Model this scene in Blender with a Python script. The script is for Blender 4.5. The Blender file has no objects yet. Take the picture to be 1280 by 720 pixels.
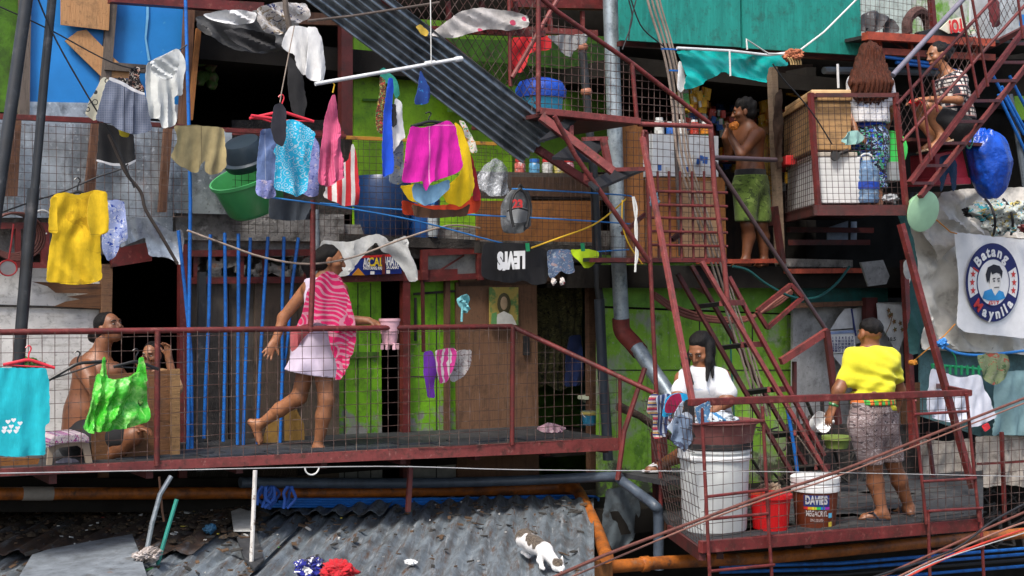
import bpy, bmesh, math, random
import numpy as np
from mathutils import Vector, Matrix, noise
from mathutils.geometry import delaunay_2d_cdt
import openvdb

SC = bpy.context.scene
COL = SC.collection
F, CZ = 1793.0, 4.2
RND = random.Random(7)
U = Vector((.8556, .5176, 0)); N = Vector((.5176, -.8556, 0)); Z = Vector((0, 0, 1))

def P(px, py, Y): return Vector(((px-640)/F*Y, Y, CZ+(360-py)/F*Y))
def D(px, s): return s/(.10638-2.952e-5*px)
def L(px, py, s): return P(px, py, D(px, s))      # a point of the photograph on facade layer s

# ------------------------------------------------------------------ objects
def fin(o, name, parent=None, m=None):
    o.name = name
    COL.objects.link(o)
    if parent is not None: o.parent = parent
    if m is not None:
        for mm in (m if isinstance(m, (list, tuple)) else [m]): o.data.materials.append(mm)
    return o
def tag(o, label, cat, group=None, kind=None):
    if label: o['label'] = label
    if cat: o['category'] = cat
    if group: o['group'] = group
    if kind: o['kind'] = kind
    return o
def thing(name, label, cat, group=None):
    o = bpy.data.objects.new(name, None); o.empty_display_size = .1
    COL.objects.link(o)
    return tag(o, label, cat, group)

class MB:
    """collects shapes, becomes ONE mesh object"""
    def __init__(s): s.v = []; s.f = []; s.uv = []; s.mi = []; s.m = 0
    def face(s, idx, uv=None):
        s.f.append(tuple(idx)); s.uv.append(uv); s.mi.append(s.m)
    def verts(s, vs):
        b = len(s.v); s.v.extend(Vector(v) for v in vs); return b
    def tube(s, pts, r, n=8, cap=True, flat=None):
        pts = [Vector(p) for p in pts]; k = len(pts)
        rs = r if isinstance(r, (list, tuple)) else [r]*k
        ref = None; rings = []; acc = 0
        for i, p in enumerate(pts):
            t = ((pts[min(i+1, k-1)]-p).normalized() + (p-pts[max(i-1, 0)]).normalized())
            if t.length < 1e-6: t = pts[min(i+1, k-1)]-pts[max(i-1, 0)]
            t.normalize()
            if ref is None: ref = Vector((0, 0, 1)) if abs(t.z) < .9 else Vector((1, 0, 0))
            a = (ref - t*ref.dot(t)).normalized(); b = t.cross(a); ref = a
            rings.append(s.verts(p + (a*math.cos(j*2*math.pi/n+math.pi/n) + b*math.sin(j*2*math.pi/n+math.pi/n))*rs[i] for j in range(n)))
        for i in range(k-1):
            l = (pts[i+1]-pts[i]).length
            for j in range(n):
                q = (j+1) % n
                s.face((rings[i]+j, rings[i]+q, rings[i+1]+q, rings[i+1]+j), [(j*.05, acc), (j*.05+.05, acc), (j*.05+.05, acc+l), (j*.05, acc+l)])
            acc += l
        if cap:
            s.face([rings[0]+j for j in range(n)][::-1]); s.face([rings[-1]+j for j in range(n)])
        return s
    def bar(s, a, b, w, h=None, up=None):
        a = Vector(a); b = Vector(b); h = h or w
        t = (b-a).normalized(); up = Vector(up) if up else (Z if abs(t.z) < .95 else N)
        x = t.cross(up).normalized(); y = x.cross(t)
        i = s.verts([p + x*sx*w/2 + y*sy*h/2 for p in (a, b) for sx, sy in ((-1, -1), (1, -1), (1, 1), (-1, 1))])
        for q in ((3, 2, 1, 0), (4, 5, 6, 7), (0, 1, 5, 4), (1, 2, 6, 5), (2, 3, 7, 6), (3, 0, 4, 7)): s.face([i+k for k in q])
        return s
    def box(s, c, x, y, z):
        c = Vector(c); x = Vector(x); y = Vector(y); z = Vector(z)
        i = s.verts([c+x*a+y*b+z*d for d in (-1, 1) for a, b in ((-1, -1), (1, -1), (1, 1), (-1, 1))])
        for q in ((3, 2, 1, 0), (4, 5, 6, 7), (0, 1, 5, 4), (1, 2, 6, 5), (2, 3, 7, 6), (3, 0, 4, 7)): s.face([i+k for k in q])
        return s
    def prism(s, front, off):
        """polygon (world points) extruded by vector off"""
        front = [Vector(p) for p in front]; n = len(front)
        o = front[0]
        uv = [((p-o).dot(U), p.z-o.z) for p in front]
        a = s.verts(front); b = s.verts(p+off for p in front)
        s.face([a+i for i in range(n)], uv); s.face([b+i for i in range(n)][::-1], uv[::-1])
        for i in range(n):
            j = (i+1) % n; s.face((a+j, a+i, b+i, b+j))
        return s
    def lathe(s, c, prof, n=24, ax=None, x=None, sq=1.0):
        c = Vector(c); ax = Vector(ax).normalized() if ax else Z
        x = Vector(x) if x else (Vector((1, 0, 0)) if abs(ax.x) < .9 else Vector((0, 1, 0)))
        x = (x-ax*x.dot(ax)).normalized(); y = ax.cross(x)
        rings = [s.verts(c + ax*h + (x*math.cos(j*2*math.pi/n) + y*sq*math.sin(j*2*math.pi/n))*r for j in range(n)) for r, h in prof]
        for i in range(len(prof)-1):
            for j in range(n):
                q = (j+1) % n
                s.face((rings[i]+j, rings[i]+q, rings[i+1]+q, rings[i+1]+j), [(j/n, prof[i][1]), ((j+1)/n, prof[i][1]), ((j+1)/n, prof[i+1][1]), (j/n, prof[i+1][1])])
        if prof[0][0] > 1e-4: s.face([rings[0]+j for j in range(n)][::-1])
        if prof[-1][0] > 1e-4: s.face([rings[-1]+j for j in range(n)])
        return s
    def build(s, name, m, parent=None, smooth=False, bevel=0, label=None):
        me = bpy.data.meshes.new(name)
        me.from_pydata([tuple(v) for v in s.v], [], s.f)
        uvl = me.uv_layers.new(name='UVMap'); k = 0
        for f, uv in zip(s.f, s.uv):
            for i, vi in enumerate(f):
                if uv: uvl.data[k].uv = uv[i]
                else: uvl.data[k].uv = (s.v[vi].dot(U), s.v[vi].z)
                k += 1
        ms = m if isinstance(m, (list, tuple)) else [m]
        if len(ms) > 1: me.polygons.foreach_set('material_index', s.mi)
        bm = bmesh.new(); bm.from_mesh(me); bmesh.ops.recalc_face_normals(bm, faces=bm.faces)
        if bevel:
            bmesh.ops.bevel(bm, geom=[e for e in bm.edges if len(e.link_faces) == 2 and e.calc_face_angle(0) > .6], offset=bevel, segments=2, affect='EDGES', profile=.6)
        bm.to_mesh(me); bm.free()
        if smooth:
            me.polygons.foreach_set('use_smooth', [True]*len(me.polygons)); me.set_sharp_from_angle(angle=math.radians(42))
        o = fin(bpy.data.objects.new(name, me), name, parent, ms)
        if label: o['label'] = label
        return o

def pp(pts, s):
    return [L(p[0], p[1], p[2] if len(p) > 2 else s) for p in pts]
def slab(name, poly, s, m, parent=None, th=.02, bevel=0, label=None):
    return MB().prism(pp(poly, s), -N*th).build(name, m, parent, bevel=bevel, label=label)
def rect(x0, y0, x1, y1): return [(x0, y0), (x1, y0), (x1, y1), (x0, y1)]
def smoothline(pts, k=6):
    """Catmull-Rom through px points (tuples of any length)"""
    out = []; n = len(pts)
    for i in range(n-1):
        p0, p1, p2, p3 = pts[max(i-1, 0)], pts[i], pts[i+1], pts[min(i+2, n-1)]
        for j in range(k):
            t = j/k
            out.append(tuple(.5*((2*b)+(c-a)*t+(2*a-5*b+4*c-d)*t*t+(3*b-a-3*c+d)*t**3) for a, b, c, d in zip(p0, p1, p2, p3)))
    out.append(tuple(pts[-1])); return out
def pipe(name, pts, s, r, m, parent=None, n=8, curve=0, label=None):
    if curve: pts = smoothline(pts, curve)
    return MB().tube(pp(pts, s), r, n).build(name, m, parent, smooth=True, label=label)
def beam(name, a, b, s, w, m, parent=None, h=None):
    a, b = pp([a, b], s); return MB().bar(a, b, w, h or w, up=N).build(name, m, parent, bevel=.003)

def grid_lines(poly, s, du, dv, diag=False):
    """wire lines clipped to a px polygon on layer s -> list of (a,b)"""
    pts = pp(poly, s); o = pts[0]
    q = [((p-o).dot(U), p.z-o.z) for p in pts]; n = len(q); out = []
    def clip(ox, oy, dx, dy):
        ts = []
        for i in range(n):
            (x1, y1), (x2, y2) = q[i], q[(i+1) % n]
            den = dx*(y2-y1)-dy*(x2-x1)
            if abs(den) < 1e-9: continue
            t = ((x1-ox)*(y2-y1)-(y1-oy)*(x2-x1))/den
            w = ((x1-ox)*dy-(y1-oy)*dx)/den
            if 0 <= w < 1: ts.append(t)
        ts.sort()
        for i in range(0, len(ts)-1, 2):
            a, b = ts[i], ts[i+1]
            if b-a > .01:
                out.append((o+U*(ox+dx*a)+Z*(oy+dy*a), o+U*(ox+dx*b)+Z*(oy+dy*b), (dx, dy)))
    x0, x1 = min(a for a, b in q), max(a for a, b in q); y0, y1 = min(b for a, b in q), max(b for a, b in q)
    if not diag:
        x = x0+du*.4
        while x < x1: clip(x+RND.uniform(-.003, .003), y0-1, RND.uniform(-.004, .004), 1); x += du
        y = y0+dv*.4
        while y < y1: clip(x0-1, y+RND.uniform(-.003, .003), 1, RND.uniform(-.002, .002)); y += dv
    else:
        h = y1-y0; w = x1-x0; c = x0-h
        while c < x1+h:
            clip(c, y0-.5, .72, 1); clip(c, y0-.5, -.72, 1); c += du
    return out
def wire_mesh(poly, s, m, parent=None, du=.075, dv=.075, r=.0026, diag=False, name='wire_mesh'):
    b = MB()
    for a, c, d in grid_lines(poly, s, du, dv, diag):
        o = N*(r*1.6 if (abs(d[0]) > .5 if not diag else d[0] > 0) else 0); ln = (c-a).length; k = max(1, int(ln/.3)); j = .0045
        pts = [a.lerp(c, i/k)+o+(N*RND.uniform(-j, j)*1.6+U*RND.uniform(-j, j)+Z*RND.uniform(-j, j) if 0 < i < k else Vector((0, 0, 0))) for i in range(k+1)]
        if k > 4 and RND.random() < .05: h_ = RND.randrange(1, k-1); b.tube(pts[:h_+1], r, 4); pts = pts[h_+1:]
        if len(pts) > 1: b.tube(pts, r, 4)
    return b.build(name, m, parent)

def inpoly(x, y, q):
    c = False; j = len(q)-1
    for i in range(len(q)):
        if (q[i][1] > y) != (q[j][1] > y) and x < (q[j][0]-q[i][0])*(y-q[i][1])/(q[j][1]-q[i][1])+q[i][0]: c = not c
        j = i
    return c
def cloth(name, poly, s, m, parent=None, fold=.018, freq=26, th=.005, bulge=0, seed=0, step=3.2, jit=.5, lean=0, wav=.35, dirn=(1, 0), rough=.006, yaw=0):
    """hanging fabric: px outline on layer s, triangulated inside, folded in depth, with thickness"""
    rr = random.Random(seed*77+len(poly)); edge = []
    q = []
    for a, b in zip(poly, poly[1:]+poly[:1]):
        w = min(.16, 2.2/max(1e-3, math.hypot(a[0]-b[0], a[1]-b[1])))
        q += [tuple(a[k]*(1-w)+b[k]*w for k in (0, 1)), tuple(a[k]*w+b[k]*(1-w) for k in (0, 1))]
    poly = q
    n = len(poly)
    for i in range(n):
        (xa, ya), (xb, yb) = poly[i][:2], poly[(i+1) % n][:2]
        k = max(1, int(math.hypot(xb-xa, yb-ya)/step))
        for j in range(k):
            t = j/k; jx = jit if j else 0
            edge.append((xa+(xb-xa)*t+rr.uniform(-jx, jx), ya+(yb-ya)*t+rr.uniform(-jx, jx)))
    x0, x1 = min(e[0] for e in edge), max(e[0] for e in edge); y0, y1 = min(e[1] for e in edge), max(e[1] for e in edge)
    pts = list(edge); y = y0+step*.6; row = 0
    while y < y1:
        x = x0+(step/2 if row % 2 else step*.3)
        while x < x1:
            if inpoly(x, y, edge) and min((x-e[0])**2+(y-e[1])**2 for e in edge) > (step*.55)**2: pts.append((x, y))
            x += step
        y += step*.87; row += 1
    ne = len(edge)
    vs, es, fs, ov, oe, of = delaunay_2d_cdt([Vector(p) for p in pts], [], [list(range(ne))], 1, 1e-4)
    cx = (x0+x1)/2; w2 = max(1, (x1-x0)/2); hh = max(1, y1-y0)
    base = L(cx, y0, s); sc = D(cx, s)/F
    front = []; uv = []
    for v in vs:
        u_, v_ = (v.x-x0)*sc, (y1-v.y)*sc
        a = u_*dirn[0]+v_*dirn[1]
        ramp = .3+.7*(v.y-y0)/hh
        wp = noise.noise(Vector((u_*6, v_*4, seed*3.7)))
        ar = u_*dirn[1]-v_*dirn[0]; w2_ = noise.noise(Vector((a*3, ar*2.2, seed*3.7)))
        f1 = freq*a+w2_*4.2+seed; s1 = math.sin(f1); s2 = math.sin(freq*2.3*a+w2_*7+seed*2+ar*3)
        d = fold*ramp*(1.25*(.5-abs(s1)**.7)*(.6+.8*noise.noise(Vector((a*5, ar*1.6, seed+5))+Vector((3, 3, 3))))+.8*s1*.6)+fold*.42*ramp*s2
        d += fold*.8*(.25-abs(noise.noise(Vector((a*13+ar*2.5, ar*3.4, seed*1.3)))))+fold*wav*.5*math.sin(ar*17+a*9+w2_*6)
        d += rough*.5*(.3-abs(noise.noise(Vector((u_*34+v_*9, v_*17, seed)))))
        dy = yaw*(v.x-cx)/w2+bulge*(1-((v.x-cx)/w2)**2)
        front.append(L(v.x, v.y, s)+N*d+Vector((0, -dy, 0))); uv.append((u_, v_))
    b = MB(); A = b.verts(front); B = b.verts(p-N*th for p in front)
    cnt = {}
    for f in fs:
        b.face([A+i for i in f], [uv[i] for i in f]); b.face([B+i for i in reversed(f)], [uv[i] for i in reversed(f)])
        for i in range(len(f)):
            e = (f[i], f[(i+1) % len(f)]); k = (min(e), max(e)); cnt[k] = None if k in cnt else e
    for e in cnt.values():
        if e: i, j = e; b.face((A+j, A+i, B+i, B+j), [uv[j], uv[i], uv[i], uv[j]])
    return b.build(name, m, parent, smooth=True)

# ------------------------------------------------------------------ bodies: a smooth signed distance field made into one skin
BIG = .06
def nrm(v): return Vector(v).normalized()
def cap(a, b, ra, rb=None, k=.02, w=None, q=1.0):
    """tapered limb; w = direction that is narrowed by factor q"""
    return ('c', Vector(a), Vector(b), ra, ra if rb is None else rb, k, Vector(w).normalized() if w else None, q)
def ell(c, r, k=.02, x=(1, 0, 0), y=(0, 1, 0), z=(0, 0, 1)):
    return ('e', Vector(c), (Vector(x).normalized(), Vector(y).normalized(), Vector(z).normalized()), r, k)
def sdf_mesh(name, prims, m, parent=None, vox=.008, cuts=(), fold=None, label=None, keep=None):
    lo = np.array([1e9]*3); hi = -lo; bb = []
    for p in prims:
        if p[0] == 'c':
            R = max(p[3], p[4]); a = np.minimum(p[1], p[2])-R; b = np.maximum(p[1], p[2])+R
        else:
            R = max(p[3]); a = np.array(p[1])-R; b = np.array(p[1])+R
        bb.append((a, b)); lo = np.minimum(lo, a); hi = np.maximum(hi, b)
    pad = .03; lo = lo-pad; hi = hi+pad
    n = np.ceil((hi-lo)/vox).astype(int)+1
    arr = np.full(n, BIG, np.float32)
    for p, (a, b) in zip(prims, bb):
        i0 = np.maximum(((a-pad-lo)/vox).astype(int), 0); i1 = np.minimum(((b+pad-lo)/vox).astype(int)+2, n)
        X, Y, W = np.meshgrid(*[np.arange(i0[d], i1[d], dtype=np.float32)*vox+np.float32(lo[d]) for d in range(3)], indexing='ij')
        if p[0] == 'c':
            _, A, B, ra, rb, k, w, q = p
            dx, dy, dz = X-A.x, Y-A.y, W-A.z; ba = B-A; l2 = max(ba.length_squared, 1e-9)
            t = np.clip((dx*ba.x+dy*ba.y+dz*ba.z)/l2, 0, 1)
            dx -= t*ba.x; dy -= t*ba.y; dz -= t*ba.z
            if w is not None:
                e = (dx*w.x+dy*w.y+dz*w.z)*(1/q-1)
                dx += e*w.x; dy += e*w.y; dz += e*w.z
            d = (np.sqrt(dx*dx+dy*dy+dz*dz)-(ra+(rb-ra)*t))*(q if w is not None else 1)
        else:
            _, c, (ex, ey, ez), r, k = p
            dx, dy, dz = X-c.x, Y-c.y, W-c.z
            qx = (dx*ex.x+dy*ex.y+dz*ex.z)/r[0]; qy = (dx*ey.x+dy*ey.y+dz*ey.z)/r[1]; qz = (dx*ez.x+dy*ez.y+dz*ez.z)/r[2]
            k0 = np.sqrt(qx*qx+qy*qy+qz*qz); k1 = np.sqrt((qx/r[0])**2+(qy/r[1])**2+(qz/r[2])**2)+1e-6
            d = k0*(k0-1)/k1
        sl = tuple(slice(i0[d_], i1[d_]) for d_ in range(3)); o = arr[sl]
        h = np.maximum(k-np.abs(o-d), 0)/k
        arr[sl] = np.minimum(o, d)-h*h*k*.25
    if cuts or fold:
        X, Y, W = np.meshgrid(*[np.arange(n[d], dtype=np.float32)*vox+np.float32(lo[d]) for d in range(3)], indexing='ij')
        if fold: arr += fold(X, Y, W).astype(np.float32)
        for pt, nn in cuts:
            nn = Vector(nn).normalized()
            arr = np.maximum(arr, (X-pt[0])*nn.x+(Y-pt[1])*nn.y+(W-pt[2])*nn.z)
    arr = np.clip(arr, -BIG, BIG)
    g = openvdb.FloatGrid(BIG); g.copyFromArray(np.ascontiguousarray(arr, dtype=np.float32))
    pts, quads = g.convertToQuads(isovalue=0.0)
    me = bpy.data.meshes.new(name)
    me.from_pydata((pts*vox+lo).tolist(), [], quads[:, ::-1].tolist())
    me.polygons.foreach_set('use_smooth', [True]*len(me.polygons))
    uvl = me.uv_layers.new(name='UVMap')
    co = np.array([v.co for v in me.vertices]) if len(me.vertices) else np.zeros((0, 3))
    li = np.zeros(len(me.loops), dtype=np.int32); me.loops.foreach_get('vertex_index', li)
    if len(co):
        u = co@np.array(U); uvl.data.foreach_set('uv', np.stack([u[li]-u.min(), co[li, 2]-co[:, 2].min()], 1).astype(np.float32).ravel())
    o = fin(bpy.data.objects.new(name, me), name, parent, m)
    if label: o['label'] = label
    return o
def folds(amp, seed=0, f=34, up=.35):
    r = random.Random(seed); ks = [(Vector((r.uniform(-1, 1), r.uniform(-1, 1), r.uniform(-up, up)+r.choice((-1, 1))*up*.6)).normalized()*f*r.uniform(.6, 1.7), r.uniform(0, 6)) for _ in range(5)]
    def fn(X, Y, W):
        o = 0
        for i, (k, ph) in enumerate(ks):
            wv = .8*np.sin(9*X+ph*2)+.8*np.sin(11*W+ph)
            o = o+amp/(1+.3*i)*np.sin(k.x*X+k.y*Y+k.z*W+ph+wv)
        return o*.6
    return fn

def hand(wrist, d, pn, thumb, curl=.5, L0=.085, sp=.16):
    """palm, four unequal bent fingers and a side thumb; d: along hand, pn: palm normal, thumb: direction of thumb side"""
    d = nrm(d); pn = nrm(Vector(pn)-d*Vector(pn).dot(d)); t = nrm(Vector(thumb)-d*Vector(thumb).dot(d)-pn*Vector(thumb).dot(pn))
    w = Vector(wrist); out = [cap(w, w+d*.04, .024, .03, .02, pn, .55), cap(w+d*.03, w+d*L0, .033, .036, .015, pn, .42)]
    for i, (off, ln) in enumerate(((.027, .066), (.009, .075), (-.009, .07), (-.026, .054))):
        b = w+d*(L0-.006)+t*off; dd = nrm(d+t*off*sp/.027)
        for j in range(3):
            seg = ln*(.45, .32, .26)[j]; e = b+dd*seg
            out.append(cap(b, e, .0095-.001*j, .009-.001*j, .004)); b = e
            dd = nrm(dd*math.cos(curl)+pn*math.sin(curl))
    b = w+d*.028+t*.026; dd = nrm(d*.62+t*.75+pn*.25)
    e = b+dd*.04; out.append(cap(b, e, .013, .0105, .01)); out.append(cap(e, e+nrm(dd+d*.6)*.03, .0105, .0085, .005))
    return out
def foot(ankle, toe, up=(0, 0, 1), ln=.2, side=None):
    a = Vector(ankle); d = nrm(toe); up = nrm(Vector(up)-d*Vector(up).dot(d)); sd = d.cross(up)
    heel = a-d*.035-up*.045; ball = a+d*(ln-.085)-up*.055
    out = [cap(a, heel, .032, .028, .03), cap(a-up*.012, ball+up*.012, .034, .03, .03, up, .8), cap(heel-up*.0, ball, .024, .034, .02, up, .6)]
    for i in range(5):
        o = (i-2)*.0165; l = (.045, .042, .038, .034, .028)[i]
        out.append(cap(ball+sd*o, ball+sd*o*1.15+d*l-up*.004, .0105-.0008*i, .0085, .006))
    return out
def head(c, f, up, h=.215):
    """skull, jaw, nose, brow, lips and ears around centre c, looking along f; returns prims and a frame"""
    c = Vector(c); f = nrm(f); up = nrm(Vector(up)-f*Vector(up).dot(f)); r = f.cross(up); k = h/.215
    at = lambda x, y, z: c+(r*x+f*y+up*z)*k
    E = lambda x, y, z, a, b, d, kk=.02: ell(at(x, y, z), (a*k, b*k, d*k), kk, r, f, up)
    pr = [E(0, -.008, .025, .073, .092, .083, .02), E(0, .028, -.03, .058, .062, .07, .03), E(0, .045, -.075, .034, .036, .03, .03),
          cap(at(0, .088, .018), at(0, .107, -.02), .008*k, .013*k, .012), E(-.013, .095, -.024, .009, .01, .008, .008), E(.013, .095, -.024, .009, .01, .008, .008),
          cap(at(-.035, .076, .03), at(.035, .076, .03), .011*k, .011*k, .015), E(0, .088, -.052, .022, .011, .0085, .008), E(0, .085, -.064, .019, .011, .008, .006),
          E(-.045, .055, -.02, .022, .025, .02, .02), E(.045, .055, -.02, .022, .025, .02, .02)]
    for s in (-1, 1):
        pr += [E(s*.074, -.008, -.005, .011, .02, .031, .008), E(s*.077, .0, -.028, .008, .01, .011, .006)]
    return pr, at, (r, f, up), k
def face_parts(at, fr, k, person, mats, smile=False):
    r, f, up = fr
    for s in (-1, 1):
        b = MB(); ellmesh(b, at(s*.031, .0805, .008), (.0125*k, .0075*k, .0045*k), fr); b.build('eye', mats[0], person, True)
        b = MB(); ellmesh(b, at(s*.031, .0855, .008), (.0064*k, .004*k, .0052*k), fr); b.build('iris', mats[1], person, True)
        b = MB().tube([at(s*.014, .0925, .027), at(s*.03, .0915, .033), at(s*.05, .079, .026)], [.0028*k, .0042*k, .002*k], 6); b.build('eyebrow', mats[1], person, True)
    b = MB().tube([at(-.023, .088, -.056), at(-.01, .0965, -.0585), at(.01, .0965, -.0585), at(.023, .088, -.056)], [.003*k, .006*k, .006*k, .003*k], 6); b.build('lips', mats[2], person, True)
def ellmesh(b, c, r, fr, n=12, m=8):
    c = Vector(c); x, y, z = fr; rings = []
    for i in range(m+1):
        th = math.pi*i/m
        rings.append(b.verts(c+z*r[2]*math.cos(th)+(x*r[0]*math.cos(2*math.pi*j/n)+y*r[1]*math.sin(2*math.pi*j/n))*max(math.sin(th), .02) for j in range(n)))
    for i in range(m):
        for j in range(n):
            q = (j+1) % n; b.face((rings[i]+j, rings[i+1]+j, rings[i+1]+q, rings[i]+q))
    return b

# ------------------------------------------------------------------ lettering
def text_mesh(body, size, bold=.0):
    cu = bpy.data.curves.new('lettering', 'FONT'); cu.body = body; cu.size = size; cu.offset = bold; cu.extrude = .0012; cu.resolution_u = 3
    o = bpy.data.objects.new('lettering', cu); COL.objects.link(o)
    dg = bpy.context.evaluated_depsgraph_get(); me = bpy.data.meshes.new_from_object(o.evaluated_get(dg))
    bpy.data.objects.remove(o); bpy.data.curves.remove(cu)
    v = [tuple(x.co) for x in me.vertices]; f = [tuple(p.vertices) for p in me.polygons]; bpy.data.meshes.remove(me)
    return v, f
def put_text(b, body, size, o, x, y, bold=0, center=True, width=None):
    v, f = text_mesh(body, size, bold)
    if not v: return
    o = Vector(o); x = Vector(x).normalized(); y = Vector(y).normalized(); n = x.cross(y)
    lo, hi = min(a[0] for a in v), max(a[0] for a in v); k = width/(hi-lo) if width else 1
    cx = (lo+hi)/2 if center else lo
    i = b.verts(o+x*(a[0]-cx)*k+y*a[1]+n*a[2] for a in v)
    for q in f: b.face([i+j for j in q])
SKY, SUN, EXPO = .125, 2.0, 1.08
# ------------------------------------------------------------------ materials
class NT:
    def __init__(s, name):
        s.m = bpy.data.materials.new(name); s.m.use_nodes = True; s.t = s.m.node_tree; s.t.nodes.clear()
        s.out = s.n('ShaderNodeOutputMaterial'); s.b = s.n('ShaderNodeBsdfPrincipled'); s.l(s.b.outputs[0], s.out.inputs[0])
        s.tc = s.n('ShaderNodeTexCoord')
    def n(s, k, **kw):
        x = s.t.nodes.new(k)
        for a, v in kw.items(): setattr(x, a, v)
        return x
    def l(s, a, b): s.t.links.new(a, b)
    def put(s, sock, v):
        if isinstance(v, bpy.types.NodeSocket): s.l(v, sock)
        else:
            if isinstance(v, (tuple, list)) and len(v) == 3 and sock.type == 'RGBA': v = (*v, 1)
            sock.default_value = v
    def math(s, op, a, b=0.0, c=None):
        x = s.n('ShaderNodeMath', operation=op); s.put(x.inputs[0], a); s.put(x.inputs[1], b)
        if c is not None: s.put(x.inputs[2], c)
        return x.outputs[0]
    def mix(s, f, a, b, mode='MIX'):
        x = s.n('ShaderNodeMix', data_type='RGBA', blend_type=mode); x.clamp_factor = True
        s.put(x.inputs[0], f); s.put(x.inputs[6], a); s.put(x.inputs[7], b); return x.outputs[2]
    def map(s, scale=(1, 1, 1), loc=(0, 0, 0), rot=(0, 0, 0), co='Object'):
        x = s.n('ShaderNodeMapping'); s.l(s.tc.outputs[co], x.inputs[0])
        x.inputs[1].default_value = loc; x.inputs[2].default_value = rot; x.inputs[3].default_value = scale; return x.outputs[0]
    def noise(s, scale, detail=4, vec=None, stretch=(1, 1, 1), rough=.6, dist=0, co='Object', loc=(0, 0, 0)):
        x = s.n('ShaderNodeTexNoise'); s.l(vec or s.map(stretch, loc, co=co), x.inputs['Vector'])
        x.inputs['Scale'].default_value = scale; x.inputs['Detail'].default_value = detail; x.inputs['Roughness'].default_value = rough; x.inputs['Distortion'].default_value = dist
        return x.outputs[0]
    def ramp(s, v, lo, hi):
        x = s.n('ShaderNodeMapRange'); x.clamp = True; s.put(x.inputs[0], v); x.inputs[1].default_value = lo; x.inputs[2].default_value = hi; return x.outputs[0]
    def xyz(s, co='UV'):
        x = s.n('ShaderNodeSeparateXYZ'); s.l(s.tc.outputs[co], x.inputs[0]); return x.outputs
    def voro(s, scale, co='UV', feature='F1', rnd=1.0, stretch=(1, 1, 1)):
        x = s.n('ShaderNodeTexVoronoi', feature=feature); s.l(s.map(stretch, co=co), x.inputs['Vector']); x.inputs['Scale'].default_value = scale; x.inputs['Randomness'].default_value = rnd
        return x.outputs
    def done(s, col, rough=.7, metal=0, spec=.4, bump=None, bd=.01, val=None, sheen=0, alpha=None, trans=0):
        if val: col = s.mix(1, col, s.valmul(*val), 'MULTIPLY')
        s.put(s.b.inputs['Base Color'], col); s.put(s.b.inputs['Roughness'], rough); s.put(s.b.inputs['Metallic'], metal)
        s.b.inputs['Specular IOR Level'].default_value = spec
        if sheen: s.b.inputs['Sheen Weight'].default_value = sheen
        if trans: s.b.inputs['Transmission Weight'].default_value = trans
        if alpha is not None: s.put(s.b.inputs['Alpha'], alpha)
        if bump is not None:
            x = s.n('ShaderNodeBump'); x.inputs['Strength'].default_value = 1; x.inputs['Distance'].default_value = bd
            s.l(bump, x.inputs['Height']); s.l(x.outputs[0], s.b.inputs['Normal'])
        return s.m
    def valmul(s, amp, scale, stretch=(1, 1, 1), lo=.3, hi=.7):
        f = s.ramp(s.noise(scale, 6, stretch=stretch), lo, hi)
        x = s.n('ShaderNodeMix', data_type='RGBA'); s.l(f, x.inputs[0]); x.inputs[6].default_value = (1-amp, 1-amp, 1-amp, 1); x.inputs[7].default_value = (1+amp*.5, 1+amp*.5, 1+amp*.5, 1)
        return x.outputs[2]

_M = {}
def plain(name, col, rough=.6, metal=0, var=.25, scale=9, layers=(), bump=.002, bscale=60, spec=.4, stretch=(1, 1, 1), sheen=0, low=None, streak=None):
    """base colour with worn value noise and layers (colour, scale, lo, hi, stretch)"""
    if name in _M: return _M[name]
    g = NT(name); c = g.mix(1, col, g.valmul(var, scale, stretch), 'MULTIPLY'); r = rough
    for i, l in enumerate(layers):
        lc, ls, lo, hi = l[:4]; st = l[4] if len(l) > 4 else (1, 1, 1)
        f = g.ramp(g.noise(ls, 7, stretch=st, rough=.65, loc=(i*3.1, i*1.7, 0)), lo, hi); c = g.mix(f, c, lc)
        if len(l) > 5:
            x = g.n('ShaderNodeMix'); g.put(x.inputs[0], f); g.put(x.inputs[2], r); x.inputs[3].default_value = l[5]; r = x.outputs[0]
            if metal and not isinstance(metal, bpy.types.NodeSocket) and l[5] >= .8: metal = g.math('MULTIPLY', g.math('SUBTRACT', 1, f), metal)
    if var >= .28 and bump:
        f = g.math('MULTIPLY', g.ramp(g.noise(6.5, 9, rough=.72, loc=(11, 5, 3)),   .53, .7), .55); c = g.mix(f, c, (.022, .018, .014))
        f = g.math('MULTIPLY', g.ramp(g.noise(38, 4, rough=.6, loc=(2, 9, 5)), .58, .7), .4); c = g.mix(f, c, (.03, .025, .02))
    if streak:
        f = g.math('MULTIPLY', g.ramp(g.noise(9, 5, stretch=(2.4, 2.4, .16), loc=(7, 2, 1)), .55, .74), streak[1]); c = g.mix(f, c, streak[0])
    if low:
        zz = g.math('DIVIDE', g.math('SUBTRACT', low[0], g.xyz('Object')[2]), low[1])
        f = g.ramp(g.math('ADD', zz, g.math('MULTIPLY', g.math('SUBTRACT', g.noise(5, 7, rough=.7, loc=(4, 4, 4)), .5), 4)), 0, .35); c = g.mix(f, c, g.mix(g.noise(14, 4), tuple(x*.55 for x in low[2]), tuple(x*1.3 for x in low[2])))
    _M[name] = g.done(c, r, metal, spec, g.noise(bscale, 5, stretch=stretch) if bump else None, bump, sheen=sheen)
    return _M[name]
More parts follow.
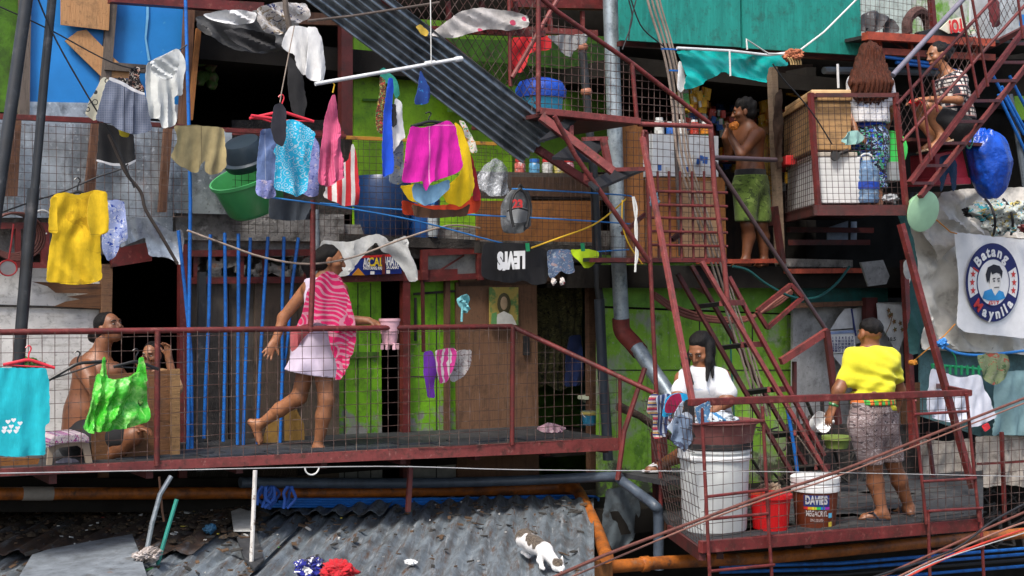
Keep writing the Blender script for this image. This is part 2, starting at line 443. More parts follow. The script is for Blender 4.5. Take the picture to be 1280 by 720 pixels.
def fabric(name, col, var=.18, pat=None, rough=.92):
    if name in _M: return _M[name]
    g = NT(name); c = pat(g, col) if pat else col
    c = g.mix(1, c, g.valmul(var, 11), 'MULTIPLY')
    u = g.xyz('UV')
    wv = g.math('MULTIPLY', g.math('SINE', g.math('MULTIPLY', u[0], 1400)), g.math('SINE', g.math('MULTIPLY', u[1], 1400)))
    hgt = g.math('ADD', g.math('MULTIPLY', wv, .2), g.noise(60, 5, stretch=(1.6, 1.6, .5)))
    _M[name] = g.done(c, rough, 0, .2, hgt, .0022, sheen=.1)
    return _M[name]
# patterns on the fabric's own UV (metres)
def stripes(c2, per, duty=.5, axis=0, wob=0):
    def f(g, c):
        v = g.xyz()[axis]
        if wob: v = g.math('ADD', v, g.math('MULTIPLY', g.noise(7, 2, co='UV'), wob))
        m = g.math('LESS_THAN', g.math('FRACT', g.math('DIVIDE', v, per)), duty); return g.mix(m, c, c2)
    return f
def multi(cols, per, axis=0):
    def f(g, c):
        v = g.math('FRACT', g.math('DIVIDE', g.xyz()[axis], per)); n = len(cols)
        for i, k in enumerate(cols): c = g.mix(g.math('GREATER_THAN', v, i/n), c, k)
        return c
    return f
def plaid(lines, per, w=.12):
    def f(g, c):
        x = g.xyz()
        for a in (0, 1):
            for ph, col, ww in lines:
                m = g.math('LESS_THAN', g.math('FRACT', g.math('ADD', g.math('DIVIDE', x[a], per), ph)), ww); c = g.mix(m, c, col)
        return c
    return f
def floral(cols, scale, thr=.38, co='UV'):
    def f(g, c):
        for i, k in enumerate(cols):
            v = g.noise(scale*(1+.35*i), 3, co=co, loc=(i*5.3, i*2.1, i), dist=1.2); c = g.mix(g.ramp(v, .5+thr*.2, .52+thr*.2), c, k)
        return c
    return f
def dots(col, scale, r=.25, rnd=.6, co='UV'):
    def f(g, c):
        v = g.voro(scale, co, rnd=rnd); return g.mix(g.math('LESS_THAN', v[0], r), c, col)
    return f
def paisley(col, scale):
    def f(g, c):
        v = g.voro(scale, 'UV', rnd=.7); d = g.math('FRACT', g.math('MULTIPLY', v[0], 3.2)); m = g.math('LESS_THAN', d, .26); return g.mix(m, c, col)
    return f
def chain(*fs):
    def f(g, c):
        for k in fs: c = k(g, c)
        return c
    return f
def seam(u0, col, w=.004, axis=0):
    def f(g, c): return g.mix(g.math('LESS_THAN', g.math('ABSOLUTE', g.math('SUBTRACT', g.xyz()[axis], u0)), w), c, col)
    return f
def hearts(g, c):
    """white curved stripes and hearts on a pink towel"""
    x = g.xyz(); w = g.noise(3.5, 1, co='UV')
    v = g.math('ADD', g.math('ADD', g.math('MULTIPLY', x[1], 24), g.math('MULTIPLY', x[0], 5)), g.math('MULTIPLY', w, 6))
    c2 = g.mix(g.math('LESS_THAN', g.math('FRACT', v), .38), c, (.62, .26, .34))
    vo = g.voro(5.2, 'UV', rnd=.8); d = vo[0]
    c2 = g.mix(g.math('LESS_THAN', d, .40), c2, (.62, .26, .34)); c2 = g.mix(g.math('LESS_THAN', d, .34), c2, c)
    c2 = g.mix(g.math('LESS_THAN', d, .22), c2, (.62, .26, .34)); return g.mix(g.math('LESS_THAN', d, .16), c2, (.7, .02, .12))

RUST = (.12, .035, .015)
red = plain('maroon_paint', (.135, .02, .019), .5, var=.45, scale=7, layers=[((.05, .016, .012), 5, .5, .72), ((.21, .06, .05), 22, .56, .7), ((.07, .03, .018), 30, .58, .68)], bump=.0015)
redpink = plain('faded_red_paint', (.21, .043, .04), .6, var=.45, layers=[((.08, .025, .022), 9, .5, .66), ((.3, .13, .11), 26, .6, .72), ((.06, .028, .016), 17, .6, .7)])
redbright = plain('orange_red_paint', (.40, .07, .035), .55, var=.4, layers=[((.12, .03, .02), 6, .52, .7)])
dred = plain('dark_maroon', (.075, .014, .013), .6, var=.4, layers=[((.02, .01, .01), 6, .5, .7)])
wire = plain('rusty_wire', (.08, .042, .035), .6, .3, var=.5, scale=14, layers=[((.2, .15, .13), 9, .5, .7)], bump=0)
wiredk = plain('dark_wire', (.05, .028, .024), .65, .2, var=.5, scale=14, bump=0)
galv = plain('galvanised_sheet', (.5, .55, .6), .36, .6, var=.5, scale=3, layers=[((.22, .25, .28), 5, .48, .62, (1, 1, .5)), ((.7, .74, .78), 26, .58, .7), (RUST, 3.2, .62, .72, (1, 1, .4), .9)], bump=.003, bscale=7)
galvroof = plain('weathered_roof_sheet', (.18, .215, .245), .5, .35, var=.5, scale=5, layers=[((.1, .105, .11), 7, .46, .62, (3, .35, 1), .7), ((.36, .39, .41), 9, .56, .72, (4, .3, 1), .5), ((.07, .04, .024), 7, .56, .66, (3, .3, 1), .9), ((.03, .022, .016), 3, .6, .72, (1.5, .6, 1), .9)], bump=.004, bscale=16)
rustroof = plain('rusty_roof_sheet', (.062, .04, .03), .85, .1, var=.5, scale=5, layers=[((.12, .14, .16), 4, .54, .68, (2, .4, 1), .6), ((.09, .045, .02), 9, .52, .68), ((.015, .012, .01), 6, .52, .68)], bump=.006, bscale=22)
corr = plain('dark_corrugated_steel', (.29, .32, .345), .3, .8, var=.35, scale=5, layers=[((.1, .12, .14), 6, .5, .66), (RUST, 8, .68, .76, (1, 1, 1), .9)], bump=.002, bscale=12)
blue = plain('sky_blue_board', (.018, .2, .55), .45, var=.2, scale=2.2, layers=[((.1, .36, .62), 14, .66, .78), ((.01, .1, .3), 4, .6, .8)], bump=.002, bscale=8)
greenp = plain('green_paint_peeling', (.17, .42, .012), .55, var=.3, scale=4, layers=[((.1, .29, .01), 7, .52, .68), ((.25, .26, .21), 5, .64, .7, (1, 1, .8)), ((.05, .07, .03), 11, .64, .74)], bump=.004, bscale=14, low=(3.12, .42, (.24, .24, .22)), streak=((.06, .1, .02), .6))
greenb = plain('lime_green_paint', (.22, .44, .012), .5, var=.3, scale=4, layers=[((.12, .28, .01), 5, .5, .7), ((.07, .1, .03), 11, .64, .75)], bump=.002, streak=((.08, .14, .02), .55))
greend = plain('dark_green_paint', (.07, .18, .01), .6, var=.4, layers=[((.02, .04, .01), 4, .5, .7)])
moss = plain('mossy_green_wall', (.26, .52, .045), .75, var=.27, scale=3.2, layers=[((.33, .36, .27), 2.6, .5, .62), ((.12, .27, .025), 6, .54, .66), ((.42, .46, .36), 34, .6, .72), ((.04, .06, .02), 5, .65, .76)], bump=.006, bscale=26, streak=((.05, .07, .03), .6), low=(2.55, .5, (.09, .1, .06)))
tealp = plain('teal_board', (.012, .235, .19), .55, var=.28, scale=2.5, layers=[((.02, .3, .25), 9, .5, .72, (4, 4, .5)), ((.006, .12, .1), 5, .58, .75)], bump=.0015, stretch=(3, 3, .6))
tealdk = plain('dark_teal_paint', (.008, .075, .07), .6, var=.4, layers=[((.02, .13, .12), 8, .58, .74)])
tealtarp = plain('teal_tarpaulin', (.005, .36, .33), .22, var=.2, scale=4, bump=.004, bscale=9, spec=.6)
def wood(name, c, c2=None, rough=.75, st=(1.2, 1.2, 14), sc=3, dirt=.5):
    if name in _M: return _M[name]
    return plain(name, c, rough, var=.45, scale=3, layers=[(c2, sc, .42, .66, st), (tuple(x*dirt for x in c2), 4, .56, .74)], bump=.004, bscale=12, stretch=st)
plyh = wood('plywood_brown', (.19, .085, .032), (.08, .035, .015), st=(1.2, 1.2, 9))
plyo = wood('plywood_orange', (.32, .13, .035), (.19, .07, .02), st=(9, 9, 1.1))
plyl = wood('plywood_pale', (.50, .27, .12), (.36, .18, .075), st=(7, 7, 1), dirt=.8)
plyd = wood('board_dark_brown', (.085, .045, .025), (.04, .022, .014), st=(8, 8, .8))
grey_wood = wood('weathered_board', (.1, .088, .076), (.045, .038, .033), st=(10, 10, .8))
stud = wood('grey_stud', (.15, .12, .1), (.07, .055, .045), st=(9, 9, 1))
brnstud = wood('brown_stud', (.16, .075, .04), (.07, .03, .018), st=(9, 9, 1))
whiteboard = plain('whitewashed_board', (.64, .63, .61), .75, var=.3, scale=3, layers=[((.3, .28, .25), 4, .55, .7, (1, 1, 5)), ((.1, .08, .06), 9, .67, .76)], bump=.003)
greydoor = plain('grey_white_door', (.3, .3, .3), .6, var=.3, layers=[((.14, .14, .14), 5, .54, .7), ((.04, .04, .04), 16, .68, .76)])
concrete = plain('raw_concrete', (.22, .21, .2), .9, var=.45, scale=6, layers=[((.07, .065, .06), 8, .5, .64), ((.42, .41, .39), 14, .6, .72)], bump=.015, bscale=18)
dark = plain('unlit_rear_wall', (.022, .02, .018), .95, var=.4, scale=3, spec=.05)  # near-black colour stands in for the lack of light indoors
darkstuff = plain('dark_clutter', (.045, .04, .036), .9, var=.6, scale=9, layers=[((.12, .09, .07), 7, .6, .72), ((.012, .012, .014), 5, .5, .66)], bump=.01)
blackm = plain('black_paint', (.02, .02, .021), .6, var=.4, layers=[((.06, .058, .055), 8, .6, .75)])
rubber = plain('black_rubber_matting', (.03, .032, .036), .7, var=.5, layers=[((.07, .07, .07), 6, .55, .7)], bump=.006)
pipeblk = plain('black_drain_pipe', (.028, .031, .036), .38, var=.3, layers=[((.08, .08, .085), 9, .58, .72)], bump=.001)
pipegrey = plain('grey_conduit', (.3, .34, .37), .42, .5, var=.35, scale=6, layers=[((.14, .16, .18), 9, .52, .66)], stretch=(1, 1, .5))
pipeblue = plain('blue_water_pipe', (.012, .14, .5), .42, var=.3, layers=[((.008, .06, .22), 11, .52, .7), ((.35, .38, .42), 30, .7, .76)], bump=.001)
pipeorange = plain('orange_sewer_pipe', (.36, .105, .015), .5, var=.45, layers=[((.1, .035, .015), 5, .5, .66), ((.25, .16, .1), 12, .6, .74), ((.03, .02, .015), 8, .6, .7)], bump=.002)
pvc = plain('white_plastic_pipe', (.58, .59, .6), .4, var=.2, layers=[((.3, .29, .28), 12, .6, .75)])
cabl = plain('beige_cable', (.31, .245, .2), .6, var=.3, layers=[((.2, .15, .12), 10, .55, .7)])
cabr = plain('brown_red_cable', (.15, .055, .04), .5, var=.35)
redcab = plain('red_cable', (.5, .05, .03), .5, var=.2)
blkcab = plain('black_cable', (.015, .015, .017), .5, var=.2, bump=0)
cord = plain('pale_cord', (.6, .6, .58), .7, var=.2, bump=0)
bluecord = plain('blue_cord', (.03, .2, .55), .6, bump=0)
yelcord = plain('yellow_cord', (.6, .36, .02), .6, bump=0)
orcord = plain('orange_twine', (.6, .24, .03), .8, bump=0)
skin = plain('tan_skin', (.29, .12, .055), .45, var=.3, scale=6, layers=[((.33, .145, .07), 5, .5, .75)], bump=.0012, bscale=150, spec=.45)
skind = plain('brown_skin', (.22, .085, .038), .45, var=.3, scale=6, layers=[((.26, .105, .05), 5, .5, .75)], bump=.0012, bscale=150, spec=.45)
hair = plain('black_hair', (.005, .004, .004), .5, var=.5, scale=30, stretch=(6, 6, .8), bump=.006, bscale=70, spec=.22)
hairbr = plain('chestnut_hair', (.085, .021, .009), .5, var=.6, scale=22, stretch=(5, 5, .45), layers=[((.03, .01, .006), 20, .5, .62, (6, 6, .4)), ((.16, .06, .03), 26, .58, .7, (7, 7, .4))], bump=.012, bscale=40, spec=.2)
eyew = plain('eye_white', (.4, .35, .31), .3, var=.02, bump=0); eyeb = plain('dark_iris', (.012, .008, .006), .3, var=.02, bump=0); lipm = plain('lips', (.27, .07, .055), .45, var=.1, bump=0)
FACE = (eyew, eyeb, lipm)
white_cloth = fabric('white_cloth', (.72, .72, .72)); offwhite = fabric('greyish_white_cloth', (.56, .57, .56), .25)
plasw = plain('white_plastic', (.66, .67, .67), .42, var=.16, layers=[((.35, .34, .32), 8, .62, .76)])
tarpw = plain('dirty_white_tarpaulin', (.78, .755, .69), .5, var=.25, scale=3, layers=[((.36, .33, .29), 4, .55, .7), ((.16, .14, .12), 9, .66, .76)], bump=.012, bscale=9)
tarpb = plain('beige_sacking', (.42, .37, .31), .7, var=.35, layers=[((.2, .17, .14), 6, .54, .68)], bump=.012, bscale=10)
glassy = plain('clear_plastic', (.42, .46, .48), .2, var=.3, layers=[((.2, .22, .24), 6, .5, .66)], spec=.7)
def plastic(name, c, rough=.35, var=.12): return plain(name, c, rough, var=var, bump=.0006, spec=.5)

def clearbag():
    g = NT('clear_bag'); f = g.ramp(g.noise(16, 5, dist=2), .5, .68)
    return g.done(g.mix(f, (.4, .42, .44), (.75, .77, .8)), .15, 0, .7, g.noise(18, 4), .015, alpha=g.math('ADD', .42, g.math('MULTIPLY', f, .5)))
dullwire = plain('dull_wire', (.35, .35, .35), .5, bump=0)
# ------------------------------------------------------------------ setting
def hslab(name, x0, x1, py, s0, s1, th, m, parent=None, py1=None):
    a = L(x0, py, s0); b = L(x1, py if py1 is None else py1, s0)
    if py1 is None: b.z = a.z
    dp = -N*((s1-s0)/.10226)
    return MB().prism([a, b, b+dp, a+dp], Vector((0, 0, -th))).build(name, m, parent)
b = MB(); b.prism([(-80, -40, 0), (80, -40, 0), (80, 80, 0), (-80, 80, 0)], Vector((0, 0, -.2)))
tag(b.build('ground', plain('wet_asphalt', (.05, .05, .05), .8, var=.4, scale=1, bump=.004)), 'dark asphalt ground far below the houses', 'ground', kind='structure')

bld = thing('building', 'concrete core coloured near black as unlit, with floor slabs, behind the patched house fronts', 'building')
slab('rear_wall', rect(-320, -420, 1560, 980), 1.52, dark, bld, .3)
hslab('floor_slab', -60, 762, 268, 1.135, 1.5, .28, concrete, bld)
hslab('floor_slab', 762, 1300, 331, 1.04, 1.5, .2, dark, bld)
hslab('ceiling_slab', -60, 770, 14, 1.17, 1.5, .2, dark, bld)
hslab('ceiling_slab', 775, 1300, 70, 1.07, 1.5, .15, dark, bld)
hslab('shading_roof_slab', -260, 1500, -330, 1.1, 1.5, .25, dark, bld)  # unseen roof above the view, added to block light
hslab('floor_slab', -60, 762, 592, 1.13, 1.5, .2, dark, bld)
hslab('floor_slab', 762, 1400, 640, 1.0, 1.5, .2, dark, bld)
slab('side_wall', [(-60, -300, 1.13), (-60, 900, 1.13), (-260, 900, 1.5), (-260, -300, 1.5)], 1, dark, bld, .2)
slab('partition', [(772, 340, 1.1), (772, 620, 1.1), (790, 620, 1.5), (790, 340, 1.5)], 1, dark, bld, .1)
slab('upper_front', [(-150, -300), (1500, -300), (1500, -22), (-150, -62)], 1.2, grey_wood, bld, .1)
nb = thing('neighbour_house', 'weathered timber front of the neighbouring house past the left end of the walkway', 'house')
slab('board_wall', rect(-330, -60, -62, 275), 1.14, galv, nb, .03); slab('board_wall', rect(-330, 278, -62, 640), 1.145, grey_wood, nb, .03); beam('ledge_rail', (-330, 276), (-62, 276), 1.12, .06, red, nb)
nb = thing('neighbour_house', 'timber and tin front of the neighbouring house beyond the sacking at the right', 'house')
slab('board_wall', rect(1332, -60, 1600, 300), 1.02, galv, nb, .03); slab('board_wall', rect(1332, 304, 1600, 660), 1.025, grey_wood, nb, .03); beam('ledge_rail', (1332, 302), (1600, 302), 1.0, .06, red, nb)
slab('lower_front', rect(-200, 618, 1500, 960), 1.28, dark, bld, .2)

# ------------------------------------------------------------------ upper left shack
h = thing('shack_front', 'upper left shack front of sky blue boards over shiny galvanised sheets', 'house')
slab('green_board', rect(-60, -60, 24, 140), 1.15, greend, h, .03)
slab('blue_board', [(34, -60), (137, -60), (137, 132), (34, 132)], 1.135, blue, h, .02)
slab('blue_board', [(141, -60), (236, -60), (236, 134), (141, 133)], 1.138, blue, h, .02)
slab('board_seam', [(183, -60), (185, -60), (186, 20), (183, 48), (188, 76), (185, 76), (181, 48), (183, 20)], 1.1365, plain('pale_seam', (.16, .4, .62), .5, bump=0), h, .004)
slab('tin_strip', [(34, 127), (240, 131), (240, 149), (34, 147)], 1.133, galv, h, .008)
slab('stud', [(25, -60), (40, -60), (37, 150), (24, 150)], 1.13, stud, h, .06)
slab('stud', [(141, -60), (152, -60), (139, 100), (126, 100)], 1.13, stud, h, .06)
slab('crossbar', [(131, 77), (183, 81), (183, 91), (131, 87)], 1.128, stud, h, .05)
slab('stud', [(236, -60), (247, -60), (234, 215), (222, 215)], 1.125, brnstud, h, .07)
slab('trim_board', [(246, 35), (252, 35), (241, 150), (235, 150)], 1.12, plyo, h, .03)
slab('plywood_patch', [(76, -40), (139, -40), (136, 38), (76, 31)], 1.128, plyl, h, .012, label='pale plywood patch at the top of the blue boards')
slab('plywood_patch', [(81, 51), (97, 39), (108, 37), (146, 76), (166, 92), (166, 98), (128, 97)], 1.131, plyl, h, .012, label='slanting plywood strip across the blue boards')
slab('top_beam', [(139, -8), (330, 3), (330, 16), (139, 2)], 1.1, red, h, .1)
slab('galvanised_sheet', rect(-60, 148, 112, 272), 1.118, galv, h, .006)
slab('galvanised_sheet', [(112, 149), (214, 152), (216, 292), (112, 282)], 1.12, galv, h, .006)
slab('galvanised_sheet', [(214, 160), (290, 165), (290, 268), (216, 266)], 1.121, galv, h, .006)
slab('stud', [(14, 150), (27, 150), (22, 245), (6, 245)], 1.105, brnstud, h, .05)
slab('stud', [(116, 150), (127, 150), (118, 245), (106, 245)], 1.108, brnstud, h, .05)
slab('stud', [(206, 160), (216, 160), (208, 265), (199, 265)], 1.108, brnstud, h, .05)
beam('ledge_rail', (-60, 143), (121, 151), 1.09, .04, red, h)
beam('ledge_rail', (121, 151), (236, 159), 1.093, .035, dred, h)
wire_mesh([(-60, 152), (236, 158), (236, 272), (-60, 268)], 1.085, wire, h, .058, .058, .0024)

w = thing('window_opening', 'dark upper window between the blue boards and the green wall', 'window')
slab('sill', [(236, 158), (430, 164), (430, 173), (236, 167)], 1.13, red, w, .05)
slab('lintel', [(240, 8), (440, 18), (440, 32), (240, 26)], 1.16, brnstud, w, .06)
slab('jamb', [(427, 18), (441, 20), (441, 172), (427, 170)], 1.15, dred, w, .08)
slab('inner_sheet', [(290, 150), (440, 150), (440, 268), (290, 268)], 1.2, darkstuff, w, .03)
# clutter above the window
tag(cloth('dark_tarpaulin', [(246, 20), (300, 14), (372, 10), (376, 60), (330, 66), (300, 62), (262, 46), (246, 34)], 1.10, plain('charcoal_tarp', (.07, .07, .07), .5, bump=.004), fold=.05, freq=9, seed=3, dirn=(.5, 1)), 'charcoal tarpaulin bunched over the dark upper window', 'tarpaulin')
tag(cloth('white_cloth', [(255, 17), (276, 13), (300, 12), (321, 16), (318, 28), (296, 31), (276, 28), (262, 24)], 1.07, white_cloth, fold=.05, freq=30, seed=4, dirn=(.3, 1)), 'crumpled white cloth lying on the charcoal tarpaulin', 'cloth')
tag(cloth('dark_garment', [(278, 38), (300, 34), (345, 44), (346, 60), (318, 66), (296, 57)], 1.06, fabric('black_fabric', (.025, .025, .027)), fold=.04, freq=30, seed=5, dirn=(.3, 1)), 'black garment slung below the charcoal tarpaulin', 'garment')
tag(cloth('laundry_bundle', [(324, 8), (352, 2), (384, 4), (388, 22), (372, 30), (350, 44), (330, 40), (320, 24)], 1.05, fabric('mixed_laundry', (.45, .42, .4), pat=floral([(.02, .03, .1), (.25, .19, .12), (.6, .6, .6)], 14)), fold=.06, freq=26, seed=6, dirn=(.6, .8)), 'bundle of mixed laundry beside the corrugated sheet', 'laundry')
b = MB().tube(pp([(355, -40), (357, 10), (362, 36)], 1.04), .022, 8)
tag(b.build('post', stud, None, True), 'short grey post beside the bundle of laundry', 'post')
b = MB()
for i in range(12):
    c = L(258+RND.uniform(-9, 9), 92+RND.uniform(-18, 20), 1.2)
    b.lathe(c, [(.001, -.05), (.045, -.02), (.05, .02), (.001, .06)], 7, ax=(RND.uniform(-1, 1), -1, RND.uniform(-1, 1)))
tag(b.build('hanging_bag', plain('leafy_bag', (.07, .16, .03), .5, layers=[((.2, .08, .08), 12, .5, .6)]), None, True), 'lumpy green and reddish bag hanging in the dark window', 'bag')

# ------------------------------------------------------------------ balcony wall behind the laundry
h = thing('house_front', 'lime green balcony front with a wire railing behind the hanging laundry', 'house')
slab('green_panel', [(442, 20), (640, 30), (640, 300), (442, 290)], 1.19, greenb, h, .03)
slab('panel_molding', [(454, 70), (490, 71), (490, 127), (454, 126), (454, 123), (487, 124), (487, 74), (454, 73)], 1.187, greend, h, .012)
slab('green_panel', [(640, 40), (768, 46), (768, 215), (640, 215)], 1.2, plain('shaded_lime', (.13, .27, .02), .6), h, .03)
slab('plywood_board', [(596, 214), (768, 218), (768, 250), (596, 248)], 1.105, grey_wood, h, .02)
slab('plywood_board', [(596, 251), (750, 251), (750, 303), (596, 300)], 1.104, plyo, h, .02)
slab('plywood_board', [(640, 221), (742, 222), (742, 246), (640, 245)], 1.103, plyd, h, .01)
beam('railing_top', (282, 163), (432, 170), 1.09, .03, red, h)
beam('railing_top', (432, 172), (620, 180), 1.09, .03, plain('yellow_rail', (.45, .22, .03), .5, layers=[((.1, .05, .03), 9, .5, .65)]), h)
wire_mesh([(290, 168), (620, 182), (620, 300), (290, 292)], 1.088, wiredk, h, .058, .058, .0024)
wire_mesh([(596, 186), (762, 190), (762, 308), (596, 304)], 1.082, wiredk, h, .058, .058, .0022)
slab('floor_edge', [(220, 266), (430, 268), (430, 302), (220, 300)], 1.13, concrete, h, .1)
slab('floor_edge', [(430, 292), (600, 300), (600, 312), (430, 306)], 1.12, darkstuff, h, .1)
slab('floor_edge', [(600, 302), (762, 308), (762, 322), (600, 316)], 1.10, darkstuff, h, .1)

b = MB(); b.lathe(L(478, 296, 1.14), [(.2, 0), (.24, .1), (.25, .45), (.22, .52), (.001, .54)], 20)
tag(b.build('water_drum', plastic('navy_drum', (.007, .028, .09)), None, True), 'dark blue plastic drum behind the balcony wire, left one', 'drum')
b = MB(); b.lathe(L(524, 300, 1.14), [(.15, 0), (.18, .1), (.185, .35), (.1, .42), (.001, .43)], 20)
tag(b.build('water_drum', plastic('deep_blue_drum', (.012, .08, .28)), None, True), 'smaller blue plastic drum below the magenta shorts', 'drum')
def bottle(px, py, s, hgt, r, m, label, group=None, cat='bottle', capm=None, lm=None):
    c = L(px, py, s); t = thing(cat, label, cat, group)
    MB().lathe(c, [(r*.9, 0), (r, .02), (r, hgt*.62), (r*.45, hgt*.82), (r*.4, hgt*.93), (.001, hgt*.93)], 14).build('body', m, t, True)
    MB().lathe(c+Z*hgt*.93, [(r*.5, 0), (r*.5, hgt*.07), (.001, hgt*.075)], 12).build('lid', capm or bluecord, t, True)
    if lm: MB().lathe(c+Z*hgt*.2, [(r*1.02, 0), (r*1.02, hgt*.3)], 14).build('wrapper', lm, t, True)
    return t
bottle(541, 296, 1.12, .3, .045, glassy, 'clear plastic bottle standing behind the balcony wire')
JC = [((.5, .12, .1), 'red'), ((.1, .3, .5), 'blue'), ((.5, .5, .48), 'white'), ((.55, .45, .12), 'yellow'), ((.5, .2, .25), 'pink')]
for i, x in enumerate((650, 668, 684, 699, 711)):
    c, nm = JC[i]; t = thing('snack_jar', f'snack jar with {nm} sweets on the ledge above the plywood board', 'jar', 'snack jars on the ledge')
    o = L(x, 221, 1.12); r = .05
    MB().lathe(o, [(r*.95, 0), (r, .02), (r, .11), (r*.8, .13)], 14).build('body', plain('sweets_'+nm, c, .25, var=.6, scale=30, layers=[((.5, .5, .5), 28, .55, .65)]), t, True)
    MB().lathe(o+Z*.13, [(r*.9, 0), (r*.9, .03), (.001, .032)], 14).build('lid', plastic('lid_'+nm, (.02, .12, .4) if i % 2 else (.4, .03, .03)), t, True)
# ------------------------------------------------------------------ lower left house
h = thing('house_front', 'lower left house front of whitewashed boards with a black doorway', 'house')
slab('board_wall', [(-60, 330), (70, 336), (112, 352), (132, 352), (132, 600), (-60, 600)], 1.135, whiteboard, h, .03)
slab('board_joint', [(-60, 379), (126, 384), (126, 387), (-60, 382)], 1.133, darkstuff, h, .004)
bw = [(40, 352), (130, 355), (125, 386), (68, 383), (82, 377), (100, 374), (84, 371), (111, 367), (70, 366), (60, 358)]
slab('splintered_plywood', bw, 1.128, wood('splintered', (.17, .075, .03), (.05, .022, .012), st=(1, 1, 18)), h, .012)
slab('transom_frame', rect(-60, 278, 62, 286), 1.12, red, h, .05); slab('transom_frame', rect(-60, 328, 62, 335), 1.12, red, h, .05)
slab('transom_frame', rect(52, 286, 62, 328), 1.12, red, h, .05); slab('transom_frame', rect(20, 286, 26, 328), 1.12, red, h, .05)
slab('transom_panel', rect(-60, 262, 70, 345), 1.15, darkstuff, h, .03)
slab('door_post', [(128, 330), (141, 330), (136, 600), (124, 600)], 1.125, wood('door_post_wood', (.23, .12, .06), (.1, .05, .03)), h, .07)
slab('door_post', [(225, 305), (234, 305), (234, 600), (224, 600)], 1.122, red, h, .07)
slab('door_lintel', [(140, 312), (190, 302), (190, 326), (140, 334)], 1.12, red, h, .06)
# doors' dark inside: walls of the passage
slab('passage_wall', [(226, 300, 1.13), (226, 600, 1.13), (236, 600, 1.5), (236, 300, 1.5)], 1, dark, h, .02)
slab('timber_wall', [(234, 345), (285, 345), (285, 600), (234, 600)], 1.13, grey_wood, h, .03)
slab('timber_wall', [(286, 345), (318, 345), (318, 600), (286, 600)], 1.134, grey_wood, h, .03)
slab('timber_wall', [(318.6, 352), (372, 352), (372, 600), (318.6, 600)], 1.13, wood('brown_grey_board', (.12, .085, .06), (.06, .045, .035), st=(8, 8, .8)), h, .03)
slab('timber_wall', [(372.6, 352), (424, 352), (424, 600), (372.6, 600)], 1.133, wood('tan_board', (.16, .115, .075), (.08, .06, .045), st=(8, 8, .8)), h, .03)
slab('corner_pipe', [(249, 340), (258, 340), (255, 590), (246, 590)], 1.115, pipeblk, h, .05)
slab('transom_back', rect(234, 300, 440, 352), 1.16, concrete, h, .03)
for y in (313, 347): slab('transom_frame', [(234, y), (440, y-2), (440, y+6), (234, y+8)], 1.125, red, h, .05)
for x in (242, 300, 330, 382): slab('transom_frame', rect(x, 320, x+5, 348), 1.127, red, h, .04)
b = MB()
for i in range(26):
    c = L(RND.uniform(240, 380), RND.uniform(324, 346), 1.14); b.box(c, U*RND.uniform(.02, .08)+Z*RND.uniform(-.03, .03), Z*RND.uniform(.01, .05), N*.02)
b.build('transom_clutter', plain('clutter_mix', (.3, .29, .28), .8, layers=[((.03, .03, .03), 7, .45, .6), ((.25, .12, .07), 9, .58, .66)]), h)
# second doorway with green door
slab('lintel', [(430, 341), (572, 336), (572, 349), (430, 353)], 1.122, red, h, .07)
slab('door_post', [(504, 345), (513, 345), (513, 600), (504, 600)], 1.123, red, h, .07)
d = slab('green_door', [(412, 352), (476, 352), (478, 600), (412, 600)], 1.142, greenp, h, .035)
slab('door_rail', rect(424, 440, 474, 448), 1.139, greend, d, .02)
slab('wall_panel', [(513, 346), (574, 343), (576, 600), (513, 600)], 1.132, greenp, h, .03)
slab('panel_gap', [(517, 366), (573, 362), (573, 365), (517, 369)], 1.130, darkstuff, h, .006)
for x in (430, 447, 463): slab('panel_gap', rect(x, 354, x+1, 600), 1.1415, darkstuff, d, .004)
slab('panel_gap', rect(545, 366, 546.3, 600), 1.1315, darkstuff, h, .004)
slab('panel_gap', rect(514, 470, 574, 471.5), 1.1315, darkstuff, h, .004)
slab('panel_gap', rect(518, 372, 521, 426), 1.130, darkstuff, h, .006)
slab('stud', [(557, 350), (563, 350), (563, 545), (557, 545)], 1.125, brnstud, h, .04)
slab('stud', [(527, 315), (530, 315), (532, 440), (529, 440)], 1.12, dred, h, .03)
slab('transom_frame', [(528, 312), (604, 309), (604, 317), (528, 320)], 1.12, red, h, .05)
slab('transom_frame', [(528, 345), (604, 341), (604, 348), (528, 353)], 1.12, red, h, .05)
for x in (528, 598): slab('transom_frame', rect(x, 312, x+7, 350), 1.118, red, h, .05)
slab('transom_glass', rect(534, 316, 600, 346), 1.128, plain('frosted_pane', (.36, .38, .37), .3, var=.35), h, .008)
MB().bar(L(542, 343, 1.124), L(580, 319, 1.124), .015, .01, up=N).build('transom_brace', red, h)
slab('side_board', rect(604, 312, 625, 346), 1.125, plyl, h, .02)
slab('wall_board', [(574, 345), (700, 330), (700, 354), (574, 358)], 1.128, plyd, h, .02)
d = slab('brown_door', [(570, 353), (671, 351), (674, 600), (572, 600)], 1.129, wood('brown_door_wood', (.21, .11, .06), (.11, .055, .03), st=(6, 6, .5)), h, .035)
slab('latch_plate', rect(655, 420, 662, 444), 1.126, blackm, d, .02)
slab('door_post', [(736, 340), (747, 340), (747, 600), (738, 600)], 1.12, wood('post_brown', (.19, .1, .055), (.1, .05, .03)), h, .07)
slab('door_lintel', [(672, 342), (747, 338), (747, 348), (672, 352)], 1.12, wood('post_brown', 0, 0), h, .06)
slab('inner_panel', rect(727, 350, 738, 560), 1.18, tealdk, h, .03)
slab('green_recess', [(672, 480), (740, 480), (740, 600), (672, 600)], 1.22, greend, h, .03)
slab('base_wall', rect(-60, 598, 780, 640), 1.12, dark, h, .05)
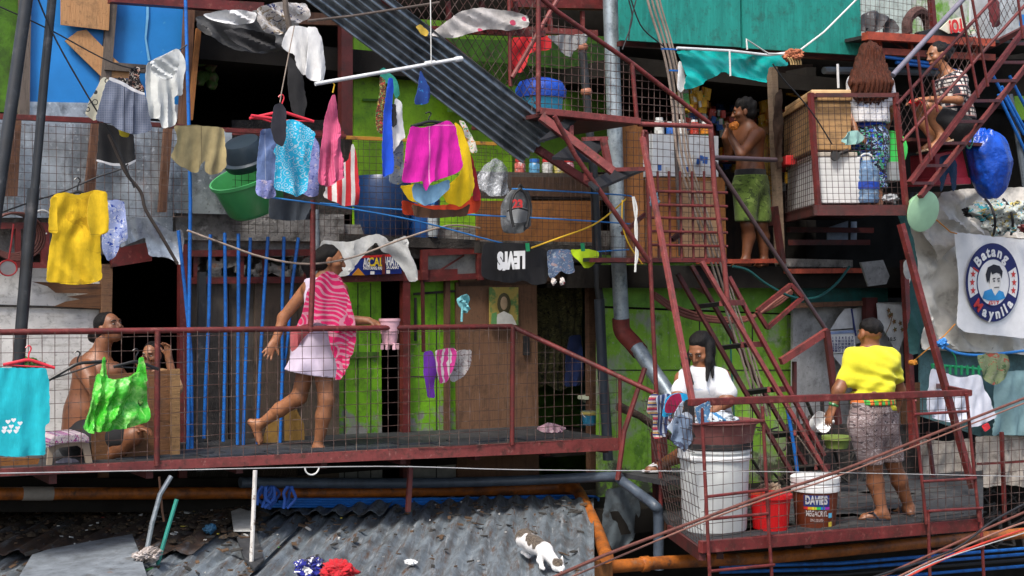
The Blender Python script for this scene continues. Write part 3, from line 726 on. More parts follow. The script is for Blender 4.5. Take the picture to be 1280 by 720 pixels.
tag(cloth('mossy_curtain', [(671, 352), (727, 350), (728, 440), (722, 478), (700, 490), (684, 480), (672, 486)], 1.16, fabric('mossy_lace', (.09, .085, .035), .5, floral([(.035, .04, .02), (.16, .15, .06), (.02, .02, .015)], 24)), fold=.03, freq=40, seed=2), 'mossy brown lace curtain hanging in the open doorway', 'curtain')
tag(cloth('garment', [(712, 420), (727, 418), (730, 470), (726, 482), (706, 484), (708, 440)], 1.135, fabric('navy_fabric', (.012, .025, .09)), fold=.02, seed=8), 'dark blue garment hanging beside the lace curtain', 'garment')
# torn tin flap above the black doorway
tag(cloth('metal_flap', [(156, 270), (176, 272), (196, 276), (216, 290), (228, 286), (232, 300), (226, 332), (212, 322), (188, 320), (184, 296), (170, 302), (158, 306), (150, 310)], 1.09, galv, fold=.05, freq=14, seed=12, th=.003, dirn=(.7, .7)), 'torn crumpled tin sheet hanging above the black doorway', 'metal sheet')
t = thing('picture', 'small framed portrait of a robed bearded man on the brown door', 'picture')
slab('backing', rect(612, 359, 648, 406), 1.124, plain('picture_gold', (.42, .32, .08), .4, layers=[((.1, .2, .06), 9, .5, .6)]), t, .012)
b = MB(); ellmesh(b, L(630, 380, 1.1235), (.07, .006, .1), (U, N, Z)); b.build('portrait_hair', plain('portrait_dark', (.08, .07, .03), .6, bump=0), t, True)
b = MB(); ellmesh(b, L(630, 379, 1.123), (.038, .006, .06), (U, N, Z)); b.build('portrait_face', plain('portrait_skin', (.42, .3, .18), .6, bump=0), t, True)
slab('portrait_robe', [(620, 406), (622, 393), (630, 389), (640, 394), (646, 406)], 1.1225, plain('portrait_white', (.6, .6, .55), .6, bump=0), t, .005)
slab('portrait_shawl', [(614, 405.5), (615, 392), (621, 390), (621, 405.5)], 1.1224, plain('portrait_green', (.12, .3, .1), .6, bump=0), t, .005)
# poster above green door
t = thing('poster', 'blue campaign poster half hidden under the white cloth', 'poster')
slab('sheet', [(424, 322), (502, 318), (502, 342), (424, 345)], 1.119, plain('poster_blue', (.01, .03, .22), .4, bump=0), t, .006)
slab('heading_strip', [(446, 320), (500, 317.4), (500, 320.5), (446, 323)], 1.1185, plain('poster_red', (.5, .02, .02), .4, bump=0), t, .003)
slab('rainbow_corner', [(440, 344), (448, 335), (456, 344)], 1.1185, plain('poster_orange', (.6, .25, .02), .4, bump=0), t, .003)
yl = plain('poster_yellow', (.75, .55, .02), .4, bump=0); wl = plain('print_white', (.72, .72, .72), .5, var=.05, bump=0)
b = MB(); put_text(b, 'CAL', .1, L(470, 332.5, 1.117), U, Z, .003, True, .14); b.build('lettering', yl, t)
b = MB(); put_text(b, 'AG', .1, L(458, 333, 1.117), U, Z, .003, True, .06); put_text(b, 'AHATA', .1, L(490, 331.5, 1.117), U, Z, .003, True, .16)
put_text(b, 'PAUTANG PARA', .035, L(468, 337, 1.117), U, Z, .001, True, .2); put_text(b, 'SA LAHAT', .035, L(491, 336, 1.117), U, Z, .001, True, .12)
b.build('lettering', wl, t)
slab('icon', rect(483, 337.5, 487.5, 342), 1.117, wl, t, .002); slab('icon', rect(463, 339, 468, 343), 1.117, wl, t, .002)
slab('poster_stripe', rect(478, 319, 481.5, 343), 1.116, red, t, .01)
tag(cloth('white_cloth', [(402, 300), (424, 302), (440, 302), (456, 296), (472, 292), (482, 297), (486, 303), (508, 294), (511, 303), (509, 307), (523, 340), (520, 352), (513, 352), (504, 336), (490, 318), (478, 315), (470, 302), (460, 312), (446, 331), (434, 345), (408, 346), (398, 330)], 1.07, offwhite, fold=.03, freq=30, seed=14, dirn=(.8, .5)), 'long white cloth draped over the clothes line above the green door', 'cloth')
# ------------------------------------------------------------------ pipes on the left
tag(pipe('drain_pipe', [(36, -60), (33, 0), (16, 120), (2, 215), (-14, 330), (-30, 480)], 1.02, .042, pipeblk, n=14), 'thick black drain pipe leaning at the left edge', 'pipe')
t = thing('drain_pipe', 'thinner black drain pipe running down past the yellow shirt', 'pipe')
MB().tube(pp([(68, -60), (65, 0), (56, 90), (44, 230), (42, 245)], 1.03), .03, 12).build('upper_pipe', pipeblk, t, True)
MB().tube(pp([(42, 236), (34, 320), (25, 430), (22, 470)], 1.03), .041, 14).build('lower_pipe', pipeblk, t, True)
bp = [([(232, -60), (232, 0), (236, 150), (238, 250), (236, 420), (235, 568)], 1.06, 'tall blue water pipe running from the roof down past the door'),
      ([(223, 288), (231, 360), (239, 445), (240, 568)], 1.075, 'leaning blue water pipe beside the red door post'),
      ([(263, 293), (261, 400), (257, 480), (255, 548)], 1.078, 'blue water pipe on the dark corner pipe'),
      ([(281, 291), (282, 400), (281, 470), (279, 552)], 1.08, 'blue water pipe straight on the first grey board'),
      ([(298, 292), (298, 400), (297, 480), (297, 556)], 1.082, 'blue water pipe straight on the second grey board'),
      ([(313, 297), (309, 400), (306, 480), (304, 560)], 1.084, 'blue water pipe slightly slanting on the grey boards'),
      ([(335, 296), (330, 370), (325, 460), (321, 560)], 1.086, 'slanting blue water pipe behind the walking woman\'s hand'),
      ([(355, 296), (353, 380), (353, 470), (350, 560)], 1.088, 'blue water pipe behind the walking woman\'s elbow'),
      ([(373, 297), (366, 350), (360, 420), (352, 480)], 1.09, 'rightmost blue water pipe slanting behind the woman')]
for pts, s, lb in bp: tag(pipe('water_pipe', pts, s, .0135, pipeblue, n=10), lb, 'pipe', 'blue water pipes on the left wall')
tag(pipe('conduit', [(391, 250), (391, 300), (391, 345), (388, 415)], 1.0, .021, red, n=10), 'red upright pole in front of the woman, tied to the walkway rail', 'pole')
tag(pipe('drain_pipe', [(394, 262), (395, 310), (395, 352)], 1.09, .032, pipegrey, n=12), 'short grey pipe behind the red upright pole', 'pipe')
t = thing('drain_pipe', 'black pipe with copper rings going down behind the stair mesh', 'pipe')
MB().tube(pp([(727, 50), (732, 110), (738, 175), (744, 245), (748, 330)], 1.02), .035, 12).build('body', pipeblk, t, True)
for y, x in ((59, 728), (115, 733)):
    MB().lathe(L(x, y, 1.02), [(.036, -.03), (.045, -.02), (.05, 0), (.045, .02), (.036, .03)], 14).build('copper_ring', plain('copper_joint', (.3, .12, .07), .5), t, True)
tag(pipe('drain_pipe', [(741, 180), (745, 300), (748, 360), (751, 384)], 1.06, .036, pipeblk, n=12), 'black pipe beside the plywood board, above the grey coupling', 'pipe')
tag(pipe('drain_pipe', [(749, 374), (753, 460), (758, 530), (760, 575)], 1.055, .046, plain('charcoal_pipe', (.035, .045, .06), .35), n=14), 'wide charcoal pipe standing at the end of the walkway', 'pipe')
# coiled hose and small hanging stuff at left
b = MB()
for i in range(5):
    c = L(15+i*1.2, 292+i, 1.05); b.tube([c+U*(.155+.008*i)*math.cos(a*math.pi/14)+Z*(.14+.006*i)*math.sin(a*math.pi/14)+N*.01*i for a in range(29)], .008, 6)
tag(b.build('coiled_hose', plain('maroon_hose', (.08, .025, .02), .5), None, True), 'coil of maroon hose hanging on the left wall', 'hose')
t = thing('strainer', 'small strainer with a red handle hanging at the left', 'strainer')
MB().tube(pp([(17, 280), (14, 305), (11, 324)], 1.03), .006, 6).build('handle', plastic('red_plastic', (.5, .02, .02)), t, True)
b = MB(); c = L(10, 335, 1.03); b.tube([c+U*.058*math.cos(a*math.pi/10)+Z*.052*math.sin(a*math.pi/10) for a in range(21)], .006, 6); b.build('rim', plastic('red_plastic', 0), t, True)
MB().lathe(c-N*.0, [(.055, 0), (.045, .03), (.02, .045), (.001, .047)], 16, ax=-N).build('net', plain('pale_net', (.4, .36, .33), .7), t, True)
b = MB(); c = L(53, 278, 1.05); b.tube([c+U*.072*math.cos(a*math.pi/14)+Z*.085*math.sin(a*math.pi/14) for a in range(24)], .006, 6)
tag(b.build('wire_loop', cord, None, True), 'pale wire loop beside the yellow shirt', 'loop')

# ------------------------------------------------------------------ the long walkway
wk = thing('walkway', 'long maroon steel walkway with wire mesh railing in front of the doors', 'walkway')
a0, a1 = L(-60, 590, 1.0), L(775, 548, 1.0); dp = -N*1.27
MB().prism([a0, a1, a1+dp, a0+dp], Vector((0, 0, -.05))).build('deck', rubber, wk)
MB().prism([L(-60, 589.5, .998), L(775, 547.5, .998), L(775, 563, .998), L(-60, 598, .998)], -N*.05).build('edge_beam', redpink, wk)
MB().tube(pp([(-60, 416), (640, 408)], 1.0), .021, 12).build('top_rail', red, wk, True)
MB().tube(pp([(640, 408), (817, 491, .93)], 1.0), .02, 12).build('top_rail', red, wk, True)
for x, y0, y1 in ((197, 414, 582), (641, 408, 556), (505, 411, 564)):
    if x != 505: MB().tube(pp([(x, y0), (x-1, y1)], .998), .02, 10).build('post', red, wk, True)
MB().tube(pp([(775, 472), (775, 560)], .99), .016, 8).build('post', red, wk, True)
wire_mesh([(-60, 417), (640, 409), (775, 472), (775, 548), (-60, 589)], .998, wire, wk, .088, .088, .0027)
for i in range(9):
    u = i/8; a = a0.lerp(a1, min(u, .985))-Vector((0, 0, .09)); MB().bar(a-N*.09, a+dp, .05, .07).build('joist', dred, wk)
b = MB()
for i in range(14):
    c = a0.lerp(a1, .22+.05*i)+dp*RND.uniform(.1, .4)+Z*.004; b.box(c, U*RND.uniform(.15, .3), N*RND.uniform(.05, .12), Z*RND.uniform(.004, .012))
b.build('mat', plain('dark_blue_rubber', (.03, .036, .045), .6, var=.5, bump=.006), wk)
# things on the walkway
t = thing('plywood_sheet', 'brown plywood sheet leaning behind the walkway mesh', 'plywood')
slab('sheet', [(112, 470), (222, 462), (222, 586), (116, 582)], 1.03, plyh, t, .02)
slab('batten', [(214, 462), (225, 461), (225, 574), (214, 574)], 1.026, wood('batten_wood', (.3, .17, .07), (.18, .1, .04)), t, .03)
tag(slab('plywood_scrap', [(-10, 572), (50, 573), (46, 584), (-10, 586)], 1.02, plyo, None, .02), 'small orange plywood scrap under the cyan towel', 'plywood')
t = thing('cardboard', 'torn brown cardboard pieces leaning by the doorway', 'cardboard')
cbm = plain('corrugated_cardboard', (.27, .15, .035), .85, layers=[((.15, .08, .02), 6, .5, .66)], bump=.003)
slab('flap', [(326, 556), (337, 524), (350, 523), (352, 550), (340, 558)], 1.09, cbm, t, .008); slab('flap', [(356, 516), (371, 512), (380, 530), (381, 556), (356, 557)], 1.10, cbm, t, .008)
# stool
t = thing('stool', 'beige plastic stool with a floral cover behind the cyan towel', 'stool')
bei = plastic('beige_plastic', (.35, .27, .2), .5)
MB().prism(pp([(58, 586, 1.012), (61, 556, 1.012), (68, 549, 1.012), (104, 546, 1.012), (111, 551, 1.012), (117, 584, 1.012), (109, 586, 1.012), (104, 562, 1.012), (97, 557, 1.012), (74, 560, 1.012), (67, 566, 1.012), (65, 587, 1.012)], 1), -N*.03).build('frame', bei, t, bevel=.004)
MB().prism(pp([(58, 586, 1.04), (61, 556, 1.04), (68, 549, 1.04), (104, 546, 1.04), (111, 551, 1.04), (117, 580, 1.04), (109, 582, 1.04), (104, 562, 1.04), (97, 557, 1.04), (74, 560, 1.04), (67, 566, 1.04), (65, 585, 1.04)], 1), -N*.03).build('frame', bei, t, bevel=.004)
MB().prism(pp([(60, 553, 1.008), (68, 545, 1.008), (106, 542, 1.008), (112, 547, 1.008), (112, 554, 1.008), (98, 553, 1.008), (72, 556, 1.008), (61, 560, 1.008)], 1), -N*.36).build('seat_cover', fabric('floral_cover', (.5, .42, .44), .2, floral([(.32, .05, .2), (.55, .5, .5), (.15, .08, .2)], 30)), t, bevel=.01)
tag(cloth('plastic_bag', [(68, 578), (80, 572), (96, 574), (102, 580), (88, 586), (72, 586)], 1.02, plain('grey_bag', (.3, .27, .32), .3), fold=.02, freq=50, seed=31), 'crumpled grey bag under the beige stool', 'bag')
# pail in doorway and small items
def pail(name, px, py, s, r0, r1, hgt, m, label, cat='bucket', handle=None, rim=None):
    c = L(px, py, s); t = thing(name, label, cat)
    MB().lathe(c, [(.001, 0), (r0, 0), (r1, hgt), (r1*1.06, hgt), (r1*1.06, hgt-.02), (r1*1.01, hgt-.02)][:4]+[(r1*1.06, hgt+.004), (r1*.95, hgt), (r0*.93, .012), (.001, .012)], 26).build('body', m, t, True)
    MB().lathe(c+Z*(hgt-.03), [(r1*1.0, 0), (r1*1.08, .004), (r1*1.08, .03), (r1, .032)], 26).build('rim', rim or m, t, True)
    if handle:
        MB().tube([c+Z*(hgt-.01)+U*r1*1.08*math.cos(a)-Z*r1*.8*math.sin(a)+N*r1*.5*math.sin(a) for a in [math.pi*i/12 for i in range(13)]], .005, 6).build('handle', handle, t, True)
    return t
pail('bucket', 737, 531, 1.1, .06, .075, .12, plastic('blue_plastic', (.03, .2, .34)), 'small blue bucket inside the green doorway', handle=cord, rim=plastic('yellow_rim', (.5, .42, .1)))
pail('bowl', 735, 503, 1.13, .04, .09, .06, plastic('cream_bowl', (.55, .6, .45)), 'pale bowl stacked above the small blue bucket', 'bowl')
tag(cloth('floral_rag', [(672, 536), (684, 528), (696, 530), (708, 535), (700, 541), (680, 541)], 1.06, fabric('pink_floral', (.5, .3, .35), .2, floral([(.1, .05, .1), (.6, .5, .5)], 30)), fold=.03, freq=40, seed=30), 'pink floral rag left on the walkway by the doorway', 'rag')
# ------------------------------------------------------------------ corrugated things
def corrsheet(name, a0, a1, b0, b1, ridges, amp, m, parent=None, th=.004, bend=0, seg=14, rag=0, seed=0, per=14):
    """a0->a1 runs along the ridges, a->b across; sine profile along the surface normal"""
    a0, a1, b0, b1 = map(Vector, (a0, a1, b0, b1)); nn = (a1-a0).cross(b0-a0).normalized(); na = ridges*per
    r = random.Random(seed); b = MB(); idx = []
    off = [r.uniform(-rag, rag) for _ in range(na+1)]
    for k in (0, 1):
        for j in range(seg+1):
            v = j/seg
            for i in range(na+1):
                u = i/na; vv = v+(off[i] if j in (0, seg) else 0)
                p = a0.lerp(a1, vv).lerp(b0.lerp(b1, vv), u)
                d = amp*math.sin(2*math.pi*u*ridges)+bend*math.sin(math.pi*v)+.008*noise.noise(Vector((u*5, v*6, seed)))
                b.v.append(p+nn*(d-k*th)); b.uv
    w = na+1; o = w*(seg+1)
    for j in range(seg):
        for i in range(na):
            q = j*w+i; b.face((q, q+1, q+w+1, q+w)); b.face((o+q, o+q+w, o+q+w+1, o+q+1))
    for j in range(seg):
        for i in (0, na): q = j*w+i; b.face((q, q+w, o+q+w, o+q))
    for i in range(na):
        for j in (0, seg): q = j*w+i; b.face((q, q+1, o+q+1, o+q))
    return b.build(name, m, parent, True)
tag(corrsheet('corrugated_sheet', L(478, -12, .95), L(698, 158, .95), L(366, -12, .985), L(652, 203, .97), 7, .021, corr, seg=20, rag=.004), 'long dark corrugated steel sheet slanting over the hanging laundry', 'metal sheet')

# lower tin roof in front
def roofp(px, py):
    t = (py-360); Y = 1.90*F/t
    for _ in range(3): Y = (1.80+.13*(12.2-Y)/3.6)*F/t
    return P(px, py, Y)
def roofsheet(name, x0, x1, yb, ln, ridges, m, label, lift=0, rot=-.055, amp=.019, rag=.003, seed=0):
    a = roofp(x0, yb); c = roofp(x1, yb); c.z = a.z; c.y = a.y; d = Vector((rot, -1, -.036))*ln
    up = Vector((0, 0, lift))
    return tag(corrsheet(name, c+up, c+d+up, a+up, a+d+up, ridges, amp, m, None, seg=24, rag=rag, seed=seed, per=12), label, 'roof sheet')
roofsheet('roof_sheet', 396, 742, 622, 4.2, 17, galvroof, 'grey blue corrugated roof sheet under the cat', 0)
roofsheet('roof_sheet', 210, 400, 634, 4.2, 9, galvroof, 'grey corrugated roof sheet in the middle with litter at its top', .012, seed=2)
roofsheet('roof_sheet', 330, 500, 622, .95, 8, galvroof, 'short ragged corrugated sheet lapped over the top of the middle roof', .05, rag=.02, seed=3)
roofsheet('roof_sheet', -160, 330, 630, 2.1, 18, rustroof, 'rusty brown corrugated roof sheet strewn with dirt at the left', .055, rag=.008, seed=4)
roofsheet('roof_sheet', -260, 240, 690, 3.0, 16, galvroof, 'grey corrugated roof sheet lowest at the left corner', -.005, seed=5)
b = MB(); q = [roofp(*p)+Z*.09 for p in ((40, 710), (60, 703), (110, 693), (165, 683), (176, 712), (186, 745), (20, 745))]
b.prism(q, Vector((0, 0, -.004)))
tag(b.build('flat_sheet', plain('flat_tin', (.22, .25, .28), .5, .3, var=.4, layers=[((.1, .09, .08), 7, .6, .72), ((.2, .1, .05), 5, .66, .75)], bump=.006, bscale=8)), 'flat grey tin patch lying over the rusty roof sheet', 'metal sheet')
b = MB(); q = [roofp(*p)+Z*.1 for p in ((289, 655), (300, 651), (318, 657), (318, 680), (292, 680))]; b.prism(q, Vector((0, 0, -.01)))
tag(b.build('board_scrap', plain('white_scrap', (.5, .5, .47), .7, var=.3)), 'white broken board scrap lying next to the white stick', 'board')
b = MB(); q = [roofp(*p)+Z*.07 for p in ((296, 682), (320, 676), (330, 712), (318, 724), (304, 708))]; b.prism(q, Vector((0, 0, -.02)))
tag(b.build('rubber_scrap', rubber), 'black rubber scrap lying below the white board scrap', 'rubber')
# litter: uncountable scraps strewn over the roofs
lit = [((.4, .4, .38), 70), ((.085, .05, .027), 420), ((.03, .028, .025), 420), ((.4, .03, .03), 8), ((.4, .33, .04), 6), ((.03, .08, .3), 8), ((.07, .22, .07), 5)]
b = MB(); ml = []
for i, (c, n) in enumerate(lit):
    ml.append(plain(f'scrap_{i}', c, .8, var=.5, bump=0)); b.m = i
    for _ in range(n):
        y = 630+abs(RND.gauss(0, 20)); x = RND.uniform(0, 320) if RND.random() < .72 else RND.uniform(320, 730)
        if RND.random() < .3: y = RND.uniform(630, 720)
        if x < 330: y += 8
        p = roofp(x, y)+Z*(.075 if x < 332 and y < 705 else .03); k = RND.choice((.004, .006, .008, .012, .018))*(1 if i in (1, 2) else .8); a = RND.uniform(0, 6.3)
        ax = Vector((math.cos(a), math.sin(a), RND.uniform(-.3, .3))); ay = Vector((-math.sin(a), math.cos(a), RND.uniform(-.3, .3)))
        b.box(p, ax*k*RND.uniform(.8, 3), ay*k, Vector((0, 0, 1))*RND.uniform(.002, .006))
tag(b.build('litter', ml), 'scraps, leaves and paper strewn over the tin roofs', 'litter', kind='stuff')
b = MB()
for i in range(700):
    x = RND.uniform(-60, 330); y = 633+abs(RND.gauss(0, 24)); p = roofp(x, y)+Z*.072; k = RND.uniform(.01, .035)
    b.lathe(p-Z*k*.5, [(k*1.6, 0), (k*1.2, k*.6), (.001, k)], 6, x=(RND.random(), RND.random(), 0))
tag(b.build('dirt', plain('roof_dirt', (.05, .035, .022), .95, var=.7, scale=20, bump=.01)), 'dark rotten dirt gathered along the top of the rusty roof', 'dirt', kind='stuff')
def crumple(name, c, r, m, label, cat, seed=1, sq=(1, 1, .6)):
    bm = bmesh.new(); bmesh.ops.create_icosphere(bm, subdivisions=5, radius=1); rr = random.Random(seed)
    ds = [(Vector((rr.gauss(0, 1), rr.gauss(0, 1), rr.gauss(0, 1))).normalized(), rr.uniform(.7, 1)) for _ in range(22)]
    for v in bm.verts:
        u_ = v.co.normalized(); n_ = noise.noise(u_*1.7+Vector((seed, 0, 0)))*.4+abs(noise.noise(u_*3.2+Vector((0, seed, 0))))*.55-abs(noise.noise(u_*7+Vector((0, 0, seed))))*.28
        v.co = u_*(min([1.05]+[o/u_.dot(d) for d, o in ds if u_.dot(d) > .4])+n_*.75-.08); v.co = Vector((v.co.x*r*sq[0], v.co.y*r*sq[1], v.co.z*r*sq[2]))+c
    me = bpy.data.meshes.new(name); bm.to_mesh(me); bm.free(); me.polygons.foreach_set('use_smooth', [True]*len(me.polygons))
    o = fin(bpy.data.objects.new(name, me), name, None, m); uv = me.uv_layers.new(name='UVMap')
    for l in me.loops: uv.data[l.index].uv = (me.vertices[l.vertex_index].co.x, me.vertices[l.vertex_index].co.z)
    return tag(o, label, cat)
crumple('clothes_heap', roofp(388, 729)+Z*.1, .12, fabric('navy_white_print', (.015, .02, .2), .3, floral([(.7, .7, .7), (.02, .02, .05)], 22)), 'navy and white printed garment heaped at the bottom edge of the roof', 'garment', 3)
crumple('clothes_heap', roofp(424, 733)+Z*.1, .12, fabric('red_print', (.42, .012, .02), .3, floral([(.2, .01, .01)], 30)), 'bright red garment heaped at the bottom edge of the roof', 'garment', 5)
crumple('plastic_scrap', roofp(513, 712)+Z*.05, .05, plasw, 'crumpled white plastic on the roof left of the cat', 'plastic', 8, (1, 1, .4))
crumple('cloth_scrap', roofp(184, 716)+Z*.12, .09, fabric('dirty_rag', (.3, .26, .24), .4, floral([(.12, .1, .09), (.45, .4, .38)], 16)), 'dirty pale rag heaped at the foot of the green stick', 'rag', 4)
crumple('blue_ball', roofp(262, 678)+Z*.1, .05, plastic('dusty_blue', (.03, .12, .22)), 'dusty blue lump of plastic on the roof near the white stick', 'plastic', 2, (1, 1, .8))
# sticks and pipes standing out of the roof
tag(pipe('pole', [(181, 702), (190, 655), (200, 618), (214, 595)], .98, .017, pipegrey, n=8), 'bent grey pipe rising from the dirty roof', 'pipe')
tag(pipe('pole', [(197, 706), (209, 664), (221, 624)], .97, .014, plain('green_stick', (.02, .2, .16), .5), n=8), 'teal green stick standing next to the bent grey pipe', 'stick')
tag(pipe('pole', [(199, 596), (203, 640), (205, 652)], .985, .008, brnstud, n=6), 'thin brown stick hanging from the walkway beam', 'stick')
tag(pipe('pole', [(319, 588), (316, 660), (313, 735)], .93, .015, plain('flaky_white', (.55, .53, .5), .6, layers=[((.15, .1, .07), 20, .55, .62)]), n=8), 'flaky white stick reaching from the roof to the walkway', 'stick')
tag(beam('strut', (513, 582), (510, 640), 1.01, .035, dred), 'dark maroon strut hanging below the middle of the walkway', 'strut')
# sewer pipes below the walkway
t = thing('sewer_pipe', 'orange sewer pipe running below the long walkway, ending in a bend', 'pipe')
MB().tube(pp([(-80, 617), (65, 617)], 1.1), .047, 14).build('pipe_run', pipeorange, t, True)
MB().tube(pp([(28, 617), (66, 617)], 1.1), .051, 14).build('repair_sleeve', plain('grey_sleeve', (.3, .27, .24), .8), t, True)
MB().tube(pp([(60, 617), (400, 616), (706, 611)], 1.1), .047, 14).build('pipe_run', pipeorange, t, True)
MB().tube(pp(smoothline([(700, 611, 1.1), (718, 611, 1.08), (727, 622, 1.05), (745, 660, .95), (758, 696, .86)], 5), 1), .052, 14).build('bend', pipeorange, t, True)
MB().lathe(L(716, 611, 1.09), [(.058, -.05), (.062, -.04), (.062, .04), (.058, .05)], 16, ax=U).build('collar', pipeorange, t, True)
t = thing('sewer_pipe', 'orange sewer pipe running below the platform on the right', 'pipe')
MB().tube(pp([(758, 709, .9), (830, 703), (960, 697), (1400, 655)], .9), .05, 14).build('pipe_run', pipeorange, t, True)
MB().lathe(L(806, 705, .9), [(.055, -.04), (.06, -.03), (.06, .03), (.055, .04)], 16, ax=U).build('collar', pipeorange, t, True)
tag(slab('box', [(728, 703, .87), (765, 699, .87), (767, 740, .87), (729, 742, .87)], 1, plyo, None, .12), 'small orange wooden box below the end of the sewer pipe', 'box')
tag(pipe('water_main', smoothline([(300, 603, 1.08), (500, 604, 1.08), (640, 601, 1.06), (762, 596, 1.0), (778, 602, .97), (800, 618, .95), (818, 632, .93), (823, 645, .93), (823, 712, .93)], 5), 1, .042, plain('slate_pipe', (.06, .08, .11), .4, var=.4), n=14), 'slate grey pipe below the walkway that bends down beside the tin sheet', 'pipe')
for i in range(4):
    tag(pipe('water_pipe', smoothline([(330+i*9, 633-i*3, 1.09), (560, 633-i*3.2, 1.09), (728, 630-i*3.4, 1.08), (740+i*3, 640-i*3, 1.05), (752+i*4, 668-i*2, 1.02)], 4), 1, .0115, pipeblue, n=8), f'thin blue water pipe, {("lowest", "second from below", "third from below", "topmost")[i]} of the bundle under the walkway', 'pipe', 'bundle of blue pipes under the walkway')
b = MB()
for i in range(16):
    x0 = RND.choice((334, 342, 360))+RND.uniform(-6, 6); b.tube(pp(smoothline([(x0, 608), (x0+RND.uniform(-9, 9), 616), (x0+RND.uniform(-9, 9), 624), (x0+RND.uniform(-12, 8), RND.uniform(628, 637))], 4), RND.uniform(1.02, 1.05)), .012, 6)
tag(b.build('cord_tangle', plain('frayed_blue_cord', (.015, .07, .3), .7), None, True), 'tangle of frayed blue cord tied round the pipes under the walkway', 'cord')
tag(cloth('tin_sheet', [(758, 612), (796, 606), (800, 640), (796, 668), (780, 690), (765, 688), (752, 662)], 1.0, plain('dark_tin', (.13, .16, .18), .45, .4, layers=[((.05, .05, .05), 6, .5, .65)]), fold=.03, freq=20, seed=3, th=.003), 'loose dark tin sheet hanging between the pipes', 'metal sheet')
tag(slab('rusty_plate', rect(832, 622, 860, 668), .97, plain('rust_plate', (.2, .09, .05), .8), None, .02), 'rusty plate below the platform behind the white bin', 'plate')

# ------------------------------------------------------------------ upper stair with mesh cage
st = thing('landing', 'upper steel landing with a sloping handrail and square mesh above the stair', 'landing')
S = .93
MB().bar(L(673, 139, S), L(798, 152, S), .05, .07, up=N).build('edge_beam', redpink, st, bevel=.004)
hslab('deck', 676, 796, 141, S+.002, S+.11, .03, dred, st, 151)
MB().tube(pp([(560, -70), (672, -6), (697, 15), (791, 80), (888, 155)], S), .019, 10).build('handrail', red, st, True)
MB().tube(pp([(798, 155), (889, 158)], S), .02, 10).build('lower_rail', redpink, st, True)
MB().tube(pp([(673, -40), (673, 140)], S-.001), .02, 10).build('post', red, st, True)
MB().tube(pp([(790, 79), (796, 150)], S-.001), .018, 10).build('post', red, st, True)
wire_mesh([(661, -30), (673, -3), (697, 17), (888, 156), (798, 153), (661, 138)], S+.002, wire, st, .06, .06, .0033)
cg = thing('chain_link_panel', 'chain link panel in a maroon frame above the corrugated sheet', 'fence')
MB().tube(pp([(460, -28), (480, 1), (552, 47), (700, 168)], .955), .018, 8).build('frame', red, cg, True)
MB().bar(L(540, -12, .965), L(700, -6, .965), .06, .06, up=N).build('frame', dred, cg)
MB().bar(L(510, 36, .97), L(680, 42, .97), .05, .05, up=N).build('frame', red, cg)
MB().tube(pp([(636, -30), (638, 108)], .955), .016, 8).build('post', red, cg, True)
MB().tube(pp([(707, -18), (640, 97)], .952), .018, 8).build('brace', redpink, cg, True)
wire_mesh([(440, -60), (673, -60), (673, 150), (552, 50), (482, 2)], .957, wire, cg, .07, .07, .003, True)
for i in range(4): MB().bar(L(560+i*42, 2, .968), L(562+i*42, 38, .968), .03, .03, up=N).build('strut', red, cg)
# stuff behind the chain link
bk = thing('upper_balcony', 'upper balcony frame of maroon beams behind the chain link', 'balcony')
MB().bar(L(640, 3, 1.05), L(770, 6, 1.05), .09, .1, up=N).build('beam', red, bk)
MB().bar(L(648, 37, 1.05), L(745, 42, 1.05), .05, .06, up=N).build('beam', redpink, bk)
MB().bar(L(728, 14, 1.05), L(728, 44, 1.05), .03, .03, up=N).build('strut', redpink, bk)
slab('back_panel', [(560, 48), (760, 55), (760, 140), (560, 140)], 1.17, greend, bk, .02)
tag(cloth('grey_sheet', [(682, 45), (736, 42), (735, 52), (722, 58), (712, 73), (700, 60)], .97, fabric('grey_cloth', (.3, .3, .3), .3), fold=.03, freq=30, seed=2), 'grey rag hanging over the rail behind the stair mesh', 'rag')
tag(cloth('bed_sheet', [(538, 45), (556, 28), (576, 14), (602, 9), (640, 14), (662, 20), (660, 34), (640, 38), (612, 36), (590, 41), (566, 48), (550, 46)], .95, fabric('white_pink_sheet', (.5, .47, .45), .35, dots((.5, .06, .12), 9, .2)), fold=.03, freq=34, seed=3, dirn=(.4, 1)), 'white sheet with pink dots draped over the chain link', 'sheet')
tag(cloth('red_bag', [(640, 47), (690, 44), (688, 62), (662, 66), (652, 92), (640, 86)], 1.02, plain('red_cloth', (.5, .012, .015), .6), fold=.02, seed=9), 'bright red cloth behind the chain link', 'cloth')
tag(cloth('yellow_scrap', [(520, 33), (526, 30), (536, 40), (533, 46), (525, 42)], .94, plain('yellow_wrap', (.6, .4, .05), .4), fold=.01), 'small yellow wrapper caught in the chain link', 'wrapper')
t = thing('tub', 'light blue tub covered with a bright blue sheet on the landing', 'tub')
c = L(676, 145, .99)
MB().lathe(c, [(.15, 0), (.17, .05), (.185, .2), (.19, .22)], 24).build('body', plastic('cyan_plastic', (.05, .4, .62)), t, True)
bm = MB(); bm.lathe(c+Z*.17, [(.2, -.03), (.205, .04), (.17, .1), (.08, .13), (.001, .14)], 24); bm.build('cover', plain('blue_sheet', (.012, .08, .5), .45, bump=.02, bscale=14), t, True)

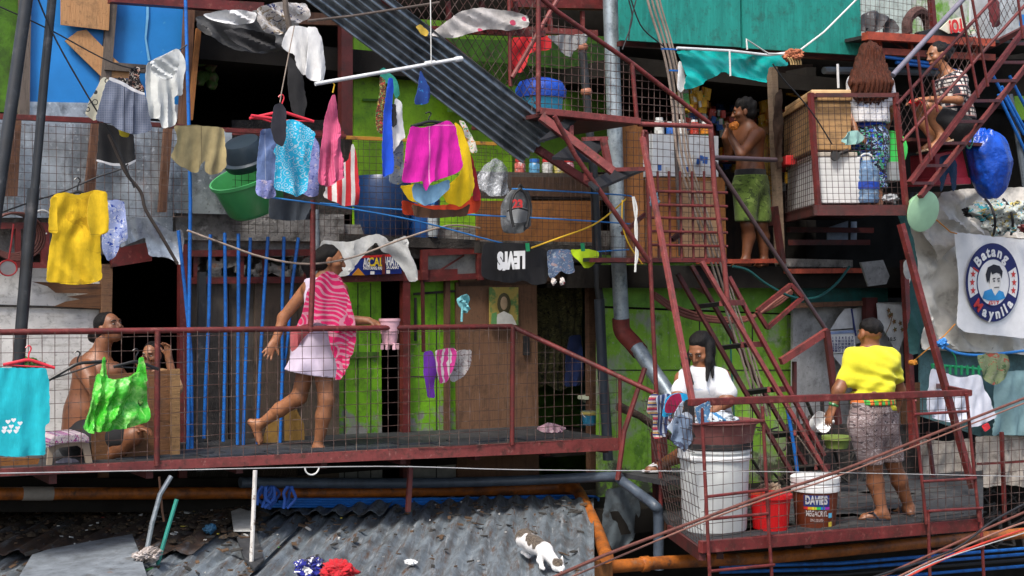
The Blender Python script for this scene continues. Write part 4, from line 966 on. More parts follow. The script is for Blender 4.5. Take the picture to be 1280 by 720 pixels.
# galvanised column
t = thing('column', 'tall galvanised pipe column rising past the stair, with a maroon elbow', 'column')
MB().tube(pp([(762, -60), (763, 0), (768, 150), (773, 320), (777, 400)], 1.03), .066, 18).build('upper_pipe', plain('galv_pipe', (.36, .42, .46), .4, .5, var=.4, scale=5, layers=[((.16, .2, .23), 8, .5, .66), ((.5, .54, .57), 12, .6, .72)]), t, True)
MB().tube(pp(smoothline([(776, 398, 1.03), (778, 414, 1.03), (790, 428, 1.02), (800, 440, 1.01)], 5), 1), .075, 18).build('elbow', plain('elbow_paint', (.2, .035, .025), .6, var=.4, layers=[((.06, .015, .012), 8, .5, .7)]), t, True)
MB().tube(pp([(796, 434, 1.012), (855, 520, .96)], 1), .064, 18).build('lower_pipe', bpy.data.materials['galv_pipe'], t, True)
# stall (upper right) walls and goods
sl = thing('shop_stall', 'small upper shop stall with brown plywood walls and packed shelves', 'stall')
slab('plywood_wall', [(776, 150), (803, 152), (806, 330), (776, 330)], 1.04, plyo, sl, .03)
slab('plywood_wall', [(806, 222), (906, 222), (908, 322), (806, 322)], 1.045, plyo, sl, .03)
slab('plywood_wall', [(846, 228), (890, 226), (900, 320), (856, 322)], 1.035, wood('pale_ply', (.36, .22, .12), (.2, .11, .06), st=(7, 7, 1)), sl, .012)
slab('counter_cabinet', [(816, 167), (898, 170), (898, 221), (816, 220)], 1.05, plain('white_cabinet', (.6, .63, .66), .5, layers=[((.3, .32, .35), 9, .55, .68)]), sl, .2)
for y in (140, 166, 200): slab('shelf', rect(846, y, 1010, y+3), 1.16, dred, sl, .25)
slab('back_board', rect(770, 80, 1016, 330), 1.26, plyd, sl, .03)
slab('side_board', rect(1008, 84, 1020, 330), 1.1, dark, sl, .3)
MB().bar(L(872, 327, 1.035), L(972, 326, 1.035), .04, .05, up=N).build('floor_beam', redbright, sl)
MB().bar(L(965, 84, 1.04), L(975, 330, 1.04), .07, .07, up=N).build('corner_post', wood('pale_post', (.3, .22, .15), (.15, .1, .07)), sl)
MB().tube(pp([(893, 197), (970, 200)], 1.0), .022, 10).build('counter_rail', plain('dark_rail', (.07, .05, .06), .35), sl, True)
gcol = [((.6, .33, .02), 'yellow'), ((.5, .05, .03), 'red'), ((.6, .6, .58), 'white'), ((.03, .12, .42), 'blue'), ((.55, .2, .02), 'orange'), ((.07, .3, .08), 'green')]
gm = [plain('pack_'+n, c, .35, var=.3, layers=[((.6, .6, .55), 30, .62, .68), (tuple(x*.3 for x in c), 22, .6, .68)]) for c, n in gcol]
b = MB()
def packs(n, x0, x1, y0, y1, s, pal, k=.05):
    for _ in range(n):
        b.m = RND.choice(pal); c = L(RND.uniform(x0, x1), RND.uniform(y0, y1), s+RND.uniform(-.01, .01)); a = RND.uniform(-.3, .3)
        w_ = U*math.cos(a)+Z*math.sin(a); h_ = Z*math.cos(a)-U*math.sin(a); kk = k*RND.uniform(.6, 1.2)
        b.box(c, w_*kk*.7, h_*kk, N*kk*.25)
packs(46, 846, 884, 112, 136, 1.09, [0, 0, 4, 2, 5]); packs(60, 952, 964, 128, 250, 1.14, [0, 0, 0, 4], .06); packs(120, 850, 1006, 100, 250, 1.2, [0, 4, 1, 2, 3], .06)
packs(40, 850, 905, 140, 166, 1.1, [2, 3, 1, 5], .045); packs(14, 824, 894, 196, 218, 1.046, [2, 2, 3], .03); packs(14, 905, 920, 145, 200, 1.12, [1, 1, 4], .06); packs(20, 985, 1004, 100, 240, 1.1, [0, 4], .05)
for i, o in enumerate([b]): tag(o.build('snack_packs', gm), 'crowded snack packets hanging and stacked inside the stall', 'packets', kind='stuff')
for i, (x, m_, r_, h_, nm) in enumerate(((824, 2, .045, .14, 'white'), (838, 3, .04, .1, 'blue'), (852, 2, .05, .12, 'round white'), (868, 1, .04, .12, 'red'), (882, 4, .05, .1, 'orange'))):
    t = thing('goods_jar', f'{nm} goods container standing on the white cabinet of the stall', 'container'); o = L(x, 167.5, 1.06)
    MB().lathe(o, [(r_, 0), (r_, h_*.8), (r_*.7, h_*.9)], 14).build('body', gm[m_], t, True); MB().lathe(o+Z*h_*.9, [(r_*.75, 0), (r_*.75, .02), (.001, .021)], 14).build('lid', plasw, t, True)
# diagonal step unit
fl = thing('stair_flight', 'short maroon stair flight dropping from the upper landing to the middle one', 'stairs')
MB().bar(L(676, 146, .92), L(766, 214, .9), .06, .04, up=N).build('stringer', redpink, fl)
MB().bar(L(668, 184, .97), L(738, 230, .95), .06, .04, up=N).build('stringer', red, fl)
MB().tube(pp([(693, 145), (720, 196), (812, 328)], .9), .019, 10).build('handrail', red, fl, True)
for q in ([(672, 176), (700, 168), (730, 140), (716, 140), (690, 162)], [(690, 196), (715, 178), (757, 174), (758, 178), (738, 200)], [(735, 228), (765, 212), (806, 211), (790, 217), (745, 236)]):
    MB().prism([L(x, y, .93-.0006*(y-175)+.0004*(x-740)) for x, y in q], -Z*.02).build('tread', blackm, fl)
MB().bar(L(728, 174, .93), L(759, 173, .93), .03, .03, up=N).build('tread_edge', redpink, fl)
MB().prism(pp([(752, 173), (759, 173), (767, 211), (760, 214)], .92), -N*.03).build('riser_plate', redpink, fl)
MB().bar(L(766, 212, .92), L(806, 211, .92), .03, .02, up=N).build('tread_edge', redpink, fl)
MB().prism(pp([(711, 158), (717, 156), (717, 180), (712, 178)], .93), -N*.03).build('riser_plate', redpink, fl)
MB().bar(L(735, 216, .94), L(735, 226, .94), .05, .05, up=N).build('bracket', redpink, fl)
# middle landing
ml_ = thing('landing', 'middle steel landing with open square bars above the ladder stair', 'landing')
hslab('deck', 742, 897, 322, .95, 1.03, .03, blackm, ml_, 323)
MB().bar(L(738, 325, .948), L(908, 325, .948), .035, .03, up=N).build('edge_beam', red, ml_)
for y in (239, 256, 272, 289, 306): MB().tube(pp([(812, y), (909, y+2)], .945), .012, 8).build('rail', red, ml_, True)
for i, x in enumerate((824, 838, 852, 867, 882)): MB().tube(pp([(x-2, 214), (x, 324)], .947), .011, 8).build('bar', red, ml_, True)
MB().tube(pp([(888, 155), (893, 235), (905, 325), (910, 382)], .94), .022, 10).build('post', redpink, ml_, True)
MB().tube(pp([(803, 176), (804, 164), (808, 165)], .92), .016, 8).build('hook', red, ml_, True)
MB().bar(L(840, 300, .96), L(854, 288, .96), .04, .04, up=N).build('bracket', dred, ml_)
wire_mesh([(780, 165), (888, 160), (902, 324), (780, 324)], .955, wire, ml_, .062, .062, .003)
wire_mesh([(742, 300), (812, 262), (812, 324), (742, 326)], .95, wiredk, ml_, .08, .08, .0024)
MB().bar(L(778, 292, .96), L(806, 268, .97), .03, .03, up=N).build('step_bracket', red, ml_)
tag(pipe('post', [(808, 165), (811, 250), (813, 330), (817, 420), (821, 500), (826, 600), (826, 690)], .935, .018, red, n=12), 'upright maroon tube post passing the middle landing down to the platform', 'post')
tag(MB().bar(L(803, 172, .92), L(866, 505, .79), .036, .036, up=N).build('post', redpink, None, bevel=.004), 'leaning maroon angle post running to the front corner of the platform', 'post')
crumple('rag_tie', L(818, 252, .895), .05, fabric('blue_grey_rag', (.1, .2, .26), .4), 'blue grey rag tied round the leaning maroon post', 'rag', 12, (.8, .6, 1.3))
# ladder stair to the platform
ls = thing('ladder_stair', 'steep maroon ladder stair from the middle landing to the platform', 'stairs')
sa = [((847, 342), (998, 606), .97, dred), ((864, 332), (1020, 604), 1.0, dred), ((877, 327), (1044, 610), .93, redpink), ((911, 346), (1030, 570), .95, red)]
for p, q, s_, m_ in sa: MB().bar(L(*p, s_), L(*q, s_-.05), .034, .03, up=N).build('stringer', m_, ls)
for i, (x0, x1, x2, y) in enumerate(((870, 905, 929, 379), (899, 932, 957, 431), (934, 965, 988, 487), (966, 998, 1012, 541), (990, 1024, 1036, 584))):
    MB().prism([L(x0, y+2, .965), L(x1, y-2, .92), L(x1+3, y+3, .92), L(x0+2, y+7, .965)], -Vector((0, .16, .0))*-1).build('tread', blackm, ls)
    MB().bar(L(x1-4, y, .925), L(x2, y-1, .94), .045, .03, up=N).build('tread_edge', redpink, ls)
# small frames at the back right of the stair
fr = thing('handrail', 'long dark handrail running down from the stall to the platform, with a small red frame', 'handrail')
MB().tube(pp([(893, 203), (944, 280), (1033, 413)], .96), .02, 10).build('rail', plain('dark_handrail', (.07, .045, .05), .3), fr, True)
MB().bar(L(1033, 413, .955), L(1048, 530, .955), .055, .04, up=N).build('post', dred, fr)
MB().bar(L(976, 452, .957), L(1034, 414, .957), .06, .04, up=N).build('rail', redpink, fr)
MB().bar(L(993, 452, .96), L(993, 500, .96), .03, .03, up=N).build('post', dred, fr)
for p, q in (((946, 389), (988, 356)), ((988, 356), (1003, 372)), ((1003, 372), (959, 410)), ((959, 410), (946, 389))):
    MB().bar(L(*p, .958), L(*q, .958), .035, .03, up=N).build('frame_bar', red, fr)
# hoses
for i in range(3):
    tag(pipe('hose', [(818, 366+i*3), (850, 385+i*4), (890, 396+i*3), (935, 396+i*2), (970, 382-i*3), (990, 366-i*2)], 1.02-.005*i, .014, plain('hose_brown', (.18, .06, .045), .5), n=8, curve=6), ('upper', 'middle', 'lowest')[i]+' brown hose sagging across the green wall', 'hose', 'brown hoses on the green wall')
tag(pipe('hose', [(916, 333), (935, 338), (958, 355), (990, 371), (1020, 372), (1045, 355), (1062, 333)], .995, .012, plain('dark_green_hose', (.01, .07, .07), .4), n=8, curve=6), 'dark green hose looping under the stall floor', 'hose')
tag(pipe('cable', [(912, 390), (914, 450), (918, 530)], 1.03, .008, plain('teal_line', (.01, .15, .12), .5)), 'thin teal pipe standing against the mossy wall', 'pipe')

# ------------------------------------------------------------------ green wall below the stall
gw = thing('house_front', 'mossy lime green house wall below the stall with a teal lintel and grey door', 'house')
slab('green_wall', [(748, 318), (992, 340), (992, 392), (748, 382)], 1.075, plain('upper_lime', (.18, .42, .05), .65, var=.27, layers=[((.36, .38, .33), 4.1, .56, .7), ((.22, .1, .06), 6, .66, .76), ((.1, .25, .03), 5, .5, .66)], bump=.004, bscale=14), gw, .04)
slab('wall_joint', [(748, 381), (992, 391), (992, 394), (748, 385)], 1.078, dark, gw, .03)
slab('green_wall', [(748, 385), (992, 394), (990, 650), (748, 650)], 1.076, moss, gw, .04)
for x in (818, 874, 940): slab('panel_gap', rect(x, 394, x+1.2, 640), 1.0755, darkstuff, gw, .004)
slab('panel_gap', rect(752, 462, 990, 463.4), 1.0755, darkstuff, gw, .004)
slab('ledge', [(905, 331), (975, 334), (975, 341), (905, 338)], 1.06, concrete, gw, .05)
slab('patch', [(870, 330), (884, 334), (880, 368), (868, 360)], 1.073, plain('bare_plaster', (.25, .17, .13), .8), gw, .004)
slab('teal_lintel', [(993, 340), (1110, 342), (1110, 377), (993, 381)], 1.05, tealdk, gw, .05)
slab('ledge', [(978, 323), (1066, 325), (1066, 337), (978, 335)], 1.04, concrete, gw, .1)
slab('ledge_beam', [(985, 336), (1085, 335), (1085, 341), (985, 342)], 1.03, redbright, gw, .06)
slab('lintel', [(993, 379), (1085, 376), (1085, 382), (993, 385)], 1.04, brnstud, gw, .06)
slab('grey_door', [(991, 384), (1083, 380), (1083, 650), (991, 650)], 1.06, greydoor, gw, .03)
slab('door_post', [(1083, 372), (1097, 372), (1097, 560), (1083, 560)], 1.035, dred, gw, .06)
slab('white_door', [(1097, 378), (1134, 378), (1134, 560), (1097, 560)], 1.05, plain('white_door_paint', (.52, .53, .55), .5, var=.25, layers=[((.2, .22, .2), 5, .64, .72)]), gw, .03)
slab('side_room_wall', [(1134, 300, 1.04), (1134, 640, 1.04), (1150, 640, 1.3), (1150, 300, 1.3)], 1, dark, gw, .05)
slab('dark_wall', rect(1085, 338, 1140, 372), 1.12, dark, gw, .05)
# door flowers and lettering on the hanging paper
t = thing('paper', 'hanging white paper with withered flowers beside the yellow shirted man', 'paper')
slab('sheet', [(1096, 379), (1126, 381), (1134, 400), (1131, 418), (1122, 443), (1112, 424), (1098, 402)], 1.03, plain('aged_white', (.58, .6, .62), .5), t, .006)
b = MB()
for x, y in ((1113, 388), (1114, 395), (1116, 402), (1124, 404), (1128, 412), (1120, 412), (1113, 393)):
    c = L(x+RND.uniform(-2, 2), y, 1.026); b.prism([c+(U*math.cos(a)+Z*math.sin(a))*.03*(1 if i % 2 else .5) for i, a in enumerate([k*math.pi/5 for k in range(10)])], -N*.003)
b.tube(pp([(1106, 420), (1113, 405), (1116, 392)], 1.026), .004, 5)
b.build('flower_print', plain('withered', (.2, .1, .04), .8, layers=[((.06, .12, .04), 30, .5, .6)]), t)
b = MB(); put_text(b, '10.5', .05, L(1115, 426, 1.025), U, Z, .001, True, .1); b.build('lettering', blkcab, t)
# calendar
t = thing('calendar', 'wall calendar with rows of dates on the grey door', 'calendar')
slab('sheet', [(1037, 414), (1068, 412), (1070, 440), (1039, 442)], 1.045, wl, t, .004); slab('header', [(1038, 414.5), (1068, 412.3), (1068, 416), (1038, 418)], 1.0435, plain('calendar_blue', (.25, .33, .55), .5), t, .003)
b = MB(); k = 1
for r_ in range(5):
    for c_ in range(7): put_text(b, str(k), .034, L(1041+c_*4.1, 424+r_*4-.1*c_, 1.043), U, Z, .001); k = k % 31+1
b.build('date_lettering', plain('ink_blue', (.02, .03, .14), .5, bump=0), t)
slab('upper_sheet', [(1038, 412), (1048, 396), (1056, 386), (1064, 385), (1066, 410)], 1.048, plain('white_paper', (.6, .61, .63), .6), t, .004)
slab('lower_sheet', [(1040, 443), (1064, 442), (1064, 468), (1054, 460), (1044, 448)], 1.047, plain('white_paper', 0), t, .004)
slab('side_sheet', [(1066, 386), (1077, 383), (1077, 428), (1070, 430)], 1.049, plain('aged_white', 0), t, .004)
slab('ribbon', [(1063.5, 386), (1065.5, 386), (1071, 420), (1069, 420)], 1.042, plain('ink_blue', 0), t, .003)
tag(slab('tilted_board', [(1076, 328), (1104, 325), (1112, 345), (1108, 355), (1086, 358)], .99, plain('grey_board', (.22, .22, .22), .8, var=.4), None, .02), 'grey broken board hanging tilted in the dark below the cage', 'board')
tag(slab('window_pane', [(1034, 285), (1060, 276), (1060, 300), (1034, 301)], 1.06, plain('pale_window', (.28, .36, .48), .3), None, .01), 'pale scrap of window glass in the dark below the cage', 'glass')
tag(slab('window_pane', rect(1064, 277, 1071, 301), 1.06, plain('pale_window', 0), None, .01), 'narrow strip of pale window glass below the cage', 'glass')
uf = thing('under_frame', 'maroon beams under the caged balcony on the right', 'frame')
MB().bar(L(988, 303, 1.03), L(1085, 303, 1.03), .05, .06, up=N).build('beam', dred, uf); MB().bar(L(985, 287, 1.05), L(1090, 288, 1.05), .05, .05, up=N).build('beam', dred, uf)
MB().bar(L(968, 258, 1.02), L(978, 330, 1.02), .05, .05, up=N).build('post', dred, uf)

# ------------------------------------------------------------------ teal boards, tarp
tb = thing('teal_boards', 'large teal board panel above the stall', 'panel')
slab('board', [(774, -60), (924, -60), (926, 59), (776, 50)], .985, tealp, tb, .03); slab('board', [(927, -60), (1074, -60), (1077, 69), (929, 60)], .987, tealp, tb, .03)
slab('bottom_edge', [(776, 51), (1077, 70), (1077, 76), (776, 57)], 1.0, dred, tb, .06)
tag(cloth('tarpaulin', [(844, 64), (878, 62), (912, 63), (950, 67), (981, 67), (986, 76), (986, 82), (960, 84), (960, 104), (936, 99), (914, 95), (904, 89), (886, 100), (868, 110), (856, 112), (857, 90), (854, 76)], .955, tealtarp, fold=.032, freq=8, seed=4, dirn=(.6, 1), step=2.5, rough=.003), 'glossy teal tarpaulin rolled out as an awning over the stall', 'tarpaulin')
tag(cloth('white_strip', [(849, 76), (856, 78), (857, 110), (852, 116), (846, 112)], .96, white_cloth, fold=.02, seed=7), 'white cloth strip hanging at the left end of the teal tarpaulin', 'cloth')
tag(pipe('awning_pole', [(846, 60), (912, 63.5), (960, 69), (985, 66)], .95, .012, pvc), 'white pole holding the top of the teal tarpaulin', 'pole')
tag(pipe('rope', [(912, 64), (913, 95)], .945, .008, cord), 'white cord tied down the middle of the teal tarpaulin', 'cord')
tag(pipe('rope', [(934, 62), (933, 49), (960, 67), (985, 68)], .943, .008, cord), 'white cord looped over the right half of the tarpaulin', 'cord')
tag(pipe('rope', [(1001, 62), (1030, 40), (1072, -2), (1090, -30)], .94, .008, cord), 'taut white rope crossing the teal board panel', 'rope')
KN = crumple('rag_knot', L(992, 68, .94), .075, fabric('rust_orange_rag', (.42, .14, .07), .4), 'knotted rust orange rag at the right end of the awning pole', 'rag', 9, (1.3, .8, .8))
b = MB()
for i in range(5): b.tube(pp(smoothline([(985+i*3.5, 72), (988+i*3.2, 77), (989+i*3, 81)], 3), .938), .008, 6)
b.build('fringe', plain('straw_fringe', (.5, .33, .14), .8), KN, True)
# conduits crossing the whole picture
for i, (dx, r_) in enumerate(((0, .011), (5.5, .010), (11, .011), (15, .008))):
    tag(pipe('conduit', [(798+dx, -50), (812+dx, 10), (828+dx*.9, 60), (838+dx*.9, 110), (846+dx, 190), (862+dx, 245), (880+dx, 300), (905+dx, 380), (925+dx, 440), (948+dx, 520)], .968+.004*(i % 2), r_, cabl, n=8, curve=3), ('leftmost', 'second from left', 'third from left', 'thin rightmost')[i]+' of the beige conduits bundled beside the stall', 'conduit', 'beige conduits bundled beside the stall')
for x, y in ((832, 61), (842, 88)):
    tag(MB().bar(L(x-5, y, .962), L(x+14, y+1, .962), .012, .02, up=N).build('cable_tie', pipeblue), 'blue tie round the beige conduits, '+('upper one' if y < 70 else 'lower one'), 'tie')
tag(pipe('pipe', [(838, 62), (844, 150), (848, 250), (851, 320)], .99, .02, plain('thin_dark_pipe', (.05, .045, .045), .4), n=10), 'thin dark pipe behind the beige conduits', 'pipe')
for i, pts in enumerate(([(786, 0), (790, 25), (778, 62)], [(783, -20), (800, 30), (822, 52), (830, 58)], [(795, 0), (788, 30), (786, 50)])):
    tag(pipe('wire', pts, .96, .006, blkcab, curve=5), ('first', 'longest', 'shortest')[i]+' black wire dangling on the left of the teal panel', 'wire')
# ------------------------------------------------------------------ platform at the right
ZD = CZ-1.775
def onz(px, s, z=None):
    p = L(px, 360, s); p.z = ZD if z is None else z; return p
rp = thing('platform', 'maroon steel platform with mesh railing where the man in yellow stands', 'platform')
MB().prism([onz(878, .791), onz(1229, .791), onz(1229, 1.0), onz(815, 1.0), onz(838, .88)], Vector((0, 0, -.04))).build('deck', rubber, rp)
b = MB()
for i in range(30):
    x = RND.uniform(890, 1200); s_ = RND.uniform(.8, .93); b.box(onz(x, s_)+Z*.003, U*RND.uniform(.1, .3), N*RND.uniform(.05, .1), Z*.003)
b.build('deck_patches', plain('wet_board', (.05, .05, .05), .6, var=.5, layers=[((.075, .072, .07), 8, .55, .7)]), rp)['kind'] = 'stuff'
MB().prism([L(878, 677, .789), L(1230, 648, .789), L(1230, 663, .789), L(878, 692, .789)], -N*.05).build('edge_beam', red, rp, bevel=.004)
MB().bar(onz(878, .792)-Z*.05, onz(838, .88)-Z*.05, .05, .09).build('edge_beam', dred, rp)
MB().bar(L(862, 503, .79), L(1212, 491, .79), .05, .05, up=N).build('top_rail', red, rp, bevel=.006)
MB().bar(L(1212, 491, .79), L(1172, 482, .93), .04, .04, up=Z).build('top_rail', red, rp)
wire_mesh([(862, 503), (1210, 492), (1226, 650), (880, 677)], .791, wire, rp, .085, .085, .0027)
wire_mesh([(795, 497, .9), (862, 503, .79), (880, 677, .79), (838, 655, .88)], 1, wire, rp, .088, .088, .0026) if 0 else None
b = MB(); A = [L(800, 495, .93), L(862, 503, .79), onz(880, .79), onz(836, .885)]
for i in range(13):
    u = (i+.5)/13; b.tube([A[0].lerp(A[1], u), A[3].lerp(A[2], u)], .0026, 4); b.tube([A[0].lerp(A[3], u), A[1].lerp(A[2], u)], .0026, 4)
b.build('wire_mesh', wiredk, rp)
def thinpost(a, b_, s, r=.013): MB().tube(pp([a, b_], s), r, 8).build('post', red, rp, True)
for a, b_ in (((877, 510), (888, 735)), ((953, 508), (962, 680)), ((1142, 500), (1158, 655)), ((1208, 492), (1224, 652)), ((1160, 638), (1163, 740)), ((1225, 636), (1231, 740)), ((960, 645), (966, 740))): thinpost(a, b_, .786)
for a, b_ in (((877, 530), (955, 526)), ((884, 621), (958, 612)), ((1144, 502), (1145, 500)), ((1143, 518), (1210, 514)), ((1153, 602), (1220, 598)), ((1160, 639), (1228, 635)), ((886, 649), (960, 642)), ((888, 714), (968, 706)), ((1165, 690), (1230, 684))):
    MB().tube(pp([a, b_], .785), .011, 8).build('rail', red, rp, True)
for x in (900, 1010, 1120, 1215): MB().bar(onz(x, .8)-Z*.09, onz(x, .99)-Z*.09, .05, .06).build('joist', dred, rp)
MB().bar(L(1160, 540, .99), L(1175, 660, .94), .03, .03, up=N).build('back_post', dred, rp)
# step where the washing woman stands, back rails and junk behind
tag(MB().box(onz(838, .95, CZ-1.53), U*.28, N*.3, Z*.02).build('step_board', rubber), 'dark step board under the washing woman\'s feet', 'step')
tag(pipe('post', [(806, 460), (780, 540), (772, 600)], .97, .022, red), 'slanting maroon post at the foot of the sloping handrail', 'post')
tag(slab('post', [(817, 540), (834, 540), (836, 650), (820, 650)], .975, dred, None, .04), 'dark maroon post behind the washing woman\'s legs', 'post')
b = MB().tube(pp([(773, 508), (800, 520), (830, 541), (846, 552)], 1.0), [.04, .03, .035, .02], 10)
tag(b.build('branch', plain('bark', (.09, .06, .045), .95, var=.6, bump=.02), None, True), 'rough dead branch lying behind the sloping handrail', 'branch')
b = MB()
for i in range(60):
    x = RND.uniform(955, 1085); y = RND.uniform(535, 640); c = L(x, y, .985+RND.uniform(-.02, .01)); a = RND.uniform(0, 3.1)
    b.bar(c, c+(U*math.cos(a)+Z*math.sin(a))*RND.uniform(.08, .45), RND.uniform(.01, .04), .012)
tag(b.build('junk', darkstuff), 'dark sticks and scrap heaped behind the man on the platform', 'junk', kind='stuff')
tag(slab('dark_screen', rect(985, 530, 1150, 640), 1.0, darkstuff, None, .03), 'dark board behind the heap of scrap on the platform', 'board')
tag(slab('wood_board', [(1126, 480), (1150, 478), (1150, 536), (1128, 538)], 1.0, plyh, None, .02), 'brown board leaning to the right of the man in yellow', 'board')
tag(pipe('water_pipe', [(983, 508), (986, 522), (992, 555), (997, 592)], .93, .015, pipeblue, curve=3), 'short bright blue pipe standing behind the paint bucket', 'pipe')
for i in range(2): tag(pipe('stick', [(997+i*6, 545), (1030+i*3, 592+i*3)], .95, .006, cabl), f'{("left", "right")[i]} thin stick leaning behind the paint bucket', 'stick')
t = thing('ladle', 'white plastic scoop held in the left hand of the man in yellow', 'scoop')
c = L(1024, 529, .845); MB().lathe(c, [(.001, -.05), (.06, -.045), (.085, .03), (.087, .035), (.078, .03), (.055, -.035), (.001, -.04)], 20, ax=N*.8+Z*.3).build('bowl', plasw, t, True)
MB().tube([c+U*.05, L(1042, 527, .845)], .012, 8).build('handle', plasw, t, True)
pail('green_tub', 1046, 560, .93, .09, .12, .1, plastic('olive_tub', (.16, .22, .05)), 'shallow olive tub on the ledge behind the white scoop', 'tub')
# white bin
t = thing('bin', 'tall white plastic bin standing under the maroon basin', 'bin'); c = onz(893, .845)
k = D(893, .845)/F
MB().lathe(c, [(.001, 0), (39*k, 0), (40*k, .02), (43*k, .48), (44*k, .58), (46*k, .58), (46*k, .6), (42*k, .605), (40*k, .5), (37*k, .03), (.001, .03)], 32).build('body', plain('bin_white', (.56, .58, .57), .5, var=.14, scale=5, layers=[((.3, .3, .28), 5, .6, .78)]), t, True)
for s_ in (-1, 1): MB().box(c+Z*.575+U*s_*46*k, U*.03, N*.05, Z*.035).build('handle', plasw, t, bevel=.006)
MB().lathe(c, [(44.6*k, .52), (46.2*k, .53), (46.2*k, .55), (44.6*k, .56)], 32).build('rim_band', plasw, t, True)
t = thing('basin', 'wide maroon plastic washing basin on top of the white bin', 'basin'); c0 = c+Z*.61
bas = plain('maroon_plastic', (.2, .075, .07), .45, var=.2, layers=[((.3, .16, .15), 6, .6, .75)])
MB().lathe(c0, [(.001, .0), (44*k, 0), (46*k, .02), (52*k, .17), (58*k, .185), (58*k, .195), (51*k, .195), (44*k, .03), (.001, .025)], 32).build('body', bas, t, True)
MB().lathe(c0, [(46.5*k, -.005), (47.5*k, .0), (47.8*k, .035), (46.5*k, .04)], 32).build('base_ring', blackm, t, True)
crumple('wet_laundry', c0+Z*.17+N*.02, .2, fabric('wet_blue_white', (.5, .55, .6), .4, floral([(.05, .2, .4), (.02, .02, .03)], 10)), 'wet white and blue laundry heaped inside the maroon basin', 'laundry', 11, (1.0, .8, .4))
# pails
pail('bucket', 963, 668, .825, .125, .15, .3, plastic('bright_red_plastic', (.52, .008, .01), .3), 'bright red plastic bucket between the white bin and the paint bucket')
crumple('sack', L(963, 612, .845), .1, fabric('brown_sack', (.28, .2, .14), .4), 'crumpled brown sack sticking out behind the red bucket', 'sack', 14)
t = thing('paint_bucket', 'brown paint bucket with a white lid on the platform', 'bucket'); c = L(1019, 668, .82)
k = D(1019, .82)/F; H = 74*k
MB().lathe(c, [(.001, 0), (23*k, 0), (24*k, .01), (28*k, H*.74)], 32).build('body', plain('paint_brown', (.14, .032, .014), .35, var=.15, layers=[((.2, .06, .03), 12, .6, .7)], bump=.0005), t, True)
MB().lathe(c, [(24.1*k, .004), (24.6*k, .03), (24.4*k, .034)], 32).build('base_band', plain('amber', (.5, .22, .02), .4, bump=0), t, True)
MB().lathe(c, [(28*k, H*.74), (30*k, H*.75), (30.4*k, H*.86), (29.6*k, H*.88), (31*k, H*.9), (31*k, H*.98), (29*k, H), (.001, H*1.01)], 32).build('cap', plasw, t, True)
fwd = Vector((0, 0, 0))-c; fwd.z = 0; fwd.normalize(); rt = Vector((0, 0, 1)).cross(fwd)
def curved(b, x0, x1, z0, z1, off=.003, m=10):
    for i in range(m):
        q = []
        for a, z in ((i/m, z0), ((i+1)/m, z0), ((i+1)/m, z1), (i/m, z1)):
            x = (x0+(x1-x0)*a)*k; r = (24+4*z/.74)*k+off; y = math.sqrt(max(r*r-x*x, 0)); q.append(c+rt*x+fwd*y+Z*z*H)
        b.face([b.verts([p])+0 for p in q])
    return b
curved(MB(), -14, 17, .52, .71).build('label_panel', plain('label_navy', (.012, .03, .16), .4, bump=0), t)
for i, cc in enumerate(((.55, .02, .02), (.6, .3, .02), (.6, .55, .03), (.03, .4, .08), (.02, .15, .5), (.3, .03, .3))):
    curved(MB(), -14+i*5.2, -14+(i+1)*5.2, .47, .515, .004, 3).build('rainbow_stripe', plain(f'rainbow_{i}', cc, .4, bump=0), t)
curved(MB(), -10, 16, .07, .13, .004).build('label_panel', wl, t)
def wraptext(b, s_, x0, x1, z, size, bold=.0):
    v, f = text_mesh(s_, size, bold); lo, hi = min(a[0] for a in v), max(a[0] for a in v); i0 = len(b.v)
    for a in v:
        x = (x0+(x1-x0)*(a[0]-lo)/(hi-lo))*k; zz = z*H+a[1]; r = (24+4*(zz/H)/.74)*k+.006; b.v.append(c+rt*x+fwd*math.sqrt(max(r*r-x*x, 0))+Z*zz)
    for q in f: b.face([i0+j for j in q])
b = MB(); wraptext(b, 'DAVIES', -12, 15, .565, .085, .004); wraptext(b, 'MEGACRYL', -11, 15, .36, .06, .001); wraptext(b, 'SEMI-GLOSS LATEX', -6, 10, .27, .03)
b.build('lettering', wl, t)
b = MB(); wraptext(b, 'PERMACOAT', -8, 14, .08, .03, .001); b.build('lettering', blkcab, t)
for z, cc in ((.37, (.1, .4, .6)), (.22, (.6, .45, .05))):
    curved(MB(), 16, 20, z-.04, z+.04, .004, 3).build('emblem', plain(f'emb{z}', cc, .4, bump=0), t)

# ------------------------------------------------------------------ caged balcony upper right (frontal)
Yc = 12.3; zb = P(0, 257, Yc).z; zt = P(0, 119, Yc).z
def C(px, z, dy=0): p = P(px, 360, Yc); return Vector((p.x, Yc+dy, z))
cb = thing('balcony_cage', 'maroon wire cage balcony holding a white box and a water bottle', 'balcony')
XL, XR = C(1020, 0).x, C(1131, 0).x
def cw(x, y, z): return Vector((x, y, z))
MB().prism([cw(XL, Yc, zb), cw(XR, Yc, zb), cw(XR, Yc+2.0, zb), cw(XL, Yc+2.0, zb)], Vector((0, 0, -.03))).build('deck', dred, cb)
MB().bar(cw(XL-.02, Yc, zb-.04), cw(XR+.02, Yc, zb-.04), .05, .09).build('edge_beam', dred, cb)
MB().bar(cw(XL, Yc, zb-.04), cw(XL, Yc+2.2, zb-.04), .05, .09).build('edge_beam', dred, cb)
MB().bar(cw(XL, Yc, zt), cw(XR-.06, Yc, zt), .035, .035).build('top_rail', dred, cb)
MB().bar(cw(XL, Yc, zt), cw(XL, Yc+2.2, zt), .035, .035).build('top_rail', dred, cb)
for a, b_ in ((1013, 1023), (1119, 1133)): MB().bar(C(a, zt+.02), C(b_, zb-.06), .04, .04).build('post', red, cb)
